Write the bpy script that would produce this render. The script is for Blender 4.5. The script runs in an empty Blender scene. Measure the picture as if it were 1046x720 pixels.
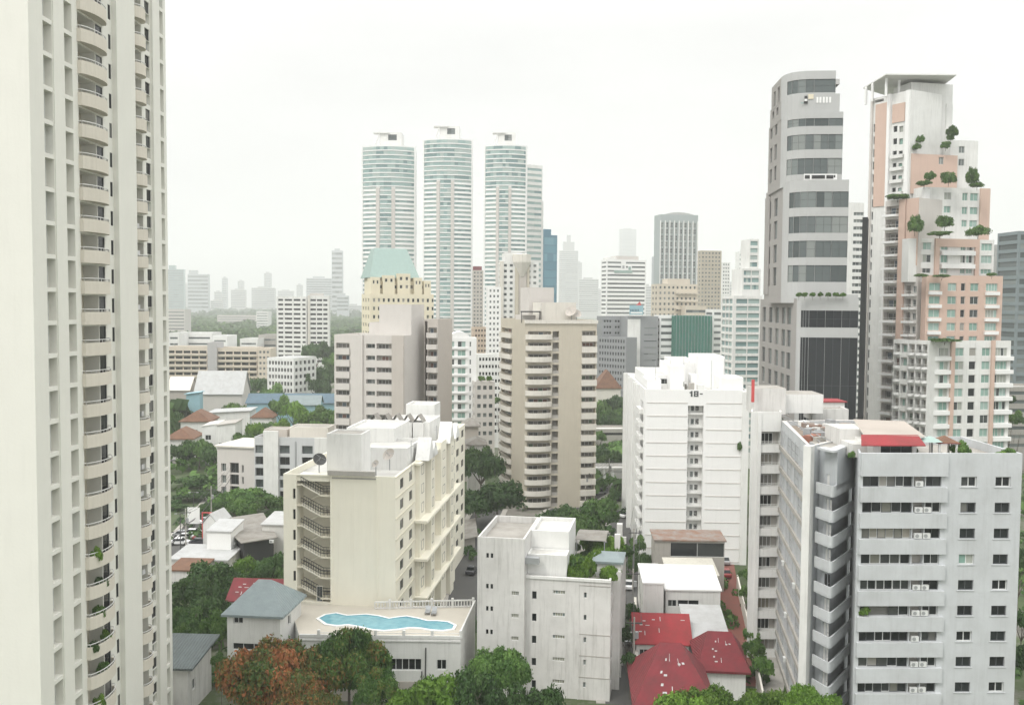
import bpy, math, random
import numpy as np
from mathutils import Vector, Matrix
rnd = random.Random(11)
sc = bpy.context.scene
col = sc.collection
R = math.radians
# ---------------------------------------------------------------- camera
F, CX, CY, H = 970.0, 523.0, 360.0, 52.0
PITCH, ROLL = math.atan(50 / F), R(0.4)
cam = bpy.data.cameras.new('camera')
cam.sensor_width = 36; cam.lens = 36 * F / 1046
cam.clip_start = 0.5; cam.clip_end = 30000
camo = bpy.data.objects.new('camera', cam); col.objects.link(camo)
HAZE = 0.00026
CM = (Matrix.Rotation(R(90) - PITCH, 3, 'X') @ Matrix.Rotation(ROLL, 3, 'Z'))
camo.matrix_world = Matrix.Translation((0, 0, H)) @ CM.to_4x4()
sc.camera = camo
# ---------------------------------------------------------------- sky, sun, exposure
SUN_EL, SUN_AZ = R(50), R(222)        # azimuth clockwise from +Y (north): behind the camera, to its left
w = bpy.data.worlds.new('World'); sc.world = w; w.use_nodes = True
nt = w.node_tree; nt.nodes.clear()
N = nt.nodes.new; LK = nt.links.new
out = N('ShaderNodeOutputWorld'); bg = N('ShaderNodeBackground'); bg.inputs[1].default_value = 0.1
sky = N('ShaderNodeTexSky'); sky.sky_type = 'NISHITA'; sky.sun_disc = False
sky.sun_elevation = SUN_EL; sky.sun_rotation = SUN_AZ; sky.dust_density = 4
hs = N('ShaderNodeHueSaturation'); hs.inputs['Saturation'].default_value = 0.12
tc = N('ShaderNodeTexCoord'); sep = N('ShaderNodeSeparateXYZ')
mr = N('ShaderNodeMapRange'); mr.inputs[1].default_value = 0.27; mr.inputs[2].default_value = 1.0
mr.inputs[3].default_value = 10.1; mr.inputs[4].default_value = 31.0
ns = N('ShaderNodeTexNoise'); ns.inputs['Scale'].default_value = 2.2; ns.inputs['Detail'].default_value = 5; ns.inputs['Roughness'].default_value = 0.5
mp = N('ShaderNodeMapping'); mp.inputs['Scale'].default_value = (1, 1, 3.0)
nr = N('ShaderNodeMapRange'); nr.inputs[1].default_value = 0.42; nr.inputs[2].default_value = 0.68
nr.inputs[3].default_value = 1.02; nr.inputs[4].default_value = 0.90
ml = N('ShaderNodeMath'); ml.operation = 'MULTIPLY'
vc = N('ShaderNodeVectorMath'); vc.operation = 'SCALE'; vc.inputs[0].default_value = (1.0, 1.0, 0.985)
mx = N('ShaderNodeMix'); mx.data_type = 'RGBA'; mx.inputs[0].default_value = 0.94
LK(tc.outputs['Generated'], sep.inputs[0]); LK(sep.outputs[2], mr.inputs[0])
LK(tc.outputs['Generated'], mp.inputs[0]); LK(mp.outputs[0], ns.inputs['Vector']); LK(ns.outputs[0], nr.inputs[0])
LK(mr.outputs[0], ml.inputs[0]); LK(nr.outputs[0], ml.inputs[1]); LK(ml.outputs[0], vc.inputs['Scale'])
LK(sky.outputs[0], hs.inputs['Color']); LK(hs.outputs[0], mx.inputs[6]); LK(vc.outputs[0], mx.inputs[7])
LK(mx.outputs[2], bg.inputs[0]); LK(bg.outputs[0], out.inputs[0])
sl = bpy.data.lights.new('sun', 'SUN'); sl.energy = 1.5; sl.angle = R(14); sl.color = (1.0, 0.965, 0.90)
so = bpy.data.objects.new('sun', sl); col.objects.link(so)
sd = Vector((math.sin(SUN_AZ) * math.cos(SUN_EL), math.cos(SUN_AZ) * math.cos(SUN_EL), math.sin(SUN_EL)))
so.rotation_euler = sd.to_track_quat('Z', 'Y').to_euler(); so.location = (0, 0, 400)
sc.view_settings.view_transform = 'Standard'; sc.view_settings.look = 'None'
sc.view_settings.exposure = 0.0; sc.view_settings.gamma = 1.0
sc.view_settings.use_curve_mapping = False
sc.cycles.max_bounces = 6; sc.cycles.diffuse_bounces = 3; sc.cycles.glossy_bounces = 2
sc.cycles.transmission_bounces = 2; sc.cycles.transparent_max_bounces = 8; sc.cycles.volume_bounces = 1
sc.cycles.use_denoising = True

# ---------------------------------------------------------------- where a pixel of the photograph lies in the place
def ray(px, py): return CM @ Vector(((px - CX) / F, -(py - CY) / F, -1.0))
def at(px, py, D):
    r = ray(px, py); t = D / r.y; return Vector((r.x * t, D, H + r.z * t))
def atz(px, py, z):
    r = ray(px, py); t = (z - H) / r.z; return Vector((r.x * t, r.y * t, z))
def zt(px, py, D): return at(px, py, D).z
def hit(px, py, p, d):
    r = ray(px, py); return -(r.x * p[1] - r.y * p[0]) / (r.x * d[1] - r.y * d[0])
CMT = CM.transposed()
def proj(p):
    v = CMT @ (Vector(p) - Vector((0, 0, H)))
    return None if v.z > -0.5 else (CX + F * v.x / -v.z, CY - F * v.y / -v.z)

# ---------------------------------------------------------------- materials
def mat(name):
    m = bpy.data.materials.new(name); m.use_nodes = True
    nt = m.node_tree; b = nt.nodes['Principled BSDF']
    return m, nt, b
def wallm(name, c, rough=0.85, stain=0.16, streak=0.18, sc_=0.25, dirt=(0.16, 0.15, 0.12), bump=0.02):
    """painted / rendered wall: patchy tone, vertical rain streaks, fine grain"""
    m, nt, b = mat(name); N = nt.nodes.new; LK = nt.links.new
    g = N('ShaderNodeNewGeometry')
    n1 = N('ShaderNodeTexNoise'); n1.inputs['Scale'].default_value = sc_; n1.inputs['Detail'].default_value = 6; n1.inputs['Roughness'].default_value = .65
    mp = N('ShaderNodeMapping'); mp.inputs['Scale'].default_value = (1.3, 1.3, 0.09)
    n2 = N('ShaderNodeTexNoise'); n2.inputs['Scale'].default_value = 1.6; n2.inputs['Detail'].default_value = 5; n2.inputs['Roughness'].default_value = .7
    r1 = N('ShaderNodeMapRange'); r1.inputs[1].default_value = .35; r1.inputs[2].default_value = .75; r1.inputs[4].default_value = stain
    r2 = N('ShaderNodeMapRange'); r2.inputs[1].default_value = .5; r2.inputs[2].default_value = .8; r2.inputs[4].default_value = streak
    ad = N('ShaderNodeMath'); ad.operation = 'ADD'; ad.use_clamp = True
    mx = N('ShaderNodeMix'); mx.data_type = 'RGBA'
    mx.inputs[6].default_value = (*c, 1); mx.inputs[7].default_value = (*[dirt[i] * .5 + c[i] * .25 for i in range(3)], 1)
    LK(g.outputs['Position'], n1.inputs['Vector']); LK(g.outputs['Position'], mp.inputs[0]); LK(mp.outputs[0], n2.inputs['Vector'])
    LK(n1.outputs[0], r1.inputs[0]); LK(n2.outputs[0], r2.inputs[0]); LK(r1.outputs[0], ad.inputs[0]); LK(r2.outputs[0], ad.inputs[1])
    LK(ad.outputs[0], mx.inputs[0]); LK(mx.outputs[2], b.inputs['Base Color'])
    b.inputs['Roughness'].default_value = rough; b.inputs['Specular IOR Level'].default_value = .25
    if bump:
        n3 = N('ShaderNodeTexNoise'); n3.inputs['Scale'].default_value = 4; n3.inputs['Detail'].default_value = 4
        bp = N('ShaderNodeBump'); bp.inputs['Distance'].default_value = bump; bp.inputs['Strength'].default_value = .5
        LK(g.outputs['Position'], n3.inputs['Vector']); LK(n3.outputs[0], bp.inputs['Height']); LK(bp.outputs[0], b.inputs['Normal'])
    return m
def plain(name, c, rough=0.6, metal=0.0, var=0.12, scale=1.5):
    m, nt, b = mat(name); N = nt.nodes.new; LK = nt.links.new
    g = N('ShaderNodeNewGeometry'); n1 = N('ShaderNodeTexNoise'); n1.inputs['Scale'].default_value = scale; n1.inputs['Detail'].default_value = 5
    mx = N('ShaderNodeMix'); mx.data_type = 'RGBA'
    mx.inputs[6].default_value = (*[x * (1 - var) for x in c], 1); mx.inputs[7].default_value = (*[min(1, x * (1 + var)) for x in c], 1)
    LK(g.outputs['Position'], n1.inputs['Vector']); LK(n1.outputs[0], mx.inputs[0]); LK(mx.outputs[2], b.inputs['Base Color'])
    b.inputs['Roughness'].default_value = rough; b.inputs['Metallic'].default_value = metal
    return m
def glassm(name, stops, rough=0.12, spec=0.28):
    """window seen from outside: dark room, tinted pane, curtain or painted-in reflection, different from window to window"""
    m, nt, b = mat(name); N = nt.nodes.new; LK = nt.links.new
    oi = N('ShaderNodeObjectInfo'); at_ = N('ShaderNodeAttribute'); at_.attribute_name = 'rnd'
    ad = N('ShaderNodeMath'); ad.operation = 'ADD'; fr = N('ShaderNodeMath'); fr.operation = 'FRACT'
    cr = N('ShaderNodeValToRGB'); cr.color_ramp.interpolation = 'CONSTANT'
    els = cr.color_ramp.elements
    while len(els) > 1: els.remove(els[-1])
    els[0].position = 0; els[0].color = (*stops[0][1], 1)
    for p, c in stops[1:]:
        e = els.new(p); e.color = (*c, 1)
    LK(oi.outputs['Random'], ad.inputs[0]); LK(at_.outputs['Fac'], ad.inputs[1]); LK(ad.outputs[0], fr.inputs[0]); LK(fr.outputs[0], cr.inputs[0])
    LK(cr.outputs[0], b.inputs['Base Color'])
    b.inputs['Roughness'].default_value = rough; b.inputs['Specular IOR Level'].default_value = spec
    return m
def tilem(name, c, c2, sc_=(2.2, 2.2), rough=.7):
    """roof of corrugated sheet or tiles: fine ridges plus weathered patches, ridges follow the slope"""
    m, nt, b = mat(name); N = nt.nodes.new; LK = nt.links.new
    g = N('ShaderNodeNewGeometry'); n1 = N('ShaderNodeTexNoise'); n1.inputs['Scale'].default_value = .5; n1.inputs['Detail'].default_value = 7; n1.inputs['Roughness'].default_value = .7
    wv = N('ShaderNodeTexWave'); wv.inputs['Scale'].default_value = sc_[0]; wv.inputs['Distortion'].default_value = .4; wv.bands_direction = 'X'
    mx = N('ShaderNodeMix'); mx.data_type = 'RGBA'; mx.inputs[6].default_value = (*c, 1); mx.inputs[7].default_value = (*c2, 1)
    r1 = N('ShaderNodeMapRange'); r1.inputs[1].default_value = .38; r1.inputs[2].default_value = .7
    m2 = N('ShaderNodeMix'); m2.data_type = 'RGBA'; m2.blend_type = 'MULTIPLY'; m2.inputs[0].default_value = .25
    bp = N('ShaderNodeBump'); bp.inputs['Distance'].default_value = .05
    LK(g.outputs['Position'], n1.inputs['Vector']); LK(g.outputs['Position'], wv.inputs['Vector']); LK(n1.outputs[0], r1.inputs[0]); LK(r1.outputs[0], mx.inputs[0])
    LK(mx.outputs[2], m2.inputs[6]); LK(wv.outputs[0], m2.inputs[7]); LK(m2.outputs[2], b.inputs['Base Color'])
    LK(wv.outputs[0], bp.inputs['Height']); LK(bp.outputs[0], b.inputs['Normal'])
    b.inputs['Roughness'].default_value = rough
    return m
M = {}
M['cream'] = wallm('cream_paint', (.72, .715, .655), stain=.06, streak=.07)
M['ivory'] = wallm('ivory_paint', (.84, .805, .69), stain=.08, streak=.10)
M['cream2'] = wallm('cream_render', (.70, .66, .54), stain=.12, streak=.2)
M['beigepar'] = wallm('beige_parapet', (.63, .59, .51), stain=.08, streak=.15)
M['white'] = wallm('white_paint', (.76, .76, .74), stain=.2, streak=.28)
M['whiteclean'] = wallm('white_clean', (.82, .82, .81), stain=.04, streak=.08)
M['whiteold'] = wallm('white_weathered', (.68, .67, .65), stain=.3, streak=.5)
M['greypaint'] = wallm('pale_grey_paint', (.545, .565, .58), stain=.3, streak=.2)
M['greyblue'] = wallm('blue_grey_paint', (.50, .525, .545), stain=.2, streak=.25)
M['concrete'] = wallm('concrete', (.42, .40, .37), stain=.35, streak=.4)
M['taupe'] = wallm('taupe_render', (.50, .46, .42), stain=.1, streak=.12)
M['taupelight'] = wallm('light_taupe', (.60, .57, .54), stain=.1, streak=.12)
M['tan'] = wallm('tan_render', (.53, .485, .40), stain=.12, streak=.15)
M['tanlight'] = wallm('pale_parapet', (.68, .65, .59), stain=.14, streak=.25)
M['pink'] = wallm('salmon_render', (.61, .45, .375), stain=.08, streak=.12)
M['granite'] = wallm('grey_granite', (.47, .465, .455), stain=.1, streak=.1)
M['granited'] = wallm('grey_granite_pale', (.455, .46, .455), stain=.1, streak=.1)
M['yellow'] = wallm('pale_yellow', (.72, .66, .51), stain=.06, streak=.1)
M['palegreen'] = plain('copper_green', (.29, .39, .36), .6)
M['darkbrown'] = wallm('dark_cladding', (.035, .038, .042), stain=.2, streak=.1)
M['roof'] = wallm('flat_roof', (.38, .36, .33), stain=.7, streak=0, sc_=.35)
M['roofw'] = wallm('pale_flat_roof', (.62, .61, .58), stain=.5, streak=0, sc_=.3)
M['frame'] = plain('white_frame', (.62, .63, .62), .5)
M['framed'] = plain('dark_frame', (.06, .065, .07), .4)
M['rail'] = plain('white_rail', (.66, .66, .64), .5)
M['metal'] = plain('grey_metal', (.35, .36, .37), .45, .3)
M['steel'] = plain('dark_rail', (.07, .07, .07), .5, .2)
M['ac'] = plain('white_plastic', (.65, .66, .65), .5)
M['glass'] = glassm('window_glass', [(0, (.018, .022, .024)), (.4, (.03, .035, .036)), (.62, (.07, .075, .07)), (.78, (.20, .20, .17)), (.9, (.32, .31, .28))])
M['glassd'] = glassm('dark_window_glass', [(0, (.012, .014, .016)), (.5, (.022, .026, .028)), (.82, (.05, .055, .055)), (.93, (.16, .16, .15))])
M['glassg'] = glassm('green_window_glass', [(0, (.22, .35, .30)), (.35, (.28, .42, .37)), (.6, (.34, .46, .42)), (.74, (.06, .07, .07)), (.88, (.36, .38, .34))], .15)
M['glasst'] = glassm('teal_tower_glass', [(0, (.28, .39, .38)), (.3, (.36, .46, .44)), (.6, (.19, .28, .28)), (.8, (.40, .47, .45))], .15)
M['glassb'] = glassm('blue_tower_glass', [(0, (.09, .23, .30)), (.5, (.07, .19, .26)), (.8, (.12, .27, .34))], .12)
M['glassgrey'] = glassm('grey_office_glass', [(0, (.11, .13, .13)), (.3, (.19, .215, .21)), (.55, (.075, .09, .09)), (.75, (.24, .26, .25)), (.9, (.13, .15, .15))], .14)  # pane tones vary to paint in lighter and darker reflections
M['glassblk'] = glassm('dark_office_glass', [(0, (.010, .013, .016)), (.6, (.018, .022, .025))], .12)
M['glassp'] = glassm('pale_panel', [(0, (.30, .30, .24)), (.5, (.34, .34, .28)), (.8, (.26, .27, .23)), (.93, (.16, .2, .2))], .35, .3)
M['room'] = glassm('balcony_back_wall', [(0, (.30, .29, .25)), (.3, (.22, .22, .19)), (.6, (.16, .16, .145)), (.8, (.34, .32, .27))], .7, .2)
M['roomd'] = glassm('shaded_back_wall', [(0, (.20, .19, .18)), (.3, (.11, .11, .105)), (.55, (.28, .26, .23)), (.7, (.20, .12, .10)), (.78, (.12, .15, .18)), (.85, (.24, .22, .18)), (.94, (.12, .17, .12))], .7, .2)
M['redroof'] = tilem('red_painted_roof', (.42, .04, .05), (.28, .045, .045))
M['redroof2'] = tilem('dark_red_roof', (.235, .026, .036), (.16, .03, .034))
M['tealroof'] = tilem('pale_teal_roof', (.31, .37, .38), (.24, .29, .30))
M['greyroof'] = tilem('slate_grey_roof', (.10, .125, .125), (.075, .09, .09), (.8, .8))
M['tinroof'] = tilem('old_tin_roof', (.36, .34, .31), (.22, .20, .17))
M['whiteroof'] = tilem('white_sheet_roof', (.62, .63, .63), (.50, .50, .49))
M['blueroof'] = tilem('blue_roof', (.12, .20, .26), (.10, .15, .19))
M['brownroof'] = tilem('brown_tile_roof', (.26, .13, .075), (.17, .085, .05), (3, 3))
M['rustroof'] = tilem('rusty_sheet', (.34, .30, .27), (.28, .11, .05))
M['turq'] = plain('turquoise_wall', (.27, .44, .50), .7)
M['blackwall'] = wallm('black_wall', (.035, .037, .04), stain=.2, streak=.1)
M['asphalt'] = wallm('asphalt', (.085, .085, .085), stain=.4, streak=0, sc_=.4)
M['redpave'] = wallm('red_paving', (.20, .075, .06), stain=.35, streak=0, sc_=.5)
M['deck'] = wallm('pool_deck_paving', (.56, .52, .45), stain=.15, streak=0, sc_=.5)
M['greennet'] = wallm('green_scaffold_net', (.03, .17, .13), stain=.4, streak=.4)
M['soil'] = wallm('soil', (.10, .085, .06), stain=.3, streak=0)
M['redsign'] = plain('red_sign', (.55, .08, .08), .5)
M['black'] = plain('black_paint', (.02, .02, .02), .5)
M['bark'] = plain('bark', (.12, .10, .08), .9, var=.4)
M['brick'] = plain('brick_wall', (.30, .13, .09), .85)
m, nt_, b_ = mat('pool_water'); M['water'] = m
g_ = nt_.nodes.new('ShaderNodeNewGeometry'); n_ = nt_.nodes.new('ShaderNodeTexNoise'); n_.inputs['Scale'].default_value = 1.2; n_.inputs['Detail'].default_value = 4
c_ = nt_.nodes.new('ShaderNodeValToRGB'); c_.color_ramp.elements[0].position = .3; c_.color_ramp.elements[1].position = .7
c_.color_ramp.elements[0].color = (.14, .36, .44, 1); c_.color_ramp.elements[1].color = (.22, .46, .53, 1)
bp_ = nt_.nodes.new('ShaderNodeBump'); bp_.inputs['Distance'].default_value = .05
for a, c in ((g_.outputs['Position'], n_.inputs['Vector']), (n_.outputs[0], c_.inputs[0]), (c_.outputs[0], b_.inputs['Base Color']), (n_.outputs[0], bp_.inputs['Height']), (bp_.outputs[0], b_.inputs['Normal'])): nt_.links.new(a, c)
b_.inputs['Roughness'].default_value = .08

# ---------------------------------------------------------------- mesh builder
class MB:
    def __init__(s): s.v = []; s.f = []; s.m = []; s.mats = []; s.r = []
    def mi(s, m):
        if m not in s.mats: s.mats.append(m)
        return s.mats.index(m)
    def quad(s, a, b, c, d, m, r=0.0):
        k = len(s.v); s.v += [tuple(a), tuple(b), tuple(c), tuple(d)]; s.f.append((k, k + 1, k + 2, k + 3)); s.m.append(s.mi(m)); s.r.append(r)
    def poly(s, pts, m, r=0.0):
        k = len(s.v); s.v += [tuple(p) for p in pts]; s.f.append(tuple(range(k, k + len(pts)))); s.m.append(s.mi(m)); s.r.append(r)
    def box(s, x0, x1, y0, y1, z0, z1, m, T=None):
        P = [(x0, y0, z0), (x1, y0, z0), (x1, y1, z0), (x0, y1, z0), (x0, y0, z1), (x1, y0, z1), (x1, y1, z1), (x0, y1, z1)]
        if T: P = [T(*p) for p in P]
        k = len(s.v); s.v += [tuple(p) for p in P]; i = s.mi(m)
        for q in ((0, 3, 2, 1), (4, 5, 6, 7), (0, 1, 5, 4), (1, 2, 6, 5), (2, 3, 7, 6), (3, 0, 4, 7)):
            s.f.append(tuple(k + j for j in q)); s.m.append(i); s.r.append(0.0)
    def prism(s, poly, z0, z1, m, mt=None, bottom=True):
        n = len(poly)
        for i in range(n):
            a, b = poly[i], poly[(i + 1) % n]
            s.quad((a[0], a[1], z0), (b[0], b[1], z0), (b[0], b[1], z1), (a[0], a[1], z1), m)
        s.poly([(p[0], p[1], z1) for p in poly], mt or m)
        if bottom: s.poly([(p[0], p[1], z0) for p in reversed(poly)], m)
    def tube(s, p, q, r0, m, r1=None, n=6, caps=True):
        p, q = Vector(p), Vector(q); r1 = r0 if r1 is None else r1
        d = (q - p).normalized(); u = d.orthogonal().normalized(); w_ = d.cross(u)
        A = [p + (u * math.cos(6.2832 * i / n) + w_ * math.sin(6.2832 * i / n)) * r0 for i in range(n)]
        B = [q + (u * math.cos(6.2832 * i / n) + w_ * math.sin(6.2832 * i / n)) * r1 for i in range(n)]
        for i in range(n): s.quad(A[i], A[(i + 1) % n], B[(i + 1) % n], B[i], m)
        if caps: s.poly(B, m); s.poly(A[::-1], m)
    def mesh(s, name, off=(0, 0, 0)):
        me = bpy.data.meshes.new(name)
        o = off
        me.from_pydata([(v[0] - o[0], v[1] - o[1], v[2] - o[2]) for v in s.v], [], s.f)
        for m in s.mats: me.materials.append(m)
        me.polygons.foreach_set('material_index', s.m)
        if any(s.r):
            at_ = me.attributes.new('rnd', 'FLOAT', 'FACE'); at_.data.foreach_set('value', s.r)
        return me
    def build(s, name, parent=None, off=None):
        if off is None:
            off = Vector((0, 0, 0)); q = parent
            while q: off = off + q.location; q = q.parent
        o = bpy.data.objects.new(name, s.mesh(name, off)); col.objects.link(o)
        if parent: o.parent = parent
        return o
def tag(o, label=None, cat=None, group=None, kind=None):
    if label: o['label'] = label
    if cat: o['category'] = cat
    if group: o['group'] = group
    if kind: o['kind'] = kind
    return o
def empty(name, loc, label, cat, group=None):
    o = bpy.data.objects.new(name, None); col.objects.link(o); o.location = loc; o.empty_display_size = .5
    return tag(o, label, cat, group)
def single(name, mb, loc, label, cat, group=None):
    o = mb.build(name, None, loc); o.location = loc
    return tag(o, label, cat, group)

# ---------------------------------------------------------------- buildings
def corner(px, py, D): p = at(px, py, D); return (p.x, p.y)
def box_poly(C, phi, left, right, py=400):
    """C: near corner; left face recedes by phi (deg) from the picture plane; left / right: pixel column or ('m', metres)"""
    a = R(phi); dA = (-math.cos(a), math.sin(a)); dB = (math.sin(a), math.cos(a))
    la = left[1] if isinstance(left, tuple) else hit(left, py, C, dA)
    lb = right[1] if isinstance(right, tuple) else hit(right, py, C, dB)
    return [(C[0] + dA[0] * la, C[1] + dA[1] * la), C, (C[0] + dB[0] * lb, C[1] + dB[1] * lb), (C[0] + dA[0] * la + dB[0] * lb, C[1] + dA[1] * la + dB[1] * lb)]
def inset(poly, t):
    n = len(poly); res = []
    for i in range(n):
        a, b, c = Vector(poly[i - 1]), Vector(poly[i]), Vector(poly[(i + 1) % n])
        d1 = (b - a).normalized(); d2 = (c - b).normalized()
        n1 = Vector((-d1.y, d1.x)); n2 = Vector((-d2.y, d2.x)); k = 1 + n1.dot(n2)
        res.append(tuple(b + (n1 + n2) * (t / max(k, .3))))
    return res
WC = {}
PAIR = {}
def win_mesh(w, h, nv=1, nh=0, fm='frame', gm='glass', t=.06, frames=True):
    key = ('w', round(w, 2), round(h, 2), nv, nh, fm, gm, t, frames)
    if key in WC: return WC[key]
    mb = MB(); g = M[gm]; f = M[fm]; rr = random.Random(str(key))
    for i in range(nv + 1):
        a, b = w * i / (nv + 1), w * (i + 1) / (nv + 1)
        mb.quad((a, .05, 0), (b, .05, 0), (b, .05, h), (a, .05, h), g, rr.random() * .25 + .001)
    if frames:
        for a, b in ((0, t), (w - t, w)): mb.box(a, b, -.0, .06, 0, h, f)
        for a, b in ((0, t), (h - t, h)): mb.box(t, w - t, -.0, .06, a, b, f)
        for i in range(1, nv + 1): mb.box(w * i / (nv + 1) - t / 2, w * i / (nv + 1) + t / 2, .005, .06, t, h - t, f)
        for i in range(1, nh + 1): mb.box(t, w - t, .01, .06, h * i / (nh + 1) - t / 2, h * i / (nh + 1) + t / 2, f)
    WC[key] = mb.mesh('window')
    if frames:
        k = nv + 1; A, B = MB(), MB()
        A.v, A.f, A.m, A.r, A.mats = mb.v[:4 * k], mb.f[:k], [0] * k, mb.r[:k], [g]
        B.v, B.f, B.mats = mb.v[4 * k:], [tuple(i - 4 * k for i in q) for q in mb.f[k:]], [f]; B.m = [0] * len(B.f); B.r = [0.0] * len(B.f)
        PAIR[WC[key].name] = (B, A)
    return WC[key]
def bal_mesh(w, e, hp, kind='box', m='white', slab=.25, rail=0, rm='rail', thick=.14, bulge=0):
    """balcony: floor slab, parapet or railing; outward is -y, z=0 is the floor top"""
    key = ('b', round(w, 2), e, hp, kind, m, slab, rail, rm, thick, bulge)
    if key in WC: return WC[key]
    mb = MB(); mm = M[m]
    n = 10 if kind == 'curve' else 1
    def edge(off):
        if kind == 'curve':
            pts = []
            for i in range(n + 1):
                u = i / n; k = 1 - abs(2 * u - 1) ** 2.4
                pts.append((off + (w - 2 * off) * u, -(e * .35 + (e * .65) * k) + off))
            return [(off, .0)] + pts + [(w - off, .0)]
        return [(off, 0), (off, -e + off), (w - off, -e + off), (w - off, 0)]
    P, Q = edge(0), edge(thick)
    mb.prism(P, -slab, 0, mm)
    if kind != 'rail':
        for i in range(len(P) - 1):
            a, b, c, d = P[i], P[i + 1], Q[i + 1], Q[i]
            mb.quad((*a, 0), (*b, 0), (*b, hp), (*a, hp), mm); mb.quad((*d, 0), (*d, hp), (*c, hp), (*c, 0), mm)
            mb.quad((*a, hp), (*b, hp), (*c, hp), (*d, hp), mm)
    if rail:
        z0 = hp if kind != 'rail' else 0
        for i in range(len(P) - 1):
            a = Vector((*P[i], 0)) * .5 + Vector((*Q[i], 0)) * .5; b = Vector((*P[i + 1], 0)) * .5 + Vector((*Q[i + 1], 0)) * .5
            up = Vector((0, 0, 1))
            mb.tube(a + up * (z0 + rail), b + up * (z0 + rail), .05, M[rm], n=4, caps=False)
            L = (b - a).length; k = max(1, int(L / (.9 if kind != 'rail' else .35)))
            for j in range(k + 1):
                p = a.lerp(b, j / k); mb.tube(p + up * z0, p + up * (z0 + rail), .025, M[rm], n=4, caps=False)
    WC[key] = mb.mesh('balcony'); return WC[key]

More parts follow.
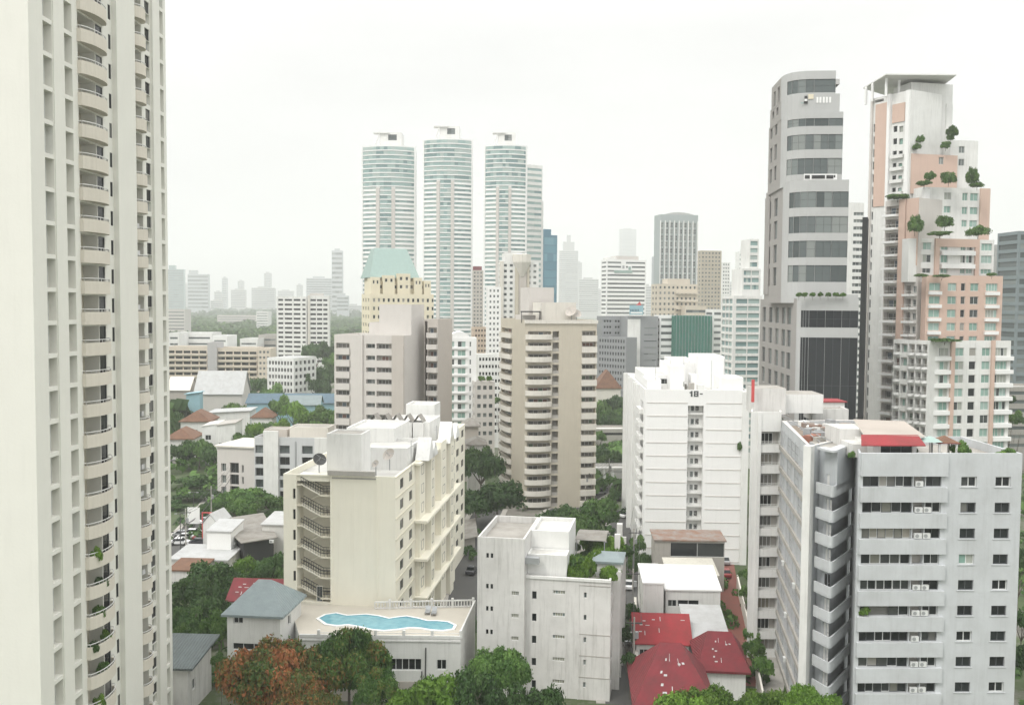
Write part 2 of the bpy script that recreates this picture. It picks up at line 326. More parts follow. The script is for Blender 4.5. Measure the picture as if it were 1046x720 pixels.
class Bld:
    def __init__(s, name, label, cat, loc, group=None):
        s.root = empty(name, (loc[0], loc[1], loc[2] if len(loc) > 2 else 0), label, cat, group)
        s.o = Vector(s.root.location); s.wall = MB(); s.roof = MB(); s.faces = []; s.inst = []; s.sub = False; s.rnd = random.Random(label)
    def mass(s, poly, z0, z1, wm, rm=None, par=.9, pt=.25, vis=None, capm=None):
        """a block: CCW footprint, walls (cut for openings later), sunk roof with parapet. Returns the first face's index"""
        first = len(s.faces); n = len(poly)
        for i in range(n):
            a, b = Vector(poly[i]), Vector(poly[(i + 1) % n]); d = (b - a); L = d.length; d.normalize()
            s.faces.append(dict(p=a, d=d, n=Vector((d.y, -d.x)), L=L, z0=z0, z1=z1, ops=[], m=wm))
        if rm is None: rm = M['roof']
        if par > 0:
            q = inset(poly, pt)
            for i in range(n):
                j = (i + 1) % n
                s.wall.quad((*poly[i], z1), (*poly[j], z1), (*q[j], z1), (*q[i], z1), capm or wm)
                s.wall.quad((*q[j], z1 - par), (*q[i], z1 - par), (*q[i], z1), (*q[j], z1), wm)
            s.roof.poly([(*p, z1 - par) for p in q], rm)
        else:
            s.roof.poly([(*p, z1) for p in poly], rm)
        return first
    def sx(s, i, px, py=400):
        f = s.faces[i]; return hit(px, py, f['p'], f['d'])
    def T(s, i):
        f = s.faces[i]
        return lambda x, y, z: (f['p'].x + f['d'].x * x + f['n'].x * y, f['p'].y + f['d'].y * x + f['n'].y * y, z)
    def fbox(s, i, s0, s1, y0, y1, z0, z1, m, mb=None):
        T = s.T(i); (mb or s.wall).box(s0, s1, -y1, -y0, z0, z1, m, lambda x, y, z: T(x, -y, z))
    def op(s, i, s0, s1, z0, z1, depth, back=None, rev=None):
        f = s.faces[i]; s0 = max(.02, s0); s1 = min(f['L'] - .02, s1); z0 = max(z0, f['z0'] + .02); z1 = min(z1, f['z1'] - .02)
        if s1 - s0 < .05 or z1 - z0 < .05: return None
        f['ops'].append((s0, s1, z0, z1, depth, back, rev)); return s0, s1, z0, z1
    def put(s, i, s0, z, y, mesh, name, area=1.0, label=None):
        f = s.faces[i]; p = f['p'] + f['d'] * s0 + f['n'] * y
        s.inst.append((name, mesh, (p.x, p.y, z), math.atan2(f['d'].y, f['d'].x), area, f['n'], label))
    def win(s, i, s0, s1, z0, z1, depth=.18, nv=1, nh=0, fm='frame', gm='glass', t=.06, frames=True, name='window'):
        r = s.op(i, s0, s1, z0, z1, depth)
        if r: s.put(i, r[0], r[2], -depth, win_mesh(r[1] - r[0], r[3] - r[2], nv, nh, fm, gm, t, frames), name, (r[1] - r[0]) * (r[3] - r[2]))
    def room(s, i, s0, s1, z0, z1, depth=1.2, gm='room', back=None, door=None, nv=1, name='balcony_door', fm='frame'):
        """open balcony recess: back wall in the building's own wall, a glazed door set in it"""
        r = s.op(i, s0, s1, z0, z1, depth, back or M['concrete'])
        if r:
            w, h = r[1] - r[0], r[3] - r[2]
            a, b = (door or (.12, .88)); 
            s.put(i, r[0] + w * a, r[2] + .02, -depth + .08, win_mesh(w * (b - a), h * .82, nv, 0, fm, gm, .07), name, w * h)
    def finish(s, maxn=100):
        for f in s.faces: s.face_mesh(f)
        if s.wall.f: s.wall.build('wall', s.root)
        if s.roof.f: s.roof.build('roof', s.root)
        by = {}
        for it in s.inst: by.setdefault(it[0], []).append(it)
        for name, L in by.items():
            def score(it):
                p = proj(it[2]); v = Vector(it[2]) - Vector((0, 0, H)); d2 = v.length_squared
                if it[5].x * v.x + it[5].y * v.y > 0: return -1e3 - d2
                if not p or p[0] < -8 or p[0] > 1054 or p[1] < -8 or p[1] > 735: return -d2
                return it[4] / d2 * 1e4 * max(.05, -(it[5].x * v.x + it[5].y * v.y) / v.length) + 1
            L.sort(key=score, reverse=True)
            keep, rest = (L, []) if len(L) <= maxn else (L[:maxn - 1], L[maxn - 1:])
            for it in keep:
                me = it[1]; pr = PAIR.get(me.name) if s.sub else None
                if pr:
                    if isinstance(pr[0], MB): pr = PAIR[me.name] = (pr[0].mesh('window'), pr[1].mesh('glass'))
                    me = pr[0]
                o = bpy.data.objects.new(name, me); col.objects.link(o); o.parent = s.root
                if pr: g_ = bpy.data.objects.new('glass', pr[1]); col.objects.link(g_); g_.parent = o
                o.location = Vector(it[2]) - s.o; o.rotation_euler = (0, 0, it[3])
                if it[6]: o['label'] = it[6]
            if rest:
                mb = MB()
                for it in rest:
                    me = it[1]; c, n_ = math.cos(it[3]), math.sin(it[3]); k = len(mb.v)
                    mb.v += [(it[2][0] + v.co.x * c - v.co.y * n_, it[2][1] + v.co.x * n_ + v.co.y * c, it[2][2] + v.co.z) for v in me.vertices]
                    rr = s.rnd.random() * .7
                    mm = [mb.mi(q) for q in me.materials]; at_ = me.attributes.get('rnd')
                    for p in me.polygons:
                        mb.f.append(tuple(k + j for j in p.vertices)); mb.m.append(mm[p.material_index])
                        mb.r.append(rr + (at_.data[p.index].value if at_ else 0))
                tag(mb.build(name, s.root), kind='stuff')
        return s
    def face_mesh(s, f):
        p, d, n, ops, m, mb = f['p'], f['d'], f['n'], f['ops'], f['m'], s.wall
        P = lambda x, y, z: (p.x + d.x * x + n.x * y, p.y + d.y * x + n.y * y, z)
        zs = sorted({f['z0'], f['z1']} | {o[2] for o in ops} | {o[3] for o in ops})
        for a, b in zip(zs, zs[1:]):
            if b - a < 1e-5: continue
            zc = (a + b) / 2; cur = 0.0
            for o in sorted((o for o in ops if o[2] < zc < o[3]), key=lambda o: o[0]):
                if o[0] > cur + 1e-5: mb.quad(P(cur, 0, a), P(o[0], 0, a), P(o[0], 0, b), P(cur, 0, b), m)
                cur = max(cur, o[1])
            if cur < f['L'] - 1e-5: mb.quad(P(cur, 0, a), P(f['L'], 0, a), P(f['L'], 0, b), P(cur, 0, b), m)
        for s0, s1, z0, z1, dp, back, rev in ops:
            rm = rev or m; y = -dp
            mb.quad(P(s0, 0, z0), P(s1, 0, z0), P(s1, y, z0), P(s0, y, z0), rm); mb.quad(P(s0, 0, z1), P(s0, y, z1), P(s1, y, z1), P(s1, 0, z1), rm)
            mb.quad(P(s0, 0, z0), P(s0, y, z0), P(s0, y, z1), P(s0, 0, z1), rm); mb.quad(P(s1, 0, z0), P(s1, 0, z1), P(s1, y, z1), P(s1, y, z0), rm)
            if back: mb.quad(P(s0, y, z0), P(s1, y, z0), P(s1, y, z1), P(s0, y, z1), back)
    # ready-made facades
    def bands(s, i, s0, s1, z0, z1, fh, h, sill=.9, depth=.15, seg=None, gm='glass', fm='frame', nv=2, frames=True):
        f = s.faces[i]; z = z1 - fh
        segs = 1 if not seg else max(1, round((s1 - s0) / seg)); wd = (s1 - s0) / segs
        while z + .01 > z0:
            for k in range(segs): s.win(i, s0 + wd * k + (.15 if segs > 1 else 0), s0 + wd * (k + 1) - (.15 if segs > 1 else 0), z + sill, z + sill + h, depth, nv, 0, fm, gm, .08, frames)
            z -= fh
    def grid(s, i, cols, z0, z1, fh, h, sill=1.0, depth=.18, gm='glass', fm='frame', nv=1, frames=True, skip=0.0):
        z = z1 - fh
        while z + .01 > z0:
            for a, b in cols:
                if s.rnd.random() >= skip: s.win(i, a, b, z + sill, z + sill + h, depth, nv, 0, fm, gm, .07, frames)
            z -= fh
def ncols(L, n, frac, m0=.6):
    p = (L - 2 * m0) / n; return [(m0 + p * (k + .5 - frac / 2), m0 + p * (k + .5 + frac / 2)) for k in range(n)]
def pipes(mb, f, xs, z0, z1, m): pass
def watertank(b, poly, z, h, wm, rm=None):
    b.mass(poly, z, z + h, wm, rm or M['roofw'], par=.25, pt=.15)
def rel(p, d, a, c):
    """rectangle on a roof: origin p, axis d, a=(x0,x1) along, c=(y0,y1) to its left"""
    d = Vector(d).normalized(); q = Vector((-d.y, d.x)); p = Vector(p)
    return [tuple(p + d * a[0] + q * c[0]), tuple(p + d * a[1] + q * c[0]), tuple(p + d * a[1] + q * c[1]), tuple(p + d * a[0] + q * c[1])]
# ================================================================ near buildings
# ---------------------------------------------------------------- tall cream tower at the left edge
C = corner(34, 300, 83); P = box_poly(C, 1, ('m', 22), 172, 300)
b = Bld('apartment_tower', 'tallest cream apartment tower filling the left edge, with curved beige balconies', 'apartment tower', C)
b.mass(P, 0, 99, M['cream'])
X = lambda px: b.sx(1, px, 300)
fh = 3.0; zb = zt(50, 193, 85.5) % fh
b.fbox(1, X(117.5), X(136), 0, .55, 0, 99, M['cream'])
b.fbox(1, X(156.5), X(163.5), 0, .3, 0, 99, M['cream'])
b.fbox(1, X(58), X(68.6), 0, .12, 0, 99, M['cream'])
z = zb
while z < 94:
    far_ = z < 11
    b.win(1, X(48.5), X(57.6), z + .22, z + fh - .18, .75, 0, 1, 'frame', 'glassp', .08)
    b.win(1, X(69), X(77.8), z + .22, z + fh - .18, .75, 0, 1, 'frame', 'glassp', .08)
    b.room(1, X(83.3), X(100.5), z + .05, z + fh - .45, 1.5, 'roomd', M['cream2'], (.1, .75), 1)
    b.win(1, X(101.2), X(107.8), z + .3, z + fh - .5, .05, 0, 0, 'framed', 'glassd', .06)
    b.put(1, X(82.8), z, .0, bal_mesh(round(X(108.6) - X(82.8), 2), 1.1, .95, 'curve', 'beigepar', .3, .28), 'balcony', 9)
    b.win(1, X(114.2), X(116.8), z + .8, z + 2.3, .04, 0, 0, 'framed', 'glassd', .04)
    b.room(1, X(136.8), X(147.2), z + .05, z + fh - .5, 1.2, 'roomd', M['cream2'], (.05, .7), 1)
    b.put(1, X(136.5), z, 0, bal_mesh(round(X(147.8) - X(136.5), 2), .9, .9, 'curve', 'beigepar', .3, .22), 'balcony', 5)
    b.win(1, X(151), X(155.8), z + 1.35, z + fh - .35, .12, 0, 0, 'framed', 'glassd', .05)
    b.win(1, X(151), X(155.8), z + .2, z + 1.3, .3, 0, 0, 'frame', 'glassp', .05)
    b.win(1, X(164), X(169.5), z + .22, z + fh - .2, .5, 0, 1, 'frame', 'glassp', .07)
    if rnd.random() < .35:
        bx = MB(); bx.box(0, .8, -.3, 0, 0, .55, M['ac']); WC.setdefault('ac', bx.mesh('air_conditioner'))
        b.put(1, X(142) + rnd.random() * .8, z + 1.1, -.5, WC['ac'], 'air_conditioner', .5)
    z += fh
TOWER_L = b; TOWER_X = lambda px, t=b: t.sx(1, px, 300); TOWER_ZB = zb
b.finish()

# ---------------------------------------------------------------- beige block with the open fire stair
C = corner(404, 500, 134); P = box_poly(C, 6.5, 289.5, 474.5, 520)
zt3 = zt(404, 487, 134); ZD = zt(390, 620, 134)
b = Bld('apartment_block', 'cream mid-rise block with zigzag open fire stair, satellite dishes on its roof', 'apartment block', C); b.sub = True
b.mass(P, 0, zt3, M['ivory'], M['roofw'], 1.0)
X = lambda px: b.sx(0, px, 540)
sL, sR = X(303), X(338)
b.op(0, sL, sR, ZD + .3, zt3 - .2, 3.0, M['ivory'])
st = MB(); T = b.T(0); rails = MB()
for k in range(6):
    za = zt3 - 1.4 - 3.0 * k; zm = za - 1.5
    m1 = sR - 1.6
    def slope(mb, x0, z0, x1, z1, y0, y1, th, m):
        p = [T(x0, y0, z0), T(x1, y0, z1), T(x1, y1, z1), T(x0, y1, z0)]
        q = [(a[0], a[1], a[2] - th) for a in p]
        mb.quad(*p, m); mb.quad(*q[::-1], m)
        for i in range(4): mb.quad(q[i], q[(i + 1) % 4], p[(i + 1) % 4], p[i], m)
    if za - 3 > ZD - 1:
        slope(st, sL + .6, za, m1, zm, -.25, -1.35, .2, M['ivory'])
        slope(st, sL + .6, za - 3.0, m1, zm, -1.6, -2.8, .2, M['ivory'])
        b.fbox(0, m1, sR, -3.1, -.05, zm - .25, zm, M['cream2'], st); b.fbox(0, sL, sL + .6, -3.1, -.1, za - .25, za, M['cream2'], st)
        for yy in (-.2, -1.45):
            for hh in (.5, 1.0):
                rails.tube(T(sL + .6, yy, za + hh), T(m1, yy, zm + hh), .05, M['steel'], n=4); rails.tube(T(m1, yy, zm + hh), T(sR, yy, zm + hh), .05, M['steel'], n=4)
            for j in range(9):
                u = j / 8; rails.tube(T(sL + .6 + (m1 - sL - .6) * u, yy, za + (zm - za) * u), T(sL + .6 + (m1 - sL - .6) * u, yy, za + (zm - za) * u + 1.0), .03, M['steel'], n=4)
            for j in range(4): rails.tube(T(m1 + 1.6 * j / 3, yy, zm), T(m1 + 1.6 * j / 3, yy, zm + 1), .03, M['steel'], n=4)
st.build('stair', b.root); rails.build('railing', b.root)
for k in range(8):
    z = zt3 - 3.6 - 3.0 * k
    b.win(0, X(299.2), X(302), z, z + 1.5, .3, 0, 0, 'framed', 'glassd', .05)
b.win(0, X(323), X(329), ZD + .35, ZD + 2.6, .2, 1, 0, 'metal', 'glassgrey', .06)
for a, c in ((337.6, 339.2), (384.2, 386)): b.fbox(0, X(a), X(c), 0, .12, ZD, zt3, M['ivory'])
b.fbox(0, X(338), X(385), .0, .05, zt3 - .5, zt3 - .3, M['concrete']); b.fbox(0, X(336), X(384), .15, .65, zt3 + .1, zt3 + .75, M['concrete'])
for k in range(1, 6): b.fbox(0, X(338) + (X(384) - X(338)) * k / 6 - .02, X(338) + (X(384) - X(338)) * k / 6 + .02, 0, .015, ZD, zt3 - .6, M['ivory'])
# long side
X = lambda px: b.sx(1, px, 520)
L = b.faces[1]['L']
cols = [(X(409), X(411.5)), (X(418.2), X(420.5)), (X(437.5), X(440)), (X(461), X(463)), (X(466), X(468)), (X(471), X(472.8))]
b.grid(1, [(a - .2, c + .5) for a, c in cols], 1, zt3 - .3, 3.0, 1.5, .9, .12, 'glassd', 'framed', 0)
for a, c, o_ in ((424.5, 430, .7), (431, 435, 1.5), (443, 448.5, 1.3), (449.5, 453, 1.9), (455, 458.5, 1.2)):
    b.fbox(1, X(a), X(c), 0, o_, 0, zt3 + (.9 if o_ > 1.25 else .2), M['ivory'])
    for k in range(8):
        if c - a > 3.2: b.put(1, X(a) + (X(c) - X(a)) * .3, zt3 - 2.3 - 3 * k, o_ + .03, win_mesh(round((X(c) - X(a)) * .4, 2), 1.5, 0, 0, 'framed', 'glassd', .06), 'window', 2)
for zz, th in ((zt3 - .1, .35), (zt3 - 9.1, .4), (zt3 - 15.1, .4), (zt3 - 21.2, .35)):
    b.fbox(1, X(423), X(460), 0, 2.1 if zz < zt3 - 1 else 1.0, zz - th, zz, M['ivory'])
for k in range(9): b.fbox(1, 0, X(423), 0, .12, zt3 - 3 * k - .25, zt3 - 3 * k - .05, M['cream2'])
for px_, hh in ((429, 3.4), (433, 2.4), (451, 3.6), (457, 2.6)):
    s0 = X(px_); q = MB()
    for y0, y1 in ((-.3, 1.9),):
        A = [T_ for T_ in (b.T(1)(s0 - 2.4, y1, zt3), b.T(1)(s0 + 2.4, y1, zt3), b.T(1)(s0, y1, zt3 + hh))]
        B = [b.T(1)(s0 - 2.4, y0, zt3), b.T(1)(s0 + 2.4, y0, zt3), b.T(1)(s0, y0, zt3 + hh)]
        q.poly(A, M['white']); q.poly(B[::-1], M['white']); q.quad(A[0], A[2], B[2], B[0], M['white']); q.quad(A[2], A[1], B[1], B[2], M['white'])
    q.build('gable', b.root)
dB_ = b.faces[1]['d']; O = Vector(C)
def rf(a, c): return rel(O, dB_, a, c)
# roof structures, from front to back (x: metres behind the front, y: metres left of the long side)
z0 = zt3 - 1
b.mass(rf((3, 8), (5.8, 11)), z0, zt(342, 441, 140), M['white'], M['roof'], .2)
b.mass(rf((11, 22), (-0.0 + .8, 10.5)), z0, z0 + 3.4, M['white'], M['roofw'], .5)
b.mass(rf((20, 31), (5, 13)), z0, z0 + 5.2, M['white'], M['roofw'], .4)
b.mass(rf((34, 44), (2, 10)), z0, z0 + 4.6, M['white'], M['roofw'], .4)
b.mass(rf((46, 52), (3.5, 9)), z0, zt(436, 411, 184), M['white'], M['roofw'], .4)
for k in range(5):
    q = MB(); a = 30 + k * 1.2; c = 4.5 + k * 2
    rr = rf((33, 36), (3 + k * 2, 4.8 + k * 2)); zz = z0 + 4.6
    q.prism(rr, z0, zz, M['white']); mid = [((rr[0][0] + rr[3][0]) / 2, (rr[0][1] + rr[3][1]) / 2), ((rr[1][0] + rr[2][0]) / 2, (rr[1][1] + rr[2][1]) / 2)]
    q.poly([(*rr[0], zz), (*rr[1], zz), (*mid[1], zz + 1.3), (*mid[0], zz + 1.3)], M['tinroof']); q.poly([(*mid[0], zz + 1.3), (*mid[1], zz + 1.3), (*rr[2], zz), (*rr[3], zz)], M['tinroof'])
    q.build('roof_dormer', b.root)
def dish(px, py, D, r, root, az=-.6, dm='taupe'):
    mb = MB(); c = at(px, py, D); base = c.z - 2.2; n = 14; ax = Vector((math.sin(az), -math.cos(az), .75)).normalized(); u = ax.orthogonal().normalized(); v = ax.cross(u)
    ring = []
    for j in range(4):
        t = j / 3; ring.append([c + ax * (t * t * r * .35) + (u * math.cos(6.2832 * i / n) + v * math.sin(6.2832 * i / n)) * r * t for i in range(n)])
    for j in range(3):
        for i in range(n): mb.quad(ring[j][i], ring[j][(i + 1) % n], ring[j + 1][(i + 1) % n], ring[j + 1][i], M[dm])
    mb.tube((c.x, c.y, base), c, .09, M['metal']); mb.tube(c, c + ax * r * .9, .04, M['metal']); 
    for i in range(0, n, 5): mb.tube(ring[3][i], c + ax * r * .9, .025, M['metal'], n=4)
    mb.build('satellite_dish', root)
dish(398, 465, 139, 1.0, b.root); dish(326, 470, 138, 1.0, b.root, .5, 'steel'); dish(384, 474, 137, .6, b.root)
for px_, py_, D_ in ((362, 478, 138), (366, 475, 139), (446, 452, 165), (420, 470, 142)):
    an = MB(); p = at(px_, py_, D_); an.tube((p.x, p.y, z0), (p.x, p.y, p.z + 3), .06, M['metal'], n=4)
    for k in range(3): an.tube((p.x - .5, p.y, p.z + 2.2 + .3 * k), (p.x + .5, p.y, p.z + 2.2 + .3 * k), .02, M['metal'], n=3)
    an.build('antenna_mast', b.root)
b.finish()

# ---------------------------------------------------------------- pool podium
zd = ZD
fl, fr_, br, bl = atz(306, 650, zd), atz(470.5, 652, zd), atz(485.5, 619, zd), atz(296, 617, zd)
P = [(fl.x, fl.y), (fr_.x, fr_.y), (br.x, br.y), (bl.x, bl.y)]
b = Bld('pool_building', 'low white annexe carrying the swimming pool terrace, with a strip of dark windows', 'annexe', (fr_.x, fr_.y)); b.sub = True
b.mass(P, 0, zd, M['white'], M['deck'], 0)
X = lambda px: b.sx(0, px, 680)
zw = lambda py, px=430: zt(px, py, fr_.y)
b.win(0, X(391), X(430.5), zw(685), zw(673), .25, 5, 0, 'frame', 'glassd', .09)
b.win(0, X(446), X(456), zw(684), zw(673.5), .25, 1, 0, 'frame', 'glassd', .09)
b.win(0, X(412.5), X(421), zw(709), zw(699), .25, 2, 0, 'frame', 'glass', .12)
b.win(0, X(446), X(455), zw(712), zw(702), .25, 2, 0, 'frame', 'glass', .12)
b.fbox(0, 0, b.faces[0]['L'], 0, .08, 0, zw(696), M['taupe'])
b.fbox(0, 0, b.faces[0]['L'], .08, .2, zw(653.5) - .2, zw(653.5) , M['white'])
b.fbox(0, 0, b.faces[0]['L'], -.12, .1, zd, zd + .35, M['white'])
q = MB(); T = b.T(0); q.tube(T(X(434.5), .15, zw(697)), T(X(435), .15, zw(661)), .09, M['steel']); q.build('pipe', b.root); q = MB(); q.tube(T(X(431), .15, zw(697)), T(X(431), .15, zw(685)), .07, M['steel'])
q.build('pipe', b.root)
b.fbox(1, 0, b.faces[1]['L'], -.15, .05, zd, zd + .9, M['white'])
# balustrade at the back right and front
q = MB(); A = Vector(br); B = at(383, 617, 133.2); A = Vector((br.x - .3, br.y - .3, zd)); B = Vector((B.x, B.y, zd))
LL = (B - A).length; d = (B - A) / LL; nb = int(LL / .42)
q.tube(A + Vector((0, 0, 1.0)), B + Vector((0, 0, 1.0)), .13, M['white'], n=4); q.tube(A + Vector((0, 0, .12)), B + Vector((0, 0, .12)), .13, M['white'], n=4)
for i in range(nb + 1):
    p = A + d * (LL * i / nb); big = i % 7 == 0
    q.tube(p, p + Vector((0, 0, 1.35 if big else 1.0)), .24 if big else .09, M['white'], n=4 if big else 5)
q.build('balustrade', b.root)
q = MB(); A = Vector((fr_.x, fr_.y + .2, zd + .35)); 
for i in range(6):
    q = MB(); p = A + Vector((-3.7 * i, 0, 0)); q.box(p.x - .18, p.x + .18, p.y - .18, p.y + .18, zd, zd + 1.0, M['white']); q.build('parapet_post', b.root)
q = MB()
q.tube(A + Vector((0, 0, .25)), A + Vector((-18.5, 0, .25)), .05, M['white'], n=4)
q.build('handrail', b.root)
# pool: free-form outline in a raised coping
pts = [(326, 632), (333, 628.5), (343, 627), (354, 629.5), (362, 629), (374, 628.3), (386, 629.8), (397, 632.5), (407, 631), (415, 630.2), (425, 632), (436, 634.8), (447, 635), (457, 636), (463.5, 639), (462, 642.5), (452, 644), (440, 643.2), (430, 641.5), (418, 641), (404, 643), (392, 644), (380, 643), (368, 640), (356, 638), (344, 639), (334, 637.5)]
pw = [atz(x, y, zd) for x, y in pts][::-1]
cx_ = sum(p.x for p in pw) / len(pw); cy_ = sum(p.y for p in pw) / len(pw)
po = empty('swimming_pool', (cx_, cy_, zd), 'long wavy swimming pool of pale blue water on the white annexe terrace', 'swimming pool')
def grow(k): 
    res = []; n = len(pw)
    for i in range(n):
        a, c = pw[i - 1], pw[(i + 1) % n]; d = Vector((c.x - a.x, c.y - a.y)).normalized(); res.append((pw[i].x + d.y * k, pw[i].y - d.x * k))
    return res
q = MB(); q.poly([(x, y, zd + .06) for x, y in grow(0)], M['water']); q.build('water', po)
q = MB(); a, c = grow(0), grow(.45); n = len(a)
for i in range(n):
    j = (i + 1) % n; q.quad((*a[i], zd + .14), (*c[i], zd + .14), (*c[j], zd + .14), (*a[j], zd + .14), M['whiteclean'])
    q.quad((*c[i], zd), (*c[j], zd), (*c[j], zd + .14), (*c[i], zd + .14), M['whiteclean']); q.quad((*a[i], zd), (*a[i], zd + .14), (*a[j], zd + .14), (*a[j], zd), M['water'])
q.build('coping', po)
b.finish()
q = MB()
def lounger(px, py, label):
    p = atz(px, py, zd); t = empty('sun_lounger', p, label, 'sun lounger', 'loungers at the pool corner')
    q = MB(); o = p; q.box(o.x - .35, o.x + .35, o.y - .9, o.y + .4, zd + .3, zd + .4, M['metal']); q.build('seat', t)
    q = MB(); q.quad((o.x - .35, o.y + .4, zd + .35), (o.x + .35, o.y + .4, zd + .35), (o.x + .35, o.y + .95, zd + .8), (o.x - .35, o.y + .95, zd + .8), M['metal']); q.build('backrest', t)
    for sx_ in (-.3, .3):
        for sy_ in (-.8, .3):
            q = MB(); q.tube((o.x + sx_, o.y + sy_, zd), (o.x + sx_, o.y + sy_, zd + .3), .03, M['steel'], n=4); q.build('leg', t)
lounger(437, 626, 'grey sun lounger by the pool balustrade, the left one'); lounger(443.5, 627, 'grey sun lounger by the pool balustrade, the right one')

# ---------------------------------------------------------------- villa with pale teal hip roof
def hip(mb, poly, z, h, over, m, th=.3, ridge=.45, patches=0):
    q = inset(poly, -over); c = Vector((sum(p[0] for p in q) / 4, sum(p[1] for p in q) / 4))
    e0 = (Vector(q[0]) + Vector(q[3])) / 2; e1 = (Vector(q[1]) + Vector(q[2])) / 2
    r0 = c + (e0 - c) * ridge; r1 = c + (e1 - c) * ridge; Z = z + h
    mb.prism(q, z - th, z, m)
    a = [(*p, z + .003) for p in q]; r0 = (r0.x, r0.y, Z); r1 = (r1.x, r1.y, Z)
    mb.quad(a[0], a[1], r1, r0, m); mb.quad(a[2], a[3], r0, r1, m)
    mb.poly([a[1], a[2], r1], m); mb.poly([a[3], a[0], r0], m)
    rp_ = random.Random(4)
    for _ in range(patches):
        u0, v0 = .2 + .55 * rp_.random(), .15 + .6 * rp_.random(); du, dv = rp_.choice(((.012, .12), (.06, .03), (.04, .04))); t_ = [Vector(k) for k in (a[0], a[1], r1, r0)]
        mb.quad(*[t_[0].lerp(t_[1], a_).lerp(t_[3].lerp(t_[2], a_), c_) + Vector((0, 0, .04)) for a_, c_ in ((u0, v0), (u0 + du, v0), (u0 + du, v0 + dv), (u0, v0 + dv))], M['whiteroof'])
def gable_roof(mb, poly, z, h, over, m, th=.15, wm=None, axis=0, patches=0):
    """ridge runs parallel to edge 0 of the footprint (axis 0) or edge 1 (axis 1)"""
    if axis: poly = poly[1:] + poly[:1]
    q = [Vector(p) for p in inset(poly, -over)]
    m0 = (q[3] + q[0]) / 2; m1 = (q[1] + q[2]) / 2
    Z = z + h
    for A, B, C_, D_ in ((q[0], q[1], m1, m0), (q[2], q[3], m0, m1)):
        t = [(A.x, A.y, z), (B.x, B.y, z), (C_.x, C_.y, Z), (D_.x, D_.y, Z)]
        u = [(x, y, zz - th) for x, y, zz in t]
        mb.quad(*t, m); mb.quad(*u[::-1], m)
        t_ = [Vector(k) for k in t]; rp_ = random.Random(patches)
        for _ in range(patches):
            u0, v0 = .08 + .8 * rp_.random(), .1 + .7 * rp_.random(); du, dv = rp_.choice(((.012, .14), (.07, .02), (.05, .03)))
            mb.quad(*[t_[0].lerp(t_[1], a_).lerp(t_[3].lerp(t_[2], a_), c_) + Vector((0, 0, .03)) for a_, c_ in ((u0, v0), (u0 + du, v0), (u0 + du, v0 + dv), (u0, v0 + dv))], M['whiteroof'])
        for i in (0, 1, 3): mb.quad(u[i], u[(i + 1) % 4], t[(i + 1) % 4], t[i], m)
    if wm:
        p = [Vector(x) for x in poly]; a = (p[3] + p[0]) / 2; c = (p[1] + p[2]) / 2; hz = z + h * .93 - th
        mb.poly([(p[3].x, p[3].y, z - th), (p[0].x, p[0].y, z - th), (a.x, a.y, hz)], wm); mb.poly([(p[1].x, p[1].y, z - th), (p[2].x, p[2].y, z - th), (c.x, c.y, hz)], wm)
def house(name, label, cat, C, phi, l, r, zwall, roof, rh, over, wm, rm, wins=(), fh=3, group=None, axis=0, py=500, ridge=.45):
    P = box_poly(C, phi, l, r, py); b = Bld(name, label, cat, C, group); b.sub = True
    b.mass(P, 0, zwall, wm, rm, 0)
    q = MB()
    if roof == 'hip': hip(q, P, zwall + .32, rh, over, rm, .3, ridge, 10 if rm == M['redroof2'] else 0)
    elif roof == 'gable': gable_roof(q, P, zwall + .17, rh, over, rm, .15, wm, axis, 9 if rm in (M['redroof2'], M['redroof']) else 0)
    elif roof == 'mono':
        o = inset(P, -over); zz = [zwall + .3, zwall + .3, zwall + .3 + rh, zwall + .3 + rh] if not axis else [zwall + .3, zwall + .3 + rh, zwall + .3 + rh, zwall + .3]
        t = [(*o[i], zz[i]) for i in range(4)]; u = [(x, y, z - .25) for x, y, z in t]
        q.quad(*t, rm); q.quad(*u[::-1], rm)
        for i in range(4): q.quad(u[i], u[(i + 1) % 4], t[(i + 1) % 4], t[i], rm)
        for i in range(4):
            a, c = P[i], P[(i + 1) % 4]; q.quad((*a, zwall), (*c, zwall), (*c, zz[(i + 1) % 4] - .25), (*a, zz[i] - .25), wm)
    if q.f: q.build('roof', b.root)
    for w_ in wins:                       # face, fraction along, z, width, height
        f, u, z, ww, hh = w_; s0 = b.faces[f]['L'] * u; b.win(f, s0, s0 + ww, z, z + hh, .15, 1, 0, 'frame', 'glassd', .08)
    b.finish(); return b
C = corner(286, 630, 122); zv = zt(286, 628.5, 122)
v = house('villa', 'white three-storey villa with pale teal hip roof beside the pool', 'house', C, 6, 232, ('m', 8.5), zv - .3, 'hip', 3.4, .6, M['white'], M['tealroof'],
    [(0, .12, zt(243, 638, 122), 1.3, 1.35), (0, .1, zt(243, 665, 122), 2.9, .9), (0, .5, zt(243, 665, 122) , 1.4, .9), (0, .12, zt(243, 700, 122), 1.6, 1.3), (1, .35, zv - 2.4, 1.2, 1.3)], py=640, ridge=.22)
q = MB(); p = at(274, 597, 127); q.box(p.x - .22, p.x + .22, p.y - .22, p.y + .22, p.z - 2.4, p.z + .6, M['white']); q.build('chimney', v.root)
# ---------------------------------------------------------------- house with slate roof, bottom left
C = corner(192, 680, 117); z7 = zt(192, 680, 117)
house('small_house', 'white cottage with broad flat slate-grey roof at the foot of the cream tower', 'house', C, 3, ('m', 6), 216, z7 - .3, 'mono', 1.0, .9, M['whiteold'], M['greyroof'],
    [(1, .15, 2.6, 1.2, 1.4)], py=690)
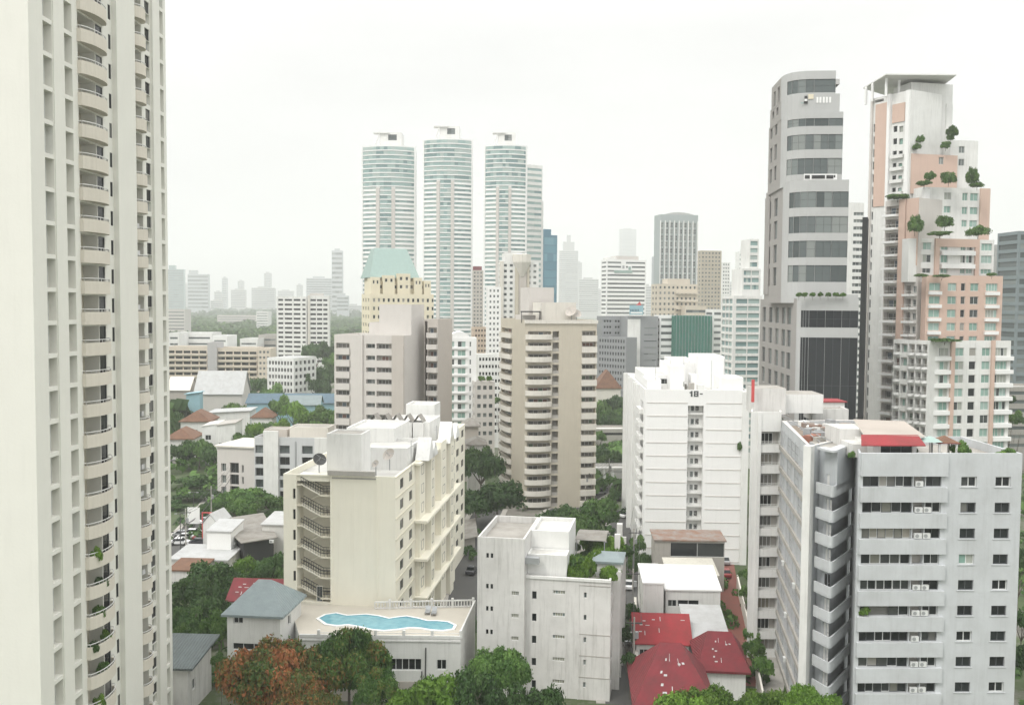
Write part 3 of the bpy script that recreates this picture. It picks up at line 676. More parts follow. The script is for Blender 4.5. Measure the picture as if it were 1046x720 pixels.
# ---------------------------------------------------------------- house with dark red roof behind the villa
C = corner(292, 610, 148); z8 = zt(262, 612, 148)
house('small_house', 'house with plain dark red roof just behind the teal-roofed villa', 'house', C, 4, 234, ('m', 7), z8 - .5, 'gable', 2.6, .5, M['white'], M['redroof2'], [], py=600)

# ---------------------------------------------------------------- white block in the centre with roof garden
D0 = 122.0
C = corner(624, 600, D0); P = box_poly(C, 10, 537, ('m', 20), 600)
zc = zt(600, 592, D0); 
b = Bld('apartment_block', 'weathered white block at bottom centre with roof garden and narrow windows', 'apartment block', C); b.sub = True
b.mass(P, 0, zc, M['whiteold'], M['roof'], 1.1)
# taller left part
Cl = (P[0][0], P[0][1]); dA = Vector((-math.cos(R(10)), math.sin(R(10)))); dB = Vector((math.sin(R(10)), math.cos(R(10))))
Cl = Vector(Cl) - dB * 1.2 - dA * .0
P2 = box_poly(tuple(Cl), 10, 487.5, ('m', 13), 600); zl = zt(512, 546, D0 + 3)
f2 = b.mass(P2, 0, zl, M['whiteold'], M['roof'], .9)
P2b = rel(Vector(P2[0]) + dB * .0, -dA, (0, 9.4), (6.5, 14)); 
f3 = b.mass(rel(Vector(P2[1]) + dB * 5.5, -dA, (.02, 5.2), (0, 8.5)), zc - 1, zl - .1, M['white'], M['roofw'], .5)
b.mass(rel(Vector(P2[1]) + dB * 2.2, -dA, (.03, 5.3), (0, 3.1)), zc - 1, zc + 2.6, M['white'], M['roofw'], .2)
b.fbox(f2 + 1, .5, 1.6, 0, 1.8, zl - 3.4, zl - 2.6, M['metal'])
X = lambda px: b.sx(f2, px, 600)
for k, py in enumerate((563, 594, 616.5, 640, 663, 686, 708)):
    zz = zt(500, py, D0 + 3)
    for a in (496.5, 501): b.win(f2, X(a), X(a + 2.6), zz - .5, zz + .15, .15, 0, 0, 'framed', 'glassd', .04)
for k in range(6):
    zz = zt(526, 606 + 23 * k, D0 + 1)
    b.win(f2, X(522.5), X(530), zz - .25, zz + .3, .12, 3, 0, 'frame', 'glassp', .05)
X = lambda px: b.sx(0, px, 640)
for k in range(6):
    zz = zt(570, 609 + 22.8 * k, D0 + 1)
    b.win(0, X(543.3), X(547.8), zz - .6, zz + .45, .25, 0, 0, 'framed', 'glassblk', .05)
    b.win(0, X(564.5), X(577), zz + .25, zz + .75, .12, 4, 0, 'frame', 'glassp', .06)
    b.win(0, X(596), X(599), zz - .05, zz + .7, .15, 0, 0, 'frame', 'glassgrey', .05)
for py in (599, 649, 671, 693, 716): 
    zz = zt(600, py, D0); b.fbox(0, X(591), b.faces[0]['L'], 0, .06, zz - .05, zz + .03, M['concrete'])
b.fbox(0, X(590.5), X(591.5), 0, .08, 0, zc, M['whiteold']); b.fbox(0, .0, b.faces[0]['L'], 0, .18, zc - .35, zc, M['white'])
L = b.faces[1]['L']
for k in range(5):
    for j in range(5): b.win(1, L * (.06 + .19 * j), L * (.06 + .19 * j) + 2.2, zc - 2.6 - 3 * k, zc - 1.1 - 3 * k, .3, 1, 0, 'frame', 'glassd', .1)
for j in range(4): b.fbox(1, L * (.20 + .22 * j), L * (.20 + .22 * j) + .35, 0, 1.0, 0, zc + (1.5 if j == 3 else 0), M['whiteold'])
b.fbox(1, L - 1.2, L - .2, -.5, .3, zc, zc + 3, M['whiteold']); b.fbox(1, L - 6, L - 5.4, -.5, .3, zc, zc + 2.6, M['whiteold'])
GARD = (Vector(P[0]), -dA, dB, zc)   # roof garden frame
sh = MB(); 
b.finish()
def roofpt(u, v): p = GARD[0] + GARD[1] * u + GARD[2] * v; return p
# garden sheds on that roof
r0 = rel(roofpt(5.4, 12.5), GARD[1], (0, 4.0), (0, 6)); q = MB(); gable_roof(q, r0, zc + 2.0, .35, .2, M['tinroof'], .08)
for p in r0: q.tube((*p, zc - 1), (*p, zc + 1.9), .09, M['metal'], n=4)
single('garden_pergola', q, (*r0[0], zc - 1.1), 'grey sheet-roofed pergola among the roof garden plants', 'pergola')
r0 = rel(roofpt(8.6, 5.5), GARD[1], (0, 3.6), (0, 5)); q = MB(); q.prism(r0, zc - 1.1, zc + .7, M['white']); hip(q, r0, zc + .95, .6, .35, M['tealroof'])
single('garden_shed', q, (*r0[0], zc - 1.1), 'small roof-garden hut with pale teal roof on the central white block', 'shed')

# ---------------------------------------------------------------- bright white tower with number on its top
C = corner(659, 400, 189); P = box_poly(C, 92.3, 640, 764.5, 430); zt7 = zt(659, 397.5, 189)
b = Bld('apartment_tower', 'bright white slab tower with horizontal joints and a narrow window slot below painted numerals', 'apartment tower', C)
b.mass(P, 0, zt7, M['whiteclean'], M['roofw'], 1.0)
X = lambda px: b.sx(1, px, 470); f = b.faces[1]
fh = (zt(700, 411, 189) - zt(700, 559, 189)) / 11
zz0 = zt(700, 411, 189)
for k in range(13):
    z = zz0 - fh * k
    for a, c in ((660, 701.5), (720.5, 757)): b.fbox(1, max(.1, X(a)), X(c), 0, .09, z - .12, z, M['taupelight'])
b.op(1, X(702), X(718), .5, zz0 - .6, 1.6, M['white'])
T = b.T(1)
for k in range(13):
    z = zz0 - fh * k - 1.25
    for a, c, gm in ((702.3, 704, 'glassblk'), (706, 709.5, 'glassgrey'), (710.5, 714.5, 'glassd')):
        b.put(1, X(a), z - .6, -1.55, win_mesh(X(c) - X(a), 1.15, 0, 0, 'frame', gm, .06), 'window', 2)
    b.fbox(1, X(702), X(718), -1.6, -.75, z - 1.25, z - .85, M['white'])
for a, c in ((757, 764),): b.fbox(1, X(a), X(c), 0, .25, 0, zt7 - .3, M['white'])
# left side: slim balconies
L0 = b.faces[0]['L']
for k in range(13):
    z = zz0 - fh * k
    b.room(0, L0 - 9.5, L0 - 3, z - fh + .25, z - .3, 1.3, 'roomd', M['whiteold'], (.1, .9), 2)
    b.fbox(0, L0 - 9.7, L0 - 2.8, 0, .9, z - fh + .0, z - fh + .95, M['white'])
    b.win(0, L0 - 26, L0 - 22, z - 1.9, z - .7, .3, 1, 0, 'frame', 'glassd'); b.win(0, L0 - 40, L0 - 35, z - 1.9, z - .7, .3, 1, 0, 'frame', 'glassd')
for s_ in (11, 16, 30, 44): b.fbox(0, L0 - s_ - 1.2, L0 - s_, 0, .9, 0, zt7, M['white'])
# numerals "18 -" painted on the wall, as raised strokes
q = MB(); zc_ = zt(706, 402, 189); s0 = X(703.2); hh = 1.15; t = .22
def stroke(x0, x1, za, zb_): b.fbox(1, s0 + x0, s0 + x1, .0, .05, zc_ + za, zc_ + zb_, M['framed'], q)
stroke(.25, .6, -hh / 2, hh / 2); stroke(0, .25, hh / 2 - .45, hh / 2 - .2)
stroke(.85, 1.12, -hh / 2, hh / 2); stroke(1.5, 1.77, -hh / 2, hh / 2)
for za in (-hh / 2, -.12, hh / 2 - .25): stroke(1.12, 1.5, za, za + .25)
stroke(2.05, 2.6, -.1, .12)
q.build('number', b.root)
dn = b.faces[1]['d']; O = Vector(C)
def rf7(a, c): return rel(O, dn, (a[0] * .64, a[1] * .64), c)
z0 = zt7 - 1
b.mass(rf7((1, 5.5), (3, 12)), z0, zt(680, 386, 197), M['whiteclean'], M['roofw'], .3)
f9 = b.mass(rf7((1.5, 13), (12, 34)), z0, z0 + 3.2, M['whiteclean'], M['roofw'], .3)
b.win(f9, 2.2, 6.6, z0 + 1.1, z0 + 2.2, .15, 3, 0, 'frame', 'glassd')
f9 = b.mass(rf7((9, 13.5), (6, 26)), z0, zt(708, 372, 200), M['whiteclean'], M['roofw'], .3)
b.win(f9, 2.6, 4.2, z0 + 1, z0 + 2.1, .15, 1, 0, 'frame', 'glassd')
b.mass(rf7((14, 22), (20, 44)), z0, zt(720, 366, 225), M['whiteclean'], M['roofw'], .3)
f9 = b.mass(rf7((20, 29), (16, 30)), z0, z0 + 6.8, M['whiteclean'], M['roofw'], .4)
b.mass(rf7((24, 31), (2.2, 10)), z0, z0 + 3.3, M['whiteclean'], M['roofw'], .3)
b.mass(rf7((16, 18), (8, 12)), z0, z0 + 3.4, M['whiteclean'], M['roofw'], .2)
b.mass(rf7((31, 33), (10, 22)), z0, z0 + 2.6, M['whiteclean'], M['roofw'], .2)
for i in range(14):
    q = MB(); p = rf7((9 + rnd.random() * 22, 1), (1.5 + rnd.random() * 14, 1))[0]; w_ = .3 + rnd.random() * .6
    q.box(p[0] - w_, p[0] + w_, p[1] - w_, p[1] + w_, z0, z0 + .6 + rnd.random() * 1.6, M['concrete'] if i % 2 else M['white']); q.build('roof_box', b.root)
for i in range(5):
    an = MB(); p = rf7((4 + i * 6, 1), (5 + (i * 7) % 20, 1))[0]; an.tube((*p, z0), (*p, z0 + 6.5), .05, M['metal'], n=4); an.build('antenna_mast', b.root)
b.finish()
# ================================================================ the large grey-white complex on the right
S0 = corner(877, 480, 108); zs = zt(877, 462.5, 108)
P = box_poly(S0, 88.5, ('m', 14), 1044, 480); P[0] = (43.8, 121.0)
b = Bld('apartment_complex', 'large weathered pale grey apartment complex on the right, with angled corridor balconies and a courtyard', 'apartment complex', S0); b.sub = True
fS = b.mass(P, 0, zs, M['greypaint'], M['roof'], 1.0)
X = lambda px: b.sx(fS + 1, px, 490)
fh = 3.01
AC = MB(); AC.box(0, .85, -.32, 0, 0, .6, M['ac']); AC.tube((.3, -.33, .3), (.3, -.345, .3), .22, M['metal'], n=10); ACM = AC.mesh('air_conditioner')
for k in range(11):
    zb = zt(900, 497.2, 108) - fh * k
    # long glazed balcony strip: sliding panes, then the machine bay, then a window
    a, c = X(881.5), X(932.5)
    r = b.op(fS + 1, a, c, zb, zb + 1.25, .55, M['room'])
    kind = (0, 0, 2, 0, 0, 1, 0, 0, 0, 0, 0)[k]
    b.rnd.seed(k * 7 + 3); n = 5 if k % 2 else 6; wd = (c - a) / n
    for j in range(n):
        if k == 5 and j < 3: continue
        gm = 'glassd' if (b.rnd.random() < .62 and k != 2) else ('glass' if k != 2 else 'room')
        b.put(fS + 1, a + wd * j + .02, zb + .01, -.3 - .06 * (j % 2), win_mesh(wd, 1.23, 0, 0, 'frame' if k in (3, 4) or b.rnd.random() < .3 else 'framed', gm, .06), 'window', 1.5)
    b.op(fS + 1, X(933.5), X(945), zb + .05, zb + 1.2, .7, M['concrete'])
    for j in range(2 if k % 3 else 1):
        if k != 3: b.put(fS + 1, X(935) + j * 1.0, zb + .08, -.1, ACM, 'air_conditioner', .6)
    b.win(fS + 1, X(946), X(961.8), zb + .05, zb + 1.2, .25, 1, 0, 'frame' if k % 2 else 'framed', 'glassd', .06)
    b.win(fS + 1, X(982), X(997.8), zb + .02, zb + 1.2, .2, 1 , 0, 'framed' if k % 3 else 'frame', 'glassd' if k != 3 else 'glassg', .1)
    b.win(fS + 1, X(1017), X(1032.5), zb + .02, zb + 1.2, .2, 1, 0, 'framed' if k % 4 else 'frame', 'glassd', .1)
    b.fbox(fS + 1, X(878.5), X(967), 0, .38, zb - 1.72, zb - .02, M['greypaint'])
    for q_ in (980.5, 1015.5): b.fbox(fS + 1, X(q_), X(q_ + 18.5), 0, .08, zb - .08, zb + .0, M['greypaint'])
b.fbox(fS + 1, X(878.5), X(967), 0, .38, zt(900, 497.2, 108) + 1.28, zs + .02, M['greypaint'])
for k in range(2):   # planters with greenery in the sixth strip
    pass
# the long wing with the courtyard facade
A = corner(797, 500, 138); B = corner(825.5, 500, 112.6)
zw_ = zs
Cc = (B[0] + 8.2, B[1] + 1.2); Dd = (A[0] + 12.5, A[1] + 2)
Cc = (44.0, 121.8)
fW = b.mass([A, B, Cc, Dd], 0, zw_, M['greypaint'], wallm('rusty_roof', (.26, .21, .17), stain=.7, streak=0, sc_=.5), .7, .6, capm=M['taupelight'])
L = b.faces[fW]['L']
for k in range(11):
    z = zw_ - 1.0 - 3.05 * (k + 1)
    if z < .5: break
    n = 7; wd = (L - .8) / n
    for j in range(n):
        b.put(fW, .3 + wd * j, z + .5, .02, win_mesh(round(wd - .3, 2), 2.15, 3, 1, 'metal' if b.rnd.random() < .5 else 'framed', 'roomd' if b.rnd.random() < .75 else 'glassd', .07), 'window', 6)
        if b.rnd.random() < .06: b.put(fW, .8 + wd * j, z + .2, .35, ACM, 'air_conditioner', .6)
    b.fbox(fW, 0, L, 0, .3, z - .1, z + .5, M['concrete'])
for j in range(8): b.fbox(fW, .1 + (L - .8) / 7 * j, .1 + (L - .8) / 7 * j + .18, 0, .1, 0, zw_ - 1, M['greypaint'])
# thick white pillar at the wing's end
b.fbox(fW + 1, -.25, .75, -.6, .35, 0, zw_ + .1, M['white'])
# open corridor: plan line from the pillar out to a nose and back to the slab
P0 = Vector(corner(832.5, 540, 112.3)); V0 = Vector(corner(850.5, 540, 109.2)); R0 = Vector(corner(875.5, 540, 117.5))
def offl(pts, t):
    res = []
    for i, p in enumerate(pts):
        ds = [(pts[j + 1] - pts[j]).normalized() for j in (i - 1, i) if 0 <= j < len(pts) - 1]
        n_ = sum((Vector((-d.y, d.x)) for d in ds), Vector((0, 0))) / len(ds); k = n_.length; res.append(p + n_ / (k * k) * t if k > .3 else p + n_ * t)
    return res
def soft(P0, V0, R0, k=6):
    a, c = V0.lerp(P0, .2), V0.lerp(R0, .12); res = [P0]
    for i in range(k + 1):
        u = i / k; res.append(a * (1 - u) ** 2 + V0 * 2 * u * (1 - u) + c * u * u)
    return res + [R0]
O_ = soft(P0, V0, R0); I_ = offl(O_, .18); back = offl([P0, V0, R0], 1.15)
bp = [tuple(back[0]), tuple(back[1]), tuple(back[2]), (R0.x + 1, R0.y + 6), (P0.x + 1, P0.y + 6)]
fC = b.mass(bp, 0, zs - .2, M['greyblue'], M['roof'], 0)
wallc = M['greypaint']
ring = [tuple(p) for p in O_] + [tuple(back[2]), tuple(back[1]), tuple(back[0])]
for k in range(12):
    z = zt(850, 497.5, 110) - 2.98 * k + .2       # parapet top
    if z < 1: break
    q = MB()
    for i in range(len(O_) - 1):
        a, c, d, e = O_[i], O_[i + 1], I_[i + 1], I_[i]
        q.quad((*a, z - 1.15), (*c, z - 1.15), (*c, z), (*a, z), wallc); q.quad((*e, z), (*d, z), (*d, z - 1.1), (*e, z - 1.1), wallc)
        q.quad((*a, z), (*c, z), (*d, z), (*e, z), wallc)
    q.prism(ring, z - 1.3, z - 1.1, wallc)
    o = q.build('corridor_balcony', b.root)
    for f_, u, w_ in ((fC, .42, .95),):
        LL = b.faces[f_]['L']; b.op(f_, LL * u, LL * u + w_, z - 1.08, z + .95, .12)
        dm = MB(); dm.quad((0, 0, 0), (w_, 0, 0), (w_, 0, 2.02), (0, 0, 2.02), M['white'] if k != 4 else M['black']); dm.box(w_ * .8, w_ * .88, -.06, 0, .95, 1.05, M['metal'])
        b.put(f_, LL * u, z - 1.08, -.11, dm.mesh('door'), 'door', 2)
q = MB(); q.prism([tuple(V0.lerp(R0, .12)), tuple(R0), tuple(back[2]), tuple(back[1])], zt(860, 497, 110) - .4, zs - .25, M['greyblue']); q.prism(ring, zs - .25, zs, wallc); q.build('upper_corner_wall', b.root)
# north wing across the courtyard
Ln = corner(766, 500, 138); nd = Vector((5, 20)).normalized() * 24
Ar = (A[0] - .05, A[1] + .02)
fN = b.mass([Ln, Ar, (Ar[0] + nd.x, Ar[1] + nd.y), (Ln[0] + nd.x, Ln[1] + nd.y)], 0, zt(780, 420.5, 138), M['white'], M['roof'], .6)
X = lambda px: b.sx(fN, px, 520)
for k in range(11):
    z = zt(785, 461.5, 138) - 3.08 * (k - 1)
    if z < 2: break
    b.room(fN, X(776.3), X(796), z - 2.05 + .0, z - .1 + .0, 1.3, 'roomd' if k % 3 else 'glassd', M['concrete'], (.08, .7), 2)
    q = MB(); w_ = round(X(796) - X(776.3), 2)
    if 'nrail' not in WC:
        for i in range(14): q.tube((w_ * i / 13, -.02, 0), (w_ * i / 13, -.02, .5), .025, M['rail'], n=4, caps=False)
        q.tube((0, -.02, .5), (w_, -.02, .5), .04, M['rail'], n=4); WC['nrail'] = q.mesh('railing')
    b.put(fN, X(776.3), z - 2.05, -.05, WC['nrail'], 'railing', 2)
b.fbox(fN, X(772), X(775.5), 0, .3, 0, zt(780, 420.5, 138), M['white'])
L0 = b.faces[fN + 3]['L']
for k in range(10):
    z = 32.5 - 3.08 * k
    if z > 2: b.win(fN + 3, L0 - 5.5, L0 - 3, z, z + 1.4, .2, 1, 0, 'frame', 'glassd'); b.win(fN + 3, L0 - 15, L0 - 11, z, z + 1.4, .2, 1, 0, 'frame', 'glassd')
zN = zt(780, 420.5, 138) - .6
b.mass(rel(Vector(Ln) + Vector((.6, .6)), (1, -.03), (.3, 4.9), (1.5, 7)), zN, zt(785, 396, 141), M['whiteold'], M['roof'], 0)
b.mass(rel(Vector(Ln) + Vector((6, 2)), (1, -.03), (-.3, 5.6), (1.8, 8)), zN, zt(828, 402, 143), M['white'], M['roof'], 0)
b.mass(rel(Vector(A) + Vector((7, 4)), (1, -.05), (-.5, 5), (3, 8)), zw_ - .8, zw_ + 1.0, M['whiteold'], M['roof'], .2)
q = MB(); p = at(769, 398, 138.6); q.box(p.x - .2, p.x + .2, p.y - .2, p.y + .1, zt(769, 411, 138), zt(769, 388, 138), M['redsign']); q.build('sign', b.root)
# penthouse with red canopy on the slab
f0 = b.faces[fS + 1]; dS = f0['d']; zr = zs - 1
sp = lambda px: X2(px)
X2 = lambda px: b.sx(fS + 1, px, 480); M['sheet_tan'] = wallm('tan_sheet_roof', (.41, .365, .325), stain=.3, streak=0)
rp = lambda a, c: rel(f0['p'], dS, a, c)
fP = b.mass(rp((X2(896), X2(941)), (1.3, 7)), zr, zt(915, 452, 110), M['white'], M['roofw'], 0)
b.mass(rp((X2(881) , X2(896)), (3, 7)), zr, zt(915, 454, 111), M['whiteold'], M['roofw'], 0)
Lp = b.faces[fP]['L']; b.win(fP, .9, Lp - .5, zr + .3, zt(915, 454, 110), .2, 2, 0, 'framed', 'glassblk', .08)
q = MB(); a0, a1 = X2(880.5), X2(946.5); T = b.T(fS + 1); zt_, zb_ = zt(915, 444, 110), zt(915, 454.5, 108.6)
tp = [T(a0 + .6, -2.0, zt_), T(a1 - .2, -2.0, zt_), T(a1, -.4, zb_), T(a0, -.4, zb_)]
q.quad(tp[3], tp[2], tp[1], tp[0], M['redroof']); q.quad(*[(x, y, z - .12) for x, y, z in tp], M['redroof'])
q.quad(tp[3], tp[0], T(a0 + .6, -2.0, zt_ - .12), T(a0, -.4, zb_ - .12), M['redroof']); q.quad(tp[3], tp[2], T(a1, -.4, zb_ - .12), T(a0, -.4, zb_ - .12), M['redroof'])
q.build('awning', b.root)
q = MB(); tp = [tuple(at(*v)) for v in ((883, 444.3, 110), (944.5, 444.8, 110), (924, 430, 122), (872, 428, 122))]
q.quad(*tp, M['sheet_tan']); q.quad(*[(x, y, z - .2) for x, y, z in tp][::-1], M['sheet_tan'])
for i in range(4): 
    a, c = tp[i], tp[(i + 1) % 4]; q.quad((a[0], a[1], a[2] - .2), (c[0], c[1], c[2] - .2), c, a, M['tanlight'])
q.build('penthouse_roof', b.root)
b.mass(rp((X2(880), X2(930)), (7, 12)), zr, zt_, M['whiteold'], M['roofw'], 0)
q = MB(); rr = rel(Vector(A) + Vector((8.5, 11)), (1, 0), (0, 4.5), (0, 4)); q.prism(rr, zr, zr + 2.6, M['white']); q.prism(inset(rr, -.3), zr + 2.605, zr + 2.8, M['redroof']); q.build('roof_shelter', b.root)
# clutter on the wing's roof
FW = b.faces[fW]; rr_ = random.Random(5)
for i in range(70):
    u = rr_.random() * L * .95; v = 1.2 + rr_.random() * 7.2; p = FW['p'] + FW['d'] * u - FW['n'] * v; s_ = .25 + rr_.random() * .7; a_ = rr_.random() * 3
    mm = rr_.choice([M['concrete'], M['white'], M['rustroof'], M['metal'], M['tinroof'], M['brick']]); hh = .2 + rr_.random() * .9
    c, s2 = math.cos(a_), math.sin(a_); q = MB()
    q.box(-s_, s_, -s_ * .6, s_ * .6, 0, hh, mm, lambda x, y, z: (p.x + x * c - y * s2, p.y + x * s2 + y * c, zw_ - .69 + z)); q.build('roof_box', b.root)
for i in range(9):
    q = MB(); u = rr_.random() * L; v = 1.5 + rr_.random() * 6; p = FW['p'] + FW['d'] * u - FW['n'] * v; a_ = rr_.random() * 3
    q.tube((p.x, p.y, zw_ - .3), (p.x + 2.6 * math.cos(a_), p.y + 2.6 * math.sin(a_), zw_ + rr_.random() * 1.4), .07, M['metal'], n=4); q.build('roof_bar', b.root)
COMPLEX = b
b.finish()
# things on that slab's roof terrace
TS = T
b0 = b; XS = lambda px: b0.sx(fS + 1, px, 480)
pz = lambda px, y_: TS(XS(px), -y_, zs - 1)
def gazebo():
    p = pz(974, 2.4); t = empty('gazebo', p, 'small roof terrace gazebo with pale posts and reddish tiled top', 'gazebo')
    q = MB(); q.prism([(p[0] - 1.3, p[1] - 1.3), (p[0] + 1.3, p[1] - 1.3), (p[0] + 1.3, p[1] + 1.3), (p[0] - 1.3, p[1] + 1.3)], p[2] + 1.9, p[2] + 2.0, M['redroof2'])
    k = [(p[0] + x, p[1] + y, p[2] + 2.0) for x, y in ((-1.3, -1.3), (1.3, -1.3), (1.3, 1.3), (-1.3, 1.3))]
    for i in range(4): q.poly([k[i], k[(i + 1) % 4], (p[0], p[1], p[2] + 2.75)], M['brownroof'])
    q.build('roof', t)
    for x in (-1, 1):
        for y in (-1, 1):
            q = MB(); q.tube((p[0] + x, p[1] + y, p[2]), (p[0] + x, p[1] + y, p[2] + 1.9), .14, M['white']); q.build('post', t)
gazebo()
p = pz(958, 2.2); t = empty('garden_umbrella', p, 'pale blue-green parasol open on the roof terrace beside the red canopy', 'parasol')
q = MB(); n = 8
for i in range(n):
    a, c = 6.2832 * i / n, 6.2832 * (i + 1) / n; q.poly([(p[0] + 1.5 * math.cos(a), p[1] + 1.5 * math.sin(a), p[2] + 2.1), (p[0] + 1.5 * math.cos(c), p[1] + 1.5 * math.sin(c), p[2] + 2.1), (p[0], p[1], p[2] + 2.7)], M['palegreen'])
q.build('canopy', t); q = MB(); q.tube(p, (p[0], p[1], p[2] + 2.6), .05, M['metal']); q.build('pole', t)

# ---------------------------------------------------------------- beige tower with curved balconies
C = corner(536, 400, 238); P = box_poly(C, 78, 511.5, 609, 400); zb = zt(560, 327, 238)
b = Bld('apartment_tower', 'tan apartment tower with stacked curved pale balconies, in the middle of the picture', 'apartment tower', C)
b.mass(P, 0, zb, M['tan'], M['roof'], .8)
X = lambda px: b.sx(1, px, 400); Y = lambda px: b.sx(0, px, 400); fh = 11.5 * 238 / 970
z = zt(560, 338.5, 238); k = 0
while z > 1.5:
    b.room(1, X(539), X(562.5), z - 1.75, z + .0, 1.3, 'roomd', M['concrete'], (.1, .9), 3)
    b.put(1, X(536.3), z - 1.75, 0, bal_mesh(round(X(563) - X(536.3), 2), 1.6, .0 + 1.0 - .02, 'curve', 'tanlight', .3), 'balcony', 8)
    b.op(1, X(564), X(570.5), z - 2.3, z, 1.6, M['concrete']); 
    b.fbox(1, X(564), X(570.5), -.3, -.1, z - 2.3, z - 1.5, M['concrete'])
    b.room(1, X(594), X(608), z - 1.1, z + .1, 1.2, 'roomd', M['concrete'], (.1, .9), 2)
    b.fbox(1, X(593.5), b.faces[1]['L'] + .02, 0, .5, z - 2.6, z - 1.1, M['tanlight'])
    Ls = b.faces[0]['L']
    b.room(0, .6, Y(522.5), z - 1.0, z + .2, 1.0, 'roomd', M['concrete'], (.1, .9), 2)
    b.put(0, .3, z - 2.0, 0, bal_mesh(round(Y(523) - .3, 2), 1.5, 1.0, 'curve', 'tanlight', .3), 'balcony', 6)
    z -= fh; k += 1
dn = b.faces[1]['d']
rb = lambda a, c: rel(C, dn, a, c)
zr = zb - .8
ptx = lambda px, D: (at(px, 300, D).x)
f = b.mass(rb((X(556.5), X(592)), (4, 14)), zr, zt(575, 309, 243), M['tanlight'], M['roof'], .3)
b.mass(rb((X(553), X(580)), (15, 25)), zr, zt(570, 294, 258), M['taupelight'], M['roofw'], .3)
b.mass(rb((X(538), X(552)), (6, 14)), zr, zt(545, 322, 243), M['taupelight'], M['roofw'], .3)
b.fbox(1, -.2, b.faces[1]['L'] + .2, 0, .4, zb - .9, zb, M['tanlight'])
q = MB(); p = at(540, 319, 241); q.prism(rel((p.x - 2, p.y), (1, 0), (0, 5), (0, 4)), p.z, p.z + .3, M['darkbrown'])
for dx in (-1.8, 2.8): q.tube((p.x + dx, p.y + .3, zr), (p.x + dx, p.y + .3, p.z), .12, M['darkbrown'], n=4)
q.build('roof_shelter', b.root)
dish(584, 319, 243, 1.6, b.root); dish(589, 321, 243, 1.2, b.root, .4)
b.finish()

# ---------------------------------------------------------------- concrete apartment block left of centre
C = corner(413, 380, 230); P = box_poly(C, 14, 341.5, 434, 380); z1 = zt(380, 342.5, 230)
b = Bld('apartment_block', 'taupe concrete apartment block with taller blank shaft, behind the cream stair block', 'apartment block', C)
b.mass(P, 0, z1, M['taupelight'], M['roofw'], .8)
X = lambda px: b.sx(0, px, 380); fh = 12.25 * 230 / 970
for k in range(19):
    z = zt(360, 350.3, 234) - fh * k
    if z < 3: break
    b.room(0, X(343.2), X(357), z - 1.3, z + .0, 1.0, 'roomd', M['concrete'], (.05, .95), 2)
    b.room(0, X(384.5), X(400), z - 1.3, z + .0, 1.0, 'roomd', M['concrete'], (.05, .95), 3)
    b.win(0, X(374), X(383), z - 1.2, z - .1, .9, 1, 0, 'frame', 'glassgrey', .08)
    b.fbox(0, X(343), X(357.5), 0, .35, z - 2.85, z - 1.3, M['taupelight'])
b.fbox(0, X(359), X(371), 0, .5, 0, z1, M['taupelight']); b.fbox(0, X(401), b.faces[0]['L'], 0, .6, 0, z1, M['taupe'])
dn = b.faces[0]['d']
rb = lambda a, c: rel(b.faces[0]['p'], dn, a, c)
zs2 = zt(405, 311, 232)
f = b.mass(rb((X(379.5), b.faces[0]['L'] - .02), (5, 14.5)), z1 - 1, zs2, M['taupelight'], M['roofw'], .5)
f = b.mass(rb((X(379) - 3, X(379)), (6, 14)), z1 - 1, z1 + 3, M['taupelight'], M['roofw'], .3)
# balcony stack on the far right, beyond a dark slot
C2 = corner(447, 400, 238); P2 = box_poly(C2, 14, 433.3, ('m', 12), 400)
f = b.mass(P2, 0, zt(445, 326, 238), M['taupe'], M['roofw'], .6)
X2_ = lambda px: b.sx(f, px, 400)
for k in range(18):
    z = zt(441, 335, 238) - fh * k
    if z < 3: break
    b.room(f, X2_(437.3), X2_(446), z - 1.4, z + .1, 1.0, 'roomd', M['concrete'], (.1, .9), 1)
    b.put(f, X2_(437), z - 2.2, 0, bal_mesh(round(X2_(447) - X2_(437), 2), 1.3, 1.0, 'box', 'taupelight', .25), 'balcony', 4)
b.op(f, .1, X2_(436.5), 1, zt(445, 328, 238), 2.0, M['blackwall'])
b.finish()

# ---------------------------------------------------------------- grey office tower with stepped rounded tiers
def rounded(px_c, D, phi, pl, pr, rad, n=6, py=300, dep=32):
    """left face, rounded near corner, front face; CCW"""
    C = Vector(corner(px_c, py, D)); a = R(phi); dA = Vector((-math.cos(a), math.sin(a))); dB = Vector((math.sin(a), math.cos(a)))
    la = hit(pl, py, C, dA); lb = hit(pr, py, C, dB); A = C + dA * la; Bp = C + dB * lb
    s, e = C + dA * rad, C + dB * rad; arc = []
    for i in range(n + 1):
        u = i / n; arc.append(tuple(s * (1 - u) ** 2 + C * 2 * u * (1 - u) + e * u * u))
    return [tuple(A)] + arc + [tuple(Bp), tuple(Bp + dA * la)]
GD = 212
b = Bld('office_tower', 'tall grey stepped office tower with rounded corner and a faint emblem near its top', 'office tower', corner(806, 300, GD))
g1, g2 = M['granite'], M['granited']
zz = lambda py, px=830: zt(px, py, GD)
def band(faces, py0, py1, gm, depth=.5, mul=1.0):
    for i in faces:
        f = b.faces[i]; L_ = f['L']; n_ = max(1, round(L_ / 3.4)) if L_ > 6 else 1
        for k in range(n_):
            b.win(i, .01 + L_ * k / n_, L_ * (k + 1) / n_ - .01, zz(py1), zz(py0), .12, 1 if L_ > 6 else 0, 1, 'framed', gm, .05)
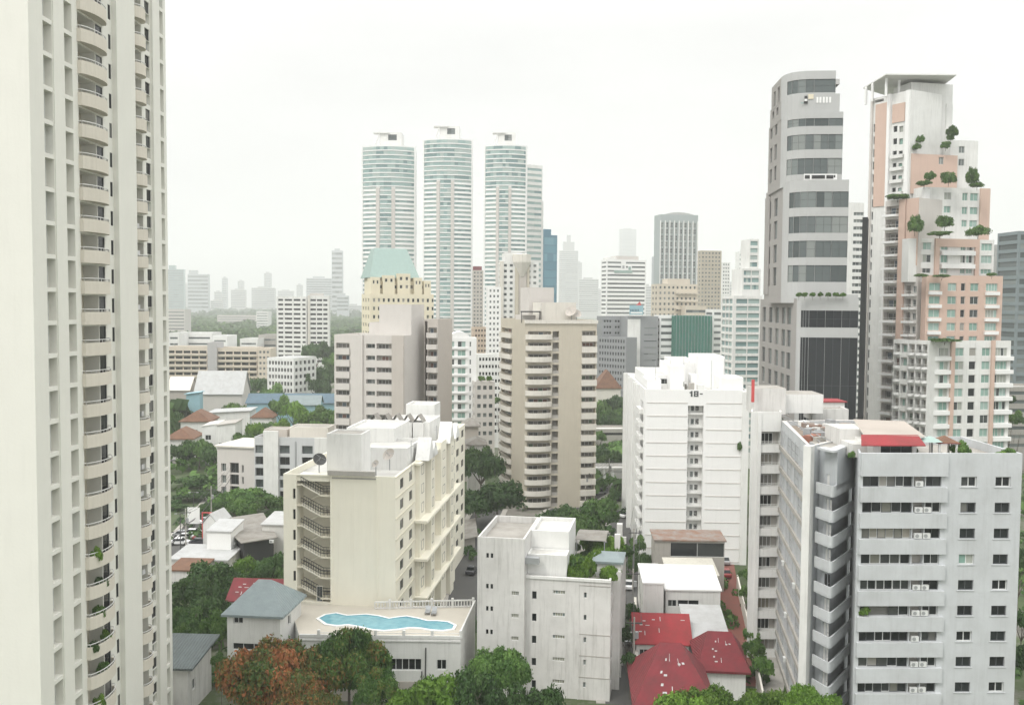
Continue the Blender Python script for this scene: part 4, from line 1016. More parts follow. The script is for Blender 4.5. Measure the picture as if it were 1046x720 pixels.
def punched(i, pxs, pys, w_=1.25, gm='glassgrey'):
    w_ = abs(b.sx(i, pxs[1], 300) - b.sx(i, pxs[0], 300)) * .5
    for a in pxs:
        s_ = b.sx(i, a, 300)
        if s_ < .4 or s_ > b.faces[i]['L'] - w_ - .2: continue
        for t_, u_ in pys: 
            zc1, zc0 = zt(795, t_, 218), zt(795, u_, 218); b.win(i, s_, s_ + w_, zc0, zc1, .35, 0, 1, 'framed', gm, .05)
# tier 3 (lowest)
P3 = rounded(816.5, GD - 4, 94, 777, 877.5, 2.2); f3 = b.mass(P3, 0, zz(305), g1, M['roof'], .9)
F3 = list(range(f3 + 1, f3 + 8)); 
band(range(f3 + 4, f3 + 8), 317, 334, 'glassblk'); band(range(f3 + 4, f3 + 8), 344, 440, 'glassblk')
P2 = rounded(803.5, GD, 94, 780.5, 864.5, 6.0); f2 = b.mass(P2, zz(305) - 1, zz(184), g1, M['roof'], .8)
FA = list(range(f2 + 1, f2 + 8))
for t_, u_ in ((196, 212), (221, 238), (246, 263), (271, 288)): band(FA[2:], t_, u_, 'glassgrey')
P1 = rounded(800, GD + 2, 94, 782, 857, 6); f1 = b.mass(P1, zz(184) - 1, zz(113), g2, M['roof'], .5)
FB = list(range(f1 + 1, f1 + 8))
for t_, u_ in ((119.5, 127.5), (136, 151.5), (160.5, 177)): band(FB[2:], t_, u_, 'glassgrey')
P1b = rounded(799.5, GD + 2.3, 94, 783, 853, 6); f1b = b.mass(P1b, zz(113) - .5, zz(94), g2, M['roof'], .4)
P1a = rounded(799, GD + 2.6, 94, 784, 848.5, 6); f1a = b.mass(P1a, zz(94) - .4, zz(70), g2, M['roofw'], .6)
band(list(range(f1a + 3, f1a + 8)), 78.5, 92.5, 'glassgrey')
for f_, hz in ((f1b, 112), (f1, 184), (f2, 184)):
    pass
# punched windows on the receding left faces
for q_ in (f3, f2, f1, f1b, f1a): b.faces[q_]['m'] = wallm('shaded_side_granite', (.33, .315, .30), stain=.1) if q_ == f3 else b.faces[f3]['m']  # left faces get a darker granite colour that paints in their shade
for q_ in list(range(f3 + 1, f3 + 8)) + FA: b.faces[q_]['m'] = g2
punched(f3, (779.5, 786, 792.5, 799, 804.5), [(314 + 23 * k, 331 + 23 * k) for k in range(7)])
punched(f2, (782.5, 789, 795, 800.5), [(t_ - 1, u_ + 1) for t_, u_ in ((200, 217), (224, 241), (249, 266), (273, 290))])
punched(f1, (783.5, 788, 793, 798), [(t_, u_) for t_, u_ in ((121, 132), (142, 158), (165, 180))])
punched(f1b, (785, 789, 793.5), [(104, 112)])
punched(f1a, (786, 790, 794.5), [(84, 100)])
b.fbox(f2, 0, 5.5, .0, .2, zz(300), zz(190), b.faces[f3]['m'])
# lettering strip and ledge between the tiers, emblem
T = b.T(f2 + 7)
q = MB(); Xf = lambda px: b.sx(f1 + 7, px, 180); T1 = b.T(f1 + 7)
za, zb_ = zz(181.8), zz(178.2)
b.fbox(f1 + 7, Xf(821), Xf(855), .02, .12, zz(183.5), zz(176.8), M['whiteclean'], q)
b.fbox(f1 + 7, Xf(822), Xf(827), .12, .2, za, zb_, M['black'], q); b.fbox(f1 + 7, Xf(829), Xf(842.5), .12, .2, za, zb_, M['black'], q); b.fbox(f1 + 7, Xf(844), Xf(851), .12, .2, za, zb_, M['black'], q); b.fbox(f1 + 7, Xf(851.5), Xf(853), .12, .2, zb_ - .5, zb_, M['black'], q)
q.build('sign', b.root)
q = MB(); ft = f1b + 7; Xf = lambda px: b.sx(ft, px, 100)
for a, c, t_, u_, m_ in ((821.7, 824.6, 96.3, 99.2, 'black'), (821.9, 824.4, 99.4, 101.6, 'whiteclean'), (821.2, 825.2, 101.8, 104.2, 'black'), (818, 821, 103, 104, 'palegreen'), (825.6, 831, 94.5, 99.5, 'yellow')):
    b.fbox(ft, Xf(a), Xf(c), .02, .1, zz(u_), zz(t_), M[m_], q)
for i, a in enumerate((834, 837, 840.5, 843.6, 847)):
    b.fbox(ft, Xf(a), Xf(a + 2), .02, .08, zz(103.5), zz(97.5), M['whiteclean'], q)
q.build('emblem', b.root)
b.mass(rel(Vector(P1a[2]) + Vector((5, 6)), (1, -.1), (0, 9.5), (0, 10)), zz(70) - .7, zz(67.5), M['granite'], M['roof'], 0)
# terrace with planting boxes on the third tier
pe = Vector(P2[-2]); pf = Vector(P3[-2])
b.fbox(f3 + 7, 0, b.faces[f3 + 7]['L'], -.9, -.6, zz(305) - .9, zz(305) + .9, M['granited'])
b.finish()
GREY = dict(P3=P3, z3=zz(305), P2=P2)

# ---------------------------------------------------------------- salmon and white stepped tower with roof gardens
PD = 250
b = Bld('apartment_tower', 'stepped white and salmon tower with green roof terraces and a thin canopy on top', 'apartment tower', corner(940, 300, PD))
zz = lambda py, px=960, D=PD: zt(px, py, D)
wh, pk = M['white'], M['pink']
TERR = []
def tier(px_c, D, phi, pl, pr, pyt, pyb, wm, rm=None, par=.8):
    C = corner(px_c, 300, D); P = box_poly(C, phi, pl, pr, 300); z1 = zt(px_c, pyt, D); z0 = zt(px_c, pyb, D) - 1.5 if pyb else 0
    f = b.mass(P, z0, z1, wm, rm or M['roof'], par); return f, P, z1
def wgrid(f, cols, rows, D, gm='glassg', name='window', nv=2, depth=.2, fm='frame'):
    for a, c in cols:
        s0, s1 = b.sx(f, a, 300), b.sx(f, c, 300)
        for t_, u_ in rows: b.win(f, s0, s1, zt(960, u_, D), zt(960, t_, D), depth, nv, 0, fm, gm, .09)
# lowest front block
f, P, z1 = tier(943, 236, 80, ('m', 1), 1034.5, 348, 0, wh); FL = f; TERR.append((P, z1))
rows = [(355.5 + 13.9 * k, 364 + 13.9 * k) for k in range(8)]
wgrid(f + 1, [(954, 971)], rows, 236, nv=3); wgrid(f + 1, [(977.5, 986.5), (1005, 1013.5)], rows, 236, nv=1); wgrid(f + 1, [(992, 999)], rows, 236, 'glass', nv=0); wgrid(f + 1, [(1018, 1031)], rows, 236, nv=3)
s = lambda px: b.sx(FL + 1, px, 300)
for a, c in ((972.5, 976.5), (1014, 1017.5), (946, 951)): b.fbox(FL + 1, max(.02, s(a)), s(c), 0, .5, 0, z1 + .1, pk)
for t_, u_ in rows:
    z_ = zt(960, u_, 236)
    b.fbox(FL + 1, s(953), s(972), 0, .8, z_ - 1.1, z_ - .1, M['whiteclean']); b.fbox(FL + 1, s(1017.6), b.faces[FL + 1]['L'] + .4, 0, .8, z_ - 1.1, z_ - .1, M['whiteclean'])
# salmon block
f, P, z1 = tier(946, 240, 80, ('m', 2), 1024, 281, 349, pk); F2_ = f; TERR.append((P, z1))
rows = [(289 + 13.6 * k, 297 + 13.6 * k) for k in range(5)]
wgrid(f + 1, [(949, 960.5), (968, 977), (991, 999.5)], rows, 240, nv=1); wgrid(f + 1, [(981.5, 986)], rows, 240, 'glass', nv=0); wgrid(f + 1, [(1007, 1019)], rows, 240, nv=3)
s = lambda px: b.sx(F2_ + 1, px, 300)
for t_, u_ in rows:
    z_ = zt(960, u_, 240)
    for a, c in ((948, 961), (1006, 1020)): b.fbox(F2_ + 1, s(a), s(c), 0, .6, z_ - 1.0, z_ - .15, M['whiteclean'])
# white block with two salmon columns
f, P, z1 = tier(927, 243, 80, ('m', 3), 1014, 243.5, 282, wh); F3_ = f; TERR.append((P, z1))
rows = [(247.5, 255), (260, 268), (274, 279)]
wgrid(f + 1, [(937, 950), (1001, 1012)], rows, 243, nv=2); wgrid(f + 1, [(960, 967), (980, 985), (986, 992)], rows, 243, nv=1)
s = lambda px: b.sx(F3_ + 1, px, 300)
for a, c in ((953, 957.5), (994, 998)): b.fbox(F3_ + 1, s(a), s(c), 0, .5, zt(960, 282, 243), z1 + .05, pk)
b.fbox(F3_ + 1, s(953), s(998), 0, .52, z1 - 2.0, z1 + .06, pk)
for py in (258, 271.5): b.fbox(F3_ + 1, s(959), s(993), 0, 1.0, zt(960, py, 243) - .6, zt(960, py, 243) + .5, M['whiteclean'])
# white upper block with salmon right strip
f, P, z1 = tier(940, 247, 80, ('m', 5), 1007, 191, 244, wh); F4_ = f; TERR.append((P, z1))
s = lambda px: b.sx(F4_ + 1, px, 300)
b.fbox(F4_ + 1, s(997.5), b.faces[F4_ + 1]['L'] + .1, 0, .4, zt(960, 244, 247), z1 + .05, pk)
wgrid(f + 1, [(961.5, 968.5)], [(196, 203.5), (210, 217)], 247, nv=1); wgrid(f + 1, [(980, 985.5), (988, 996)], [(196, 204), (210.5, 218), (224, 231)], 247, nv=1)
b.fbox(F4_ + 1, -.3, s(944), 0, 1.2, zt(960, 244, 247), zt(960, 194, 247), M['whiteclean'])
# salmon block above
f, P, z1 = tier(927.5, 251, 78, ('m', 4), 974, 157, 192, pk); F5_ = f; TERR.append((P, z1))
wgrid(f + 1, [(955, 960)], [(159.5, 167)], 251, 'glassgrey', nv=1)
f, P, z1 = tier(966, 255, 80, ('m', 4), 994.5, 143, 192, wh); F6_ = f; TERR.append((P, z1))
wgrid(f + 1, [(975, 981)], [(149, 156), (162, 169)], 255, 'glassgrey', nv=1)
# top white core
f, P, z1 = tier(925, 256, 78, ('m', 8), 967, 84, 160, wh, par=.4); F7_ = f
s = lambda px: b.sx(F7_ + 1, px, 200)
wgrid(f + 1, [(948, 954.5)], [(120, 127), (134.5, 141)], 256, 'glassgrey', nv=1); wgrid(f + 1, [(951, 956.5)], [(146, 151)], 256, 'glassblk', nv=2)
b.win(f + 1, s(939.8), s(941.6), zt(940, 100.5, 256), zt(940, 98.5, 256), .2, 0, 0, 'framed', 'glassblk', .05)
f, P, z1 = tier(961, 258, 78, ('m', 3), 967.5, 106, 160, wh); 
# left wing, receding to the left
C = corner(925, 300, 251); Pw = box_poly(C, 62, 884.5, ('m', 12), 300); zt9 = zt(905, 101, 262)
fw = b.mass(Pw, 0, zt9, wh, M['roofw'], .3); s = lambda px, py=300: b.sx(fw, px, py)
DW = lambda px: (Vector(b.faces[fw]['p']) + b.faces[fw]['d'] * s(px)).y
zq = lambda py, px: zt(px, py, DW(px))
b.op(fw, s(888), s(897.5), zq(104.5, 893), zq(95, 893) if zq(95, 893) < zt9 - .3 else zt9 - .6, 3, wh)
for a, c, t_, u_ in ((890, 901.5, 106, 211), (907, 919.5, 106, 125)): b.fbox(fw, s(a), s(c), 0, .25, zq(u_, (a + c) / 2), zq(t_, (a + c) / 2), pk)
b.fbox(fw, s(903.2), s(906), 0, .9, zq(350, 905), zt9, M['whiteclean']); b.fbox(fw, s(921), s(924.5), 0, .5, zq(200, 922), zt9, M['whiteclean'])
for k in range(8):
    py = 132 + 12.6 * k
    b.win(fw, s(908), s(912), zq(py + 3, 910), zq(py - 3, 910), .3, 0, 0, 'framed', 'glassd', .06); b.win(fw, s(914), s(918), zq(py + 3, 916), zq(py - 3, 916), .3, 0, 0, 'framed', 'glassg', .06)
    if k > 1: b.put(fw, s(907.5), zq(py + 4.5, 910), 0, bal_mesh(round(s(919.5) - s(907.5), 2), .9, .7, 'box', 'white', .2), 'balcony', 4)
b.fbox(fw, s(885.5), s(887.5), 0, .5, 0, zt9, M['taupelight'])
for k in range(26):
    py = 131 + 12.8 * k
    b.win(fw, s(888), s(889.6), zq(py + 4, 889), zq(py - 4, 889), .3, 0, 0, 'framed', 'glassgrey', .06)
# balcony columns further down the left wing
fh = 3.45; D_ = DW(905); zc0 = zq(216, 905)
C = corner(937, 300, 243); Pl = box_poly(C, 58, 902, ('m', 10), 300); f, = (b.mass(Pl, 0, zt(918, 205, 250), M['taupelight'], M['roof'], .6),)
TERR.append((Pl, zt(918, 205, 250)))
s = lambda px, py=300: b.sx(f, px, py); z = zt(918, 210, 250); k = 0
b.fbox(f, s(917), s(923.5), 0, .5, zt(918, 346, 250), zt(918, 205, 250) + .02, pk); b.fbox(f, s(924), s(936), -.1, .2, zt(918, 272, 250), zt(918, 205, 250) + .02, pk)
while z > 5:
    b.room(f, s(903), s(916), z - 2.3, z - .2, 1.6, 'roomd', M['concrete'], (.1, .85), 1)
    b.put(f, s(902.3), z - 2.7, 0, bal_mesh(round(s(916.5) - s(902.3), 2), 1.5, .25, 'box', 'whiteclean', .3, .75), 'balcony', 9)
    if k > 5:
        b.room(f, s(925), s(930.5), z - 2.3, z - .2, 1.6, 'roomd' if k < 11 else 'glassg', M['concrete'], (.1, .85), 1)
        b.put(f, s(924.5), z - 2.7, 0, bal_mesh(round(s(931) - s(924.5), 2), 1.5, .25, 'box', 'whiteclean', .3, .75), 'balcony', 6)
        b.win(f, s(932.3), s(936), z - 2.2, z - .4, .3, 1, 0, 'frame', 'glassgrey', .08)
        b.put(f, s(932), z - 2.7, 0, bal_mesh(round(s(936.9) - s(932), 2), 1.2, .2, 'box', 'whiteclean', .25, .7), 'balcony', 4)
    z -= fh; k += 1
# near wing linking to the lowest block: balconies receding left
C = corner(950, 300, 233.5); Pn = box_poly(C, 50, 914, ('m', 8), 300); zn = zt(930, 347, 238); f = b.mass(Pn, 0, zn, M['white'], M['roof'], .6)
s = lambda px: b.sx(f, px, 300); z = zn - .9
L_ = b.faces[f]['L']
while z > 4:
    for a, c, gm in ((915, 921, 'roomd'), (922, 928.5, 'glassg'), (930, 936, 'roomd'), (937.5, 943, 'roomd'), (944, 949, 'room')):
        b.room(f, s(a), s(c), z - 2.3, z - .1, 1.2, gm, M['tanlight'], (.06, .94), 1)
        if gm != 'glassg': b.put(f, s(a) - .1, z - 2.6, 0, bal_mesh(round(s(c) - s(a) + .2, 2), 1.2, .3, 'curve', 'whiteclean', .28, .7), 'balcony', 5)
    z -= 3.4
# canopy on thin posts
q = MB(); zc1 = zt(905, 81, 258)
A = at(881.5, 95, 268); Bq = at(905, 80, 252); Cq = at(977, 82.5, 252); Dq = at(958, 92, 266)
pts = [(A.x, A.y), (Bq.x, Bq.y), (Cq.x, Cq.y), (Dq.x + 2, Dq.y + 8), (A.x + 9, A.y + 8)]
q.prism(pts, zc1 - .3, zc1, M['white'])
for px_, D_ in ((884.5, 265), (891, 261), (905, 255), (918, 257)):
    p = at(px_, 100, D_); q.tube((p.x, p.y, zt9 - 1), (p.x, p.y, zc1 - .5), .35, M['whiteclean'])
q.build('canopy', b.root)
b.finish()
# ================================================================ buildings further back
def tow(label, pc, D, phi, l, r, pyt, wm, cat='apartment tower', name=None, group=None, rm=None, par=.8, pyb=None, py=320, z0=0):
    C = corner(pc, py, D); P = box_poly(C, phi, l, r, py)
    b = Bld(name or cat.replace(' ', '_'), label, cat, C, group)
    b.mass(P, z0, zt(pc, pyt, D), wm, rm or M['roofw'], par); b.D = D; b.pc = pc; b.C = C; b.P = P
    return b
def zr_(b, py): return zt(b.pc, py, b.D)
# --- three glass condominium towers
def glasstower(label, px0, px1, D, pyt, pcap, capw, side=None):
    C = at((px0 + px1) / 2, 320, D); r = (px1 - px0) / 2 / F * D; zt_ = zt((px0 + px1) / 2, pyt, D)
    n = 14; P = [(C.x + r * (2 * i / n - 1), C.y - .34 * r * (1 - (2 * i / n - 1) ** 2)) for i in range(n + 1)] + [(C.x + r * .9, C.y + 1.5 * r), (C.x - r * .9, C.y + 1.5 * r)]
    b = Bld('condominium_tower', label, 'condominium tower', (C.x, C.y), 'three pale green glass condominium towers')
    f0 = b.mass(P, 0, zt_, M['whiteclean'], M['roofw'], .8)
    fh = 4.45 * D / F; nf = int(zt_ / fh); rv = random.Random(label); sl = MB(); k = 0
    while zt_ - .4 - fh * (k + 1) > 20:
        z = zt_ - .4 - fh * (k + 1)
        runs = [(0, n)] if k < 9 else [(0, 4), (5, 8), (9, n)]
        for a, c in runs:
            mb = MB(); mid_ = k >= 9 and a == 5; base = rv.random()
            h0, h1 = (z + .45, z + fh - .25) if (k < 9 or mid_) else (z + fh * .45, z + fh - .3)
            for i in range(a, c):
                f = b.faces[i]; s = b.T(i); v = .61 if (mid_ and rv.random() < .5) or (k < 9 and rv.random() < .3) else (.35 if rv.random() < .6 else .85)
                mb.quad(s(0, .05, h0), s(f['L'], .05, h0), s(f['L'], .05, h1), s(0, .05, h1), M['glasst'], v + .02 * base)
            mb.build('window_band', b.root)
        for i in range(n):
            f = b.faces[i]; s = b.T(i)
            sl.box(0, f['L'], -.28, .0, z - .1, z + .12, M['whiteclean'], lambda x, y, zz, s=s: s(x, -y, zz))
        k += 1
    for i in (4, 8):
        s = b.T(i); L_ = b.faces[i]['L']; sl.box(0, L_ * .9, -.5, 0, 10, zt_ - 9.5 * fh, M['taupelight'], lambda x, y, zz, s=s: s(x, -y, zz))
    for i in (0, n - 1):
        s = b.T(i); L_ = b.faces[i]['L']; x0 = 0 if i == 0 else L_ - .8; sl.box(x0, x0 + .8, -.4, 0, 10, zt_, M['whiteclean'], lambda x, y, zz, s=s: s(x, -y, zz))
    sl.build('balcony_slab', b.root)
    zc = zt((px0 + px1) / 2, pcap, D); cw = capw / F * D
    f = b.mass([(C.x - cw * .45, C.y + 4), (C.x + cw * .55, C.y + 4), (C.x + cw * .55, C.y + 4 + cw), (C.x - cw * .45, C.y + 4 + cw)], zt_ - .9, zc, M['white'], M['roofw'], .3)
    b.win(f, cw * .38, cw * .78, zc - 4.3, zc - 1.2, .3, 1, 1, 'framed', 'glassgrey', .2)
    q = MB(); q.box(C.x - cw * .75, C.x + cw * .0, C.y + 3, C.y + 8, zc - .6, zc - .1, M['white']); q.tube((C.x - cw * .7, C.y + 3.5, zt_), (C.x - cw * .45, C.y + 3.5, zc - .6), .3, M['white']); q.build('roof_canopy', b.root)
    b.finish(); return b
glasstower('left one of three tall pale glass condominium towers, above the green pyramid roof', 370, 424, 520, 150, 134, 22)
glasstower('middle and tallest-looking of three pale glass condominium towers', 432, 482, 505, 143, 127.5, 20)
glasstower('right one of three tall pale glass condominium towers, partly merged with a slimmer slab', 494, 537, 500, 149, 134, 18)
b = tow('slimmer pale glass slab just right of the three tall glass condominium towers', 537, 525, 60, 533, 553, 168, M['white'], 'condominium tower')
for f in (0, 1):
    b.bands(f, .5, b.faces[f]['L'] - .5, 6, zr_(b, 170), 3.05, 1.4, .9, .1, None, 'glasst', nv=1, frames=False)
f = b.mass(box_poly(corner(544, 320, 535), 60, ('m', 8), 553.5), 0, zt(548, 205, 535), M['white'], M['roofw'])
b.finish()
# --- yellow building with green hat
b = tow('pale yellow apartment tower with large sea-green truncated pyramid roof', 378, 330, 70, 369.5, 443, 300, M['yellow'])
X = lambda px: b.sx(1, px, 300)
zz = lambda py: zt(400, py, 330)
cols = [(X(a), X(a + 2.4)) for a in range(381, 442, 5)]
b.grid(1, cols, zz(420), zz(303), 2.9, 1.3, 1.0, .2, 'glass', nv=0); b.grid(0, ncols(b.faces[0]['L'], 3, .45), zz(420), zz(303), 2.9, 1.3, 1.0, .2, 'glass', nv=0)
O = Vector(b.C); dn = b.faces[1]['d']
def up(px0, px1, d0, d1, pyb, pyt):
    r_ = rel(O, dn, (X(px0), X(px1)), (d0, d1)); return b.mass(r_, zz(pyb) - 1, zz(pyt), M['yellow'], M['roofw'], .5)
for a, c, t_ in ((380, 389, 283), (392, 404, 281), (407, 420, 279), (424, 432, 283), (434, 441, 286)):
    f = up(a, c, 1.2, 8, 300, t_); b.grid(f, ncols(b.faces[f]['L'], 2, .45, .2), zz(299), zz(t_ + 1), 2.9, 1.2, .9, .2, 'glass', nv=0)
f = up(381, 440, 3, 14, 300, 287); b.bands(f, 1, b.faces[f]['L'] - 1, zz(299), zz(289), 2.9, 1.2, 1, .2, 3, 'glass', nv=0)
q = MB(); r0 = rel(O, dn, (X(382), X(429)), (4, 18)); r1 = rel(O, dn, (X(388), X(418)), (8, 14)); za, zb_ = zz(287), zt(400, 253, 336)
r0 = rel(O, dn, (X(379.5), X(431)), (3, 20)); r1 = rel(O, dn, (X(388), X(421)), (8.5, 14.5)); zm = zz(279)
for i in range(4):
    j = (i + 1) % 4; q.quad((*r0[i], zm - 1.5), (*r0[j], zm - 1.5), (*r1[j], zb_), (*r1[i], zb_), M['palegreen'])
q.poly([(*p, zb_) for p in r1], M['palegreen']); q.build('pyramid_roof', b.root)
b.mass(inset(r0, 1.2), zz(300) - 1, zm - 1.4, M['yellow'], M['roofw'], 0)
b.finish()
# --- white and pale blue-green apartment right of the taupe block
b = tow('white apartment block with pale green windows and curved roof, beside the taupe block', 446, 300, 84, ('m', 10), 487, 345, M['whiteclean'], 'apartment block')
X = lambda px: b.sx(1, px, 380)
for k in range(15):
    z = zt(460, 352 + 9.1 * k, 300)
    if z < 3: break
    for a, c in ((447.5, 453), (455.5, 464), (467.5, 475.5)): b.win(1, X(a), X(c), z - .8, z + 1.0, .2, 1, 0, 'frame', 'glassg', .09)
    b.win(1, X(479.5), X(481.2), z - .7, z + .9, .2, 0, 0, 'frame', 'glassgrey', .09)
    b.fbox(1, X(446.5), X(477), 0, .35, z - 1.45, z - .95, M['whiteclean'])
q = MB(); r_ = rel(b.C, b.faces[1]['d'], (X(457), X(482)), (0.3, 9)); n = 8; zt_ = zr_(b, 345) - .1; A = [Vector(r_[0]).lerp(Vector(r_[1]), i / n) for i in range(n + 1)]; B = [Vector(r_[3]).lerp(Vector(r_[2]), i / n) for i in range(n + 1)]
hh = [zt_ + 2.1 * math.sin(3.1416 * i / n) for i in range(n + 1)]
for i in range(n):
    q.quad((*A[i], hh[i]), (*A[i + 1], hh[i + 1]), (*B[i + 1], hh[i + 1]), (*B[i], hh[i]), M['whiteclean'])
    q.quad((*A[i], zt_), (*A[i + 1], zt_), (*A[i + 1], hh[i + 1]), (*A[i], hh[i]), M['whiteclean'])
q.build('vaulted_roof', b.root)
b.finish()
def lattice(label, pc, D, phi, l, r, pyt, wm, fhpx, ncol, gm='glass', cat='apartment block', side=2, h=1.3, frac=.55, rm=None, nv=0, group=None, name=None, frames=False, zmin=3):
    b = tow(label, pc, D, phi, l, r, pyt, wm, cat, name, group, rm); fh = fhpx * D / F
    top = zr_(b, pyt) - .5
    b.grid(1, ncols(b.faces[1]['L'], ncol, frac, .4), zmin, top, fh, h * fh / 3, (fh - h * fh / 3) * .55, .25, gm, nv=nv, frames=frames)
    if side: b.grid(0, ncols(b.faces[0]['L'], side, frac, .4), zmin, top, fh, h * fh / 3, (fh - h * fh / 3) * .55, .25, gm, nv=nv, frames=frames)
    return b
def banded(label, pc, D, phi, l, r, pyt, wm, fhpx, gm='glass', cat='office tower', h=1.3, seg=None, group=None, rm=None, sides=(0, 1), name=None, nv=0):
    b = tow(label, pc, D, phi, l, r, pyt, wm, cat, name, group, rm); fh = fhpx * D / F; top = zr_(b, pyt) - .6
    for f in sides: b.bands(f, .8, b.faces[f]['L'] - .8, 4, top, fh, h * fh / 3, (fh - h * fh / 3) * .5, .25, seg, gm, nv=nv, frames=False)
    return b
lattice('white lattice-fronted block with green centre column, between the pale green windows and the tan tower', 488, 340, 84, ('m', 8), 513, 362, M['white'], 7.4, 7, 'glassblk', frac=.62).finish()
b = lattice('cream block with planted roof terrace, under the white lattice-fronted block', 485.5, 295, 80, ('m', 8), 506, 390, M['taupelight'], 9.4, 3, 'glassgrey', frac=.6); b.finish()
lattice('small pinkish apartment block seen between the glass towers and the white lattice block', 484, 420, 75, 481.5, 498, 334, wallm('dusty_pink', (.58, .47, .38)), 5.2, 4, 'glassblk', frac=.5).finish()
b = lattice('slim grey tower with dark red cap between two pale glass condominium towers', 482.5, 700, 82, ('m', 10), 493.5, 276, M['taupe'], 3.9, 3, 'glassgrey', 'apartment tower'); 
b.mass([(p[0], p[1]) for p in inset(b.P, 1)], zr_(b, 277), zr_(b, 272), M['redroof2'], M['redroof2'], 0); b.finish()
# white cream tower with tan crown
b = lattice('cream and white tower with small tan water-tank crown before the right glass condominium tower', 512, 400, 80, ('m', 8), 550, 267, M['white'], 5.9, 6, 'glassgrey', 'apartment tower', frac=.5)
O = Vector(b.C); dn = b.faces[1]['d']; X = lambda px: b.sx(1, px, 300)
for a, c, m_ in ((509.5, 514, 'tanlight'), (526, 529.5, 'tan'), (538, 540.5, 'tan'), (530, 537.5, 'taupe')): b.fbox(1, max(-.8, X(a)), X(c), 0, .7, 2, zr_(b, 267) + .02, M[m_])
b.mass(rel(O, dn, (X(516), X(533)), (1, 9)), zr_(b, 268) - 1, zr_(b, 258), M['white'], M['roofw'], .3)
q = MB(); p = at(533, 268, 402); n = 12
for i in range(n):
    a, c = 6.2832 * i / n, 6.2832 * (i + 1) / n
    for (r0_, z0_), (r1_, z1_) in (((1.5, p.z - 6), (3.9, p.z)), ((3.9, p.z), (3.9, p.z + 3.2)), ((3.9, p.z + 3.2), (1.2, p.z + 3.6))):
        q.quad((p.x + r0_ * math.cos(a), p.y + r0_ * math.sin(a), z0_), (p.x + r0_ * math.cos(c), p.y + r0_ * math.sin(c), z0_), (p.x + r1_ * math.cos(c), p.y + r1_ * math.sin(c), z1_), (p.x + r1_ * math.cos(a), p.y + r1_ * math.sin(a), z1_), M['tanlight'])
q.build('water_tank', b.root); b.finish()
lattice('narrow white slab with fine window rows left of the cream tower with tan crown', 498, 380, 84, ('m', 8), 511.5, 293, M['whiteclean'], 5.6, 3, 'glassgrey', 'apartment tower', frac=.45).finish()
# blue glass tower
b = tow('slim deep blue glass tower standing far behind the tan tower', 555, 760, 70, 553.5, 568.5, 240, wallm('blue_cladding', (.06, .17, .24), stain=.05), 'office tower')
b.bands(1, .3, b.faces[1]['L'] - .3, 5, zr_(b, 242), 6.5, 5.8, .35, .1, None, 'glassb', nv=3, frames=False)
b.mass(rel(b.C, b.faces[1]['d'], (.5, 6.5), (1, 8)), zr_(b, 241), zr_(b, 234), b.faces[0]['m'], M['roof'], 0); b.finish()
# round-ish white tower with emblem
b = banded('white banded tower with a small green emblem near the roof', 619, 620, 75, 613.5, 659.5, 265, M['whiteclean'], 2.95*1.45, 'glassgrey', 'apartment tower', 1.2)
O = Vector(b.C); dn = b.faces[1]['d']; X = lambda px: b.sx(1, px, 300)
b.mass(rel(O, dn, (X(631), X(653)), (2, 14)), zr_(b, 266), zr_(b, 261), M['taupelight'], M['roofw'], 0)
b.mass(rel(O, dn, (X(622), X(632)), (3, 12)), zr_(b, 266), zr_(b, 262.5), M['white'], M['roofw'], 0)
q = MB(); 
for a, c, t_, u_, m_ in ((634, 639, 267, 280, 'whiteclean'), (641, 645, 271, 277, 'whiteclean'), (627, 645.5, 276, 278.6, 'palegreen'), (641.5, 644, 272, 275.5, 'palegreen'), (635.3, 637.4, 271, 274, 'metal')):
    b.fbox(1, X(a), X(c), .05 if m_ == 'whiteclean' else .2, .15 if m_ == 'whiteclean' else .3, zr_(b, u_), zr_(b, t_), M[m_], q)
q.build('emblem', b.root); b.finish()
# big grid tower
b = tow('large grey-green gridded tower with arched glass top, tallest in the centre right distance', 673, 640, 80, 667, 711.5, 219, wallm('office_grey', (.36, .40, .40), stain=.05), 'office tower')
L_ = b.faces[1]['L']; zt_ = zr_(b, 226)
for k in range(22):
    z = zt_ - 4.3 * (k + 1)
    for j in range(8): b.win(1, .6 + L_ * j / 8.2, .6 + L_ * j / 8.2 + L_ / 8.2 - 1.25, z + .3, z + 3.6, .4, 1, 1, 'frame', 'glassgrey', .12)
for j in range(9): b.fbox(1, .0 + L_ * j / 8.2, .55 + L_ * j / 8.2, 0, .6, 3, zt_ + .5, M['white'])
n = 8; zb_ = zr_(b, 221); q = MB(); r_ = rel(b.C, b.faces[1]['d'], (0, L_), (.5, 14)); A = [Vector(r_[0]).lerp(Vector(r_[1]), i / n) for i in range(n + 1)]; B = [Vector(r_[3]).lerp(Vector(r_[2]), i / n) for i in range(n + 1)]; hh = [zb_ + 3 * max(0, math.sin(3.1416 * i / n)) ** .7 for i in range(n + 1)]
for i in range(n):
    q.quad((*A[i], hh[i]), (*A[i + 1], hh[i + 1]), (*B[i + 1], hh[i + 1]), (*B[i], hh[i]), M['white']); q.quad((*A[i], zb_ - .5), (*A[i + 1], zb_ - .5), (*A[i + 1], hh[i + 1]), (*A[i], hh[i]), M['granited'])
q.build('arched_roof', b.root)
f = b.mass(box_poly(corner(668, 320, 655), 80, 665, 673, 320), 0, zt(668, 262, 655), M['greyblue'], M['roof']); b.bands(f + 1, .3, b.faces[f + 1]['L'] - .3, 5, zt(668, 264, 655), 4.3, 2.6, 1, .2, None, 'glassgrey', frames=False)
b.finish()
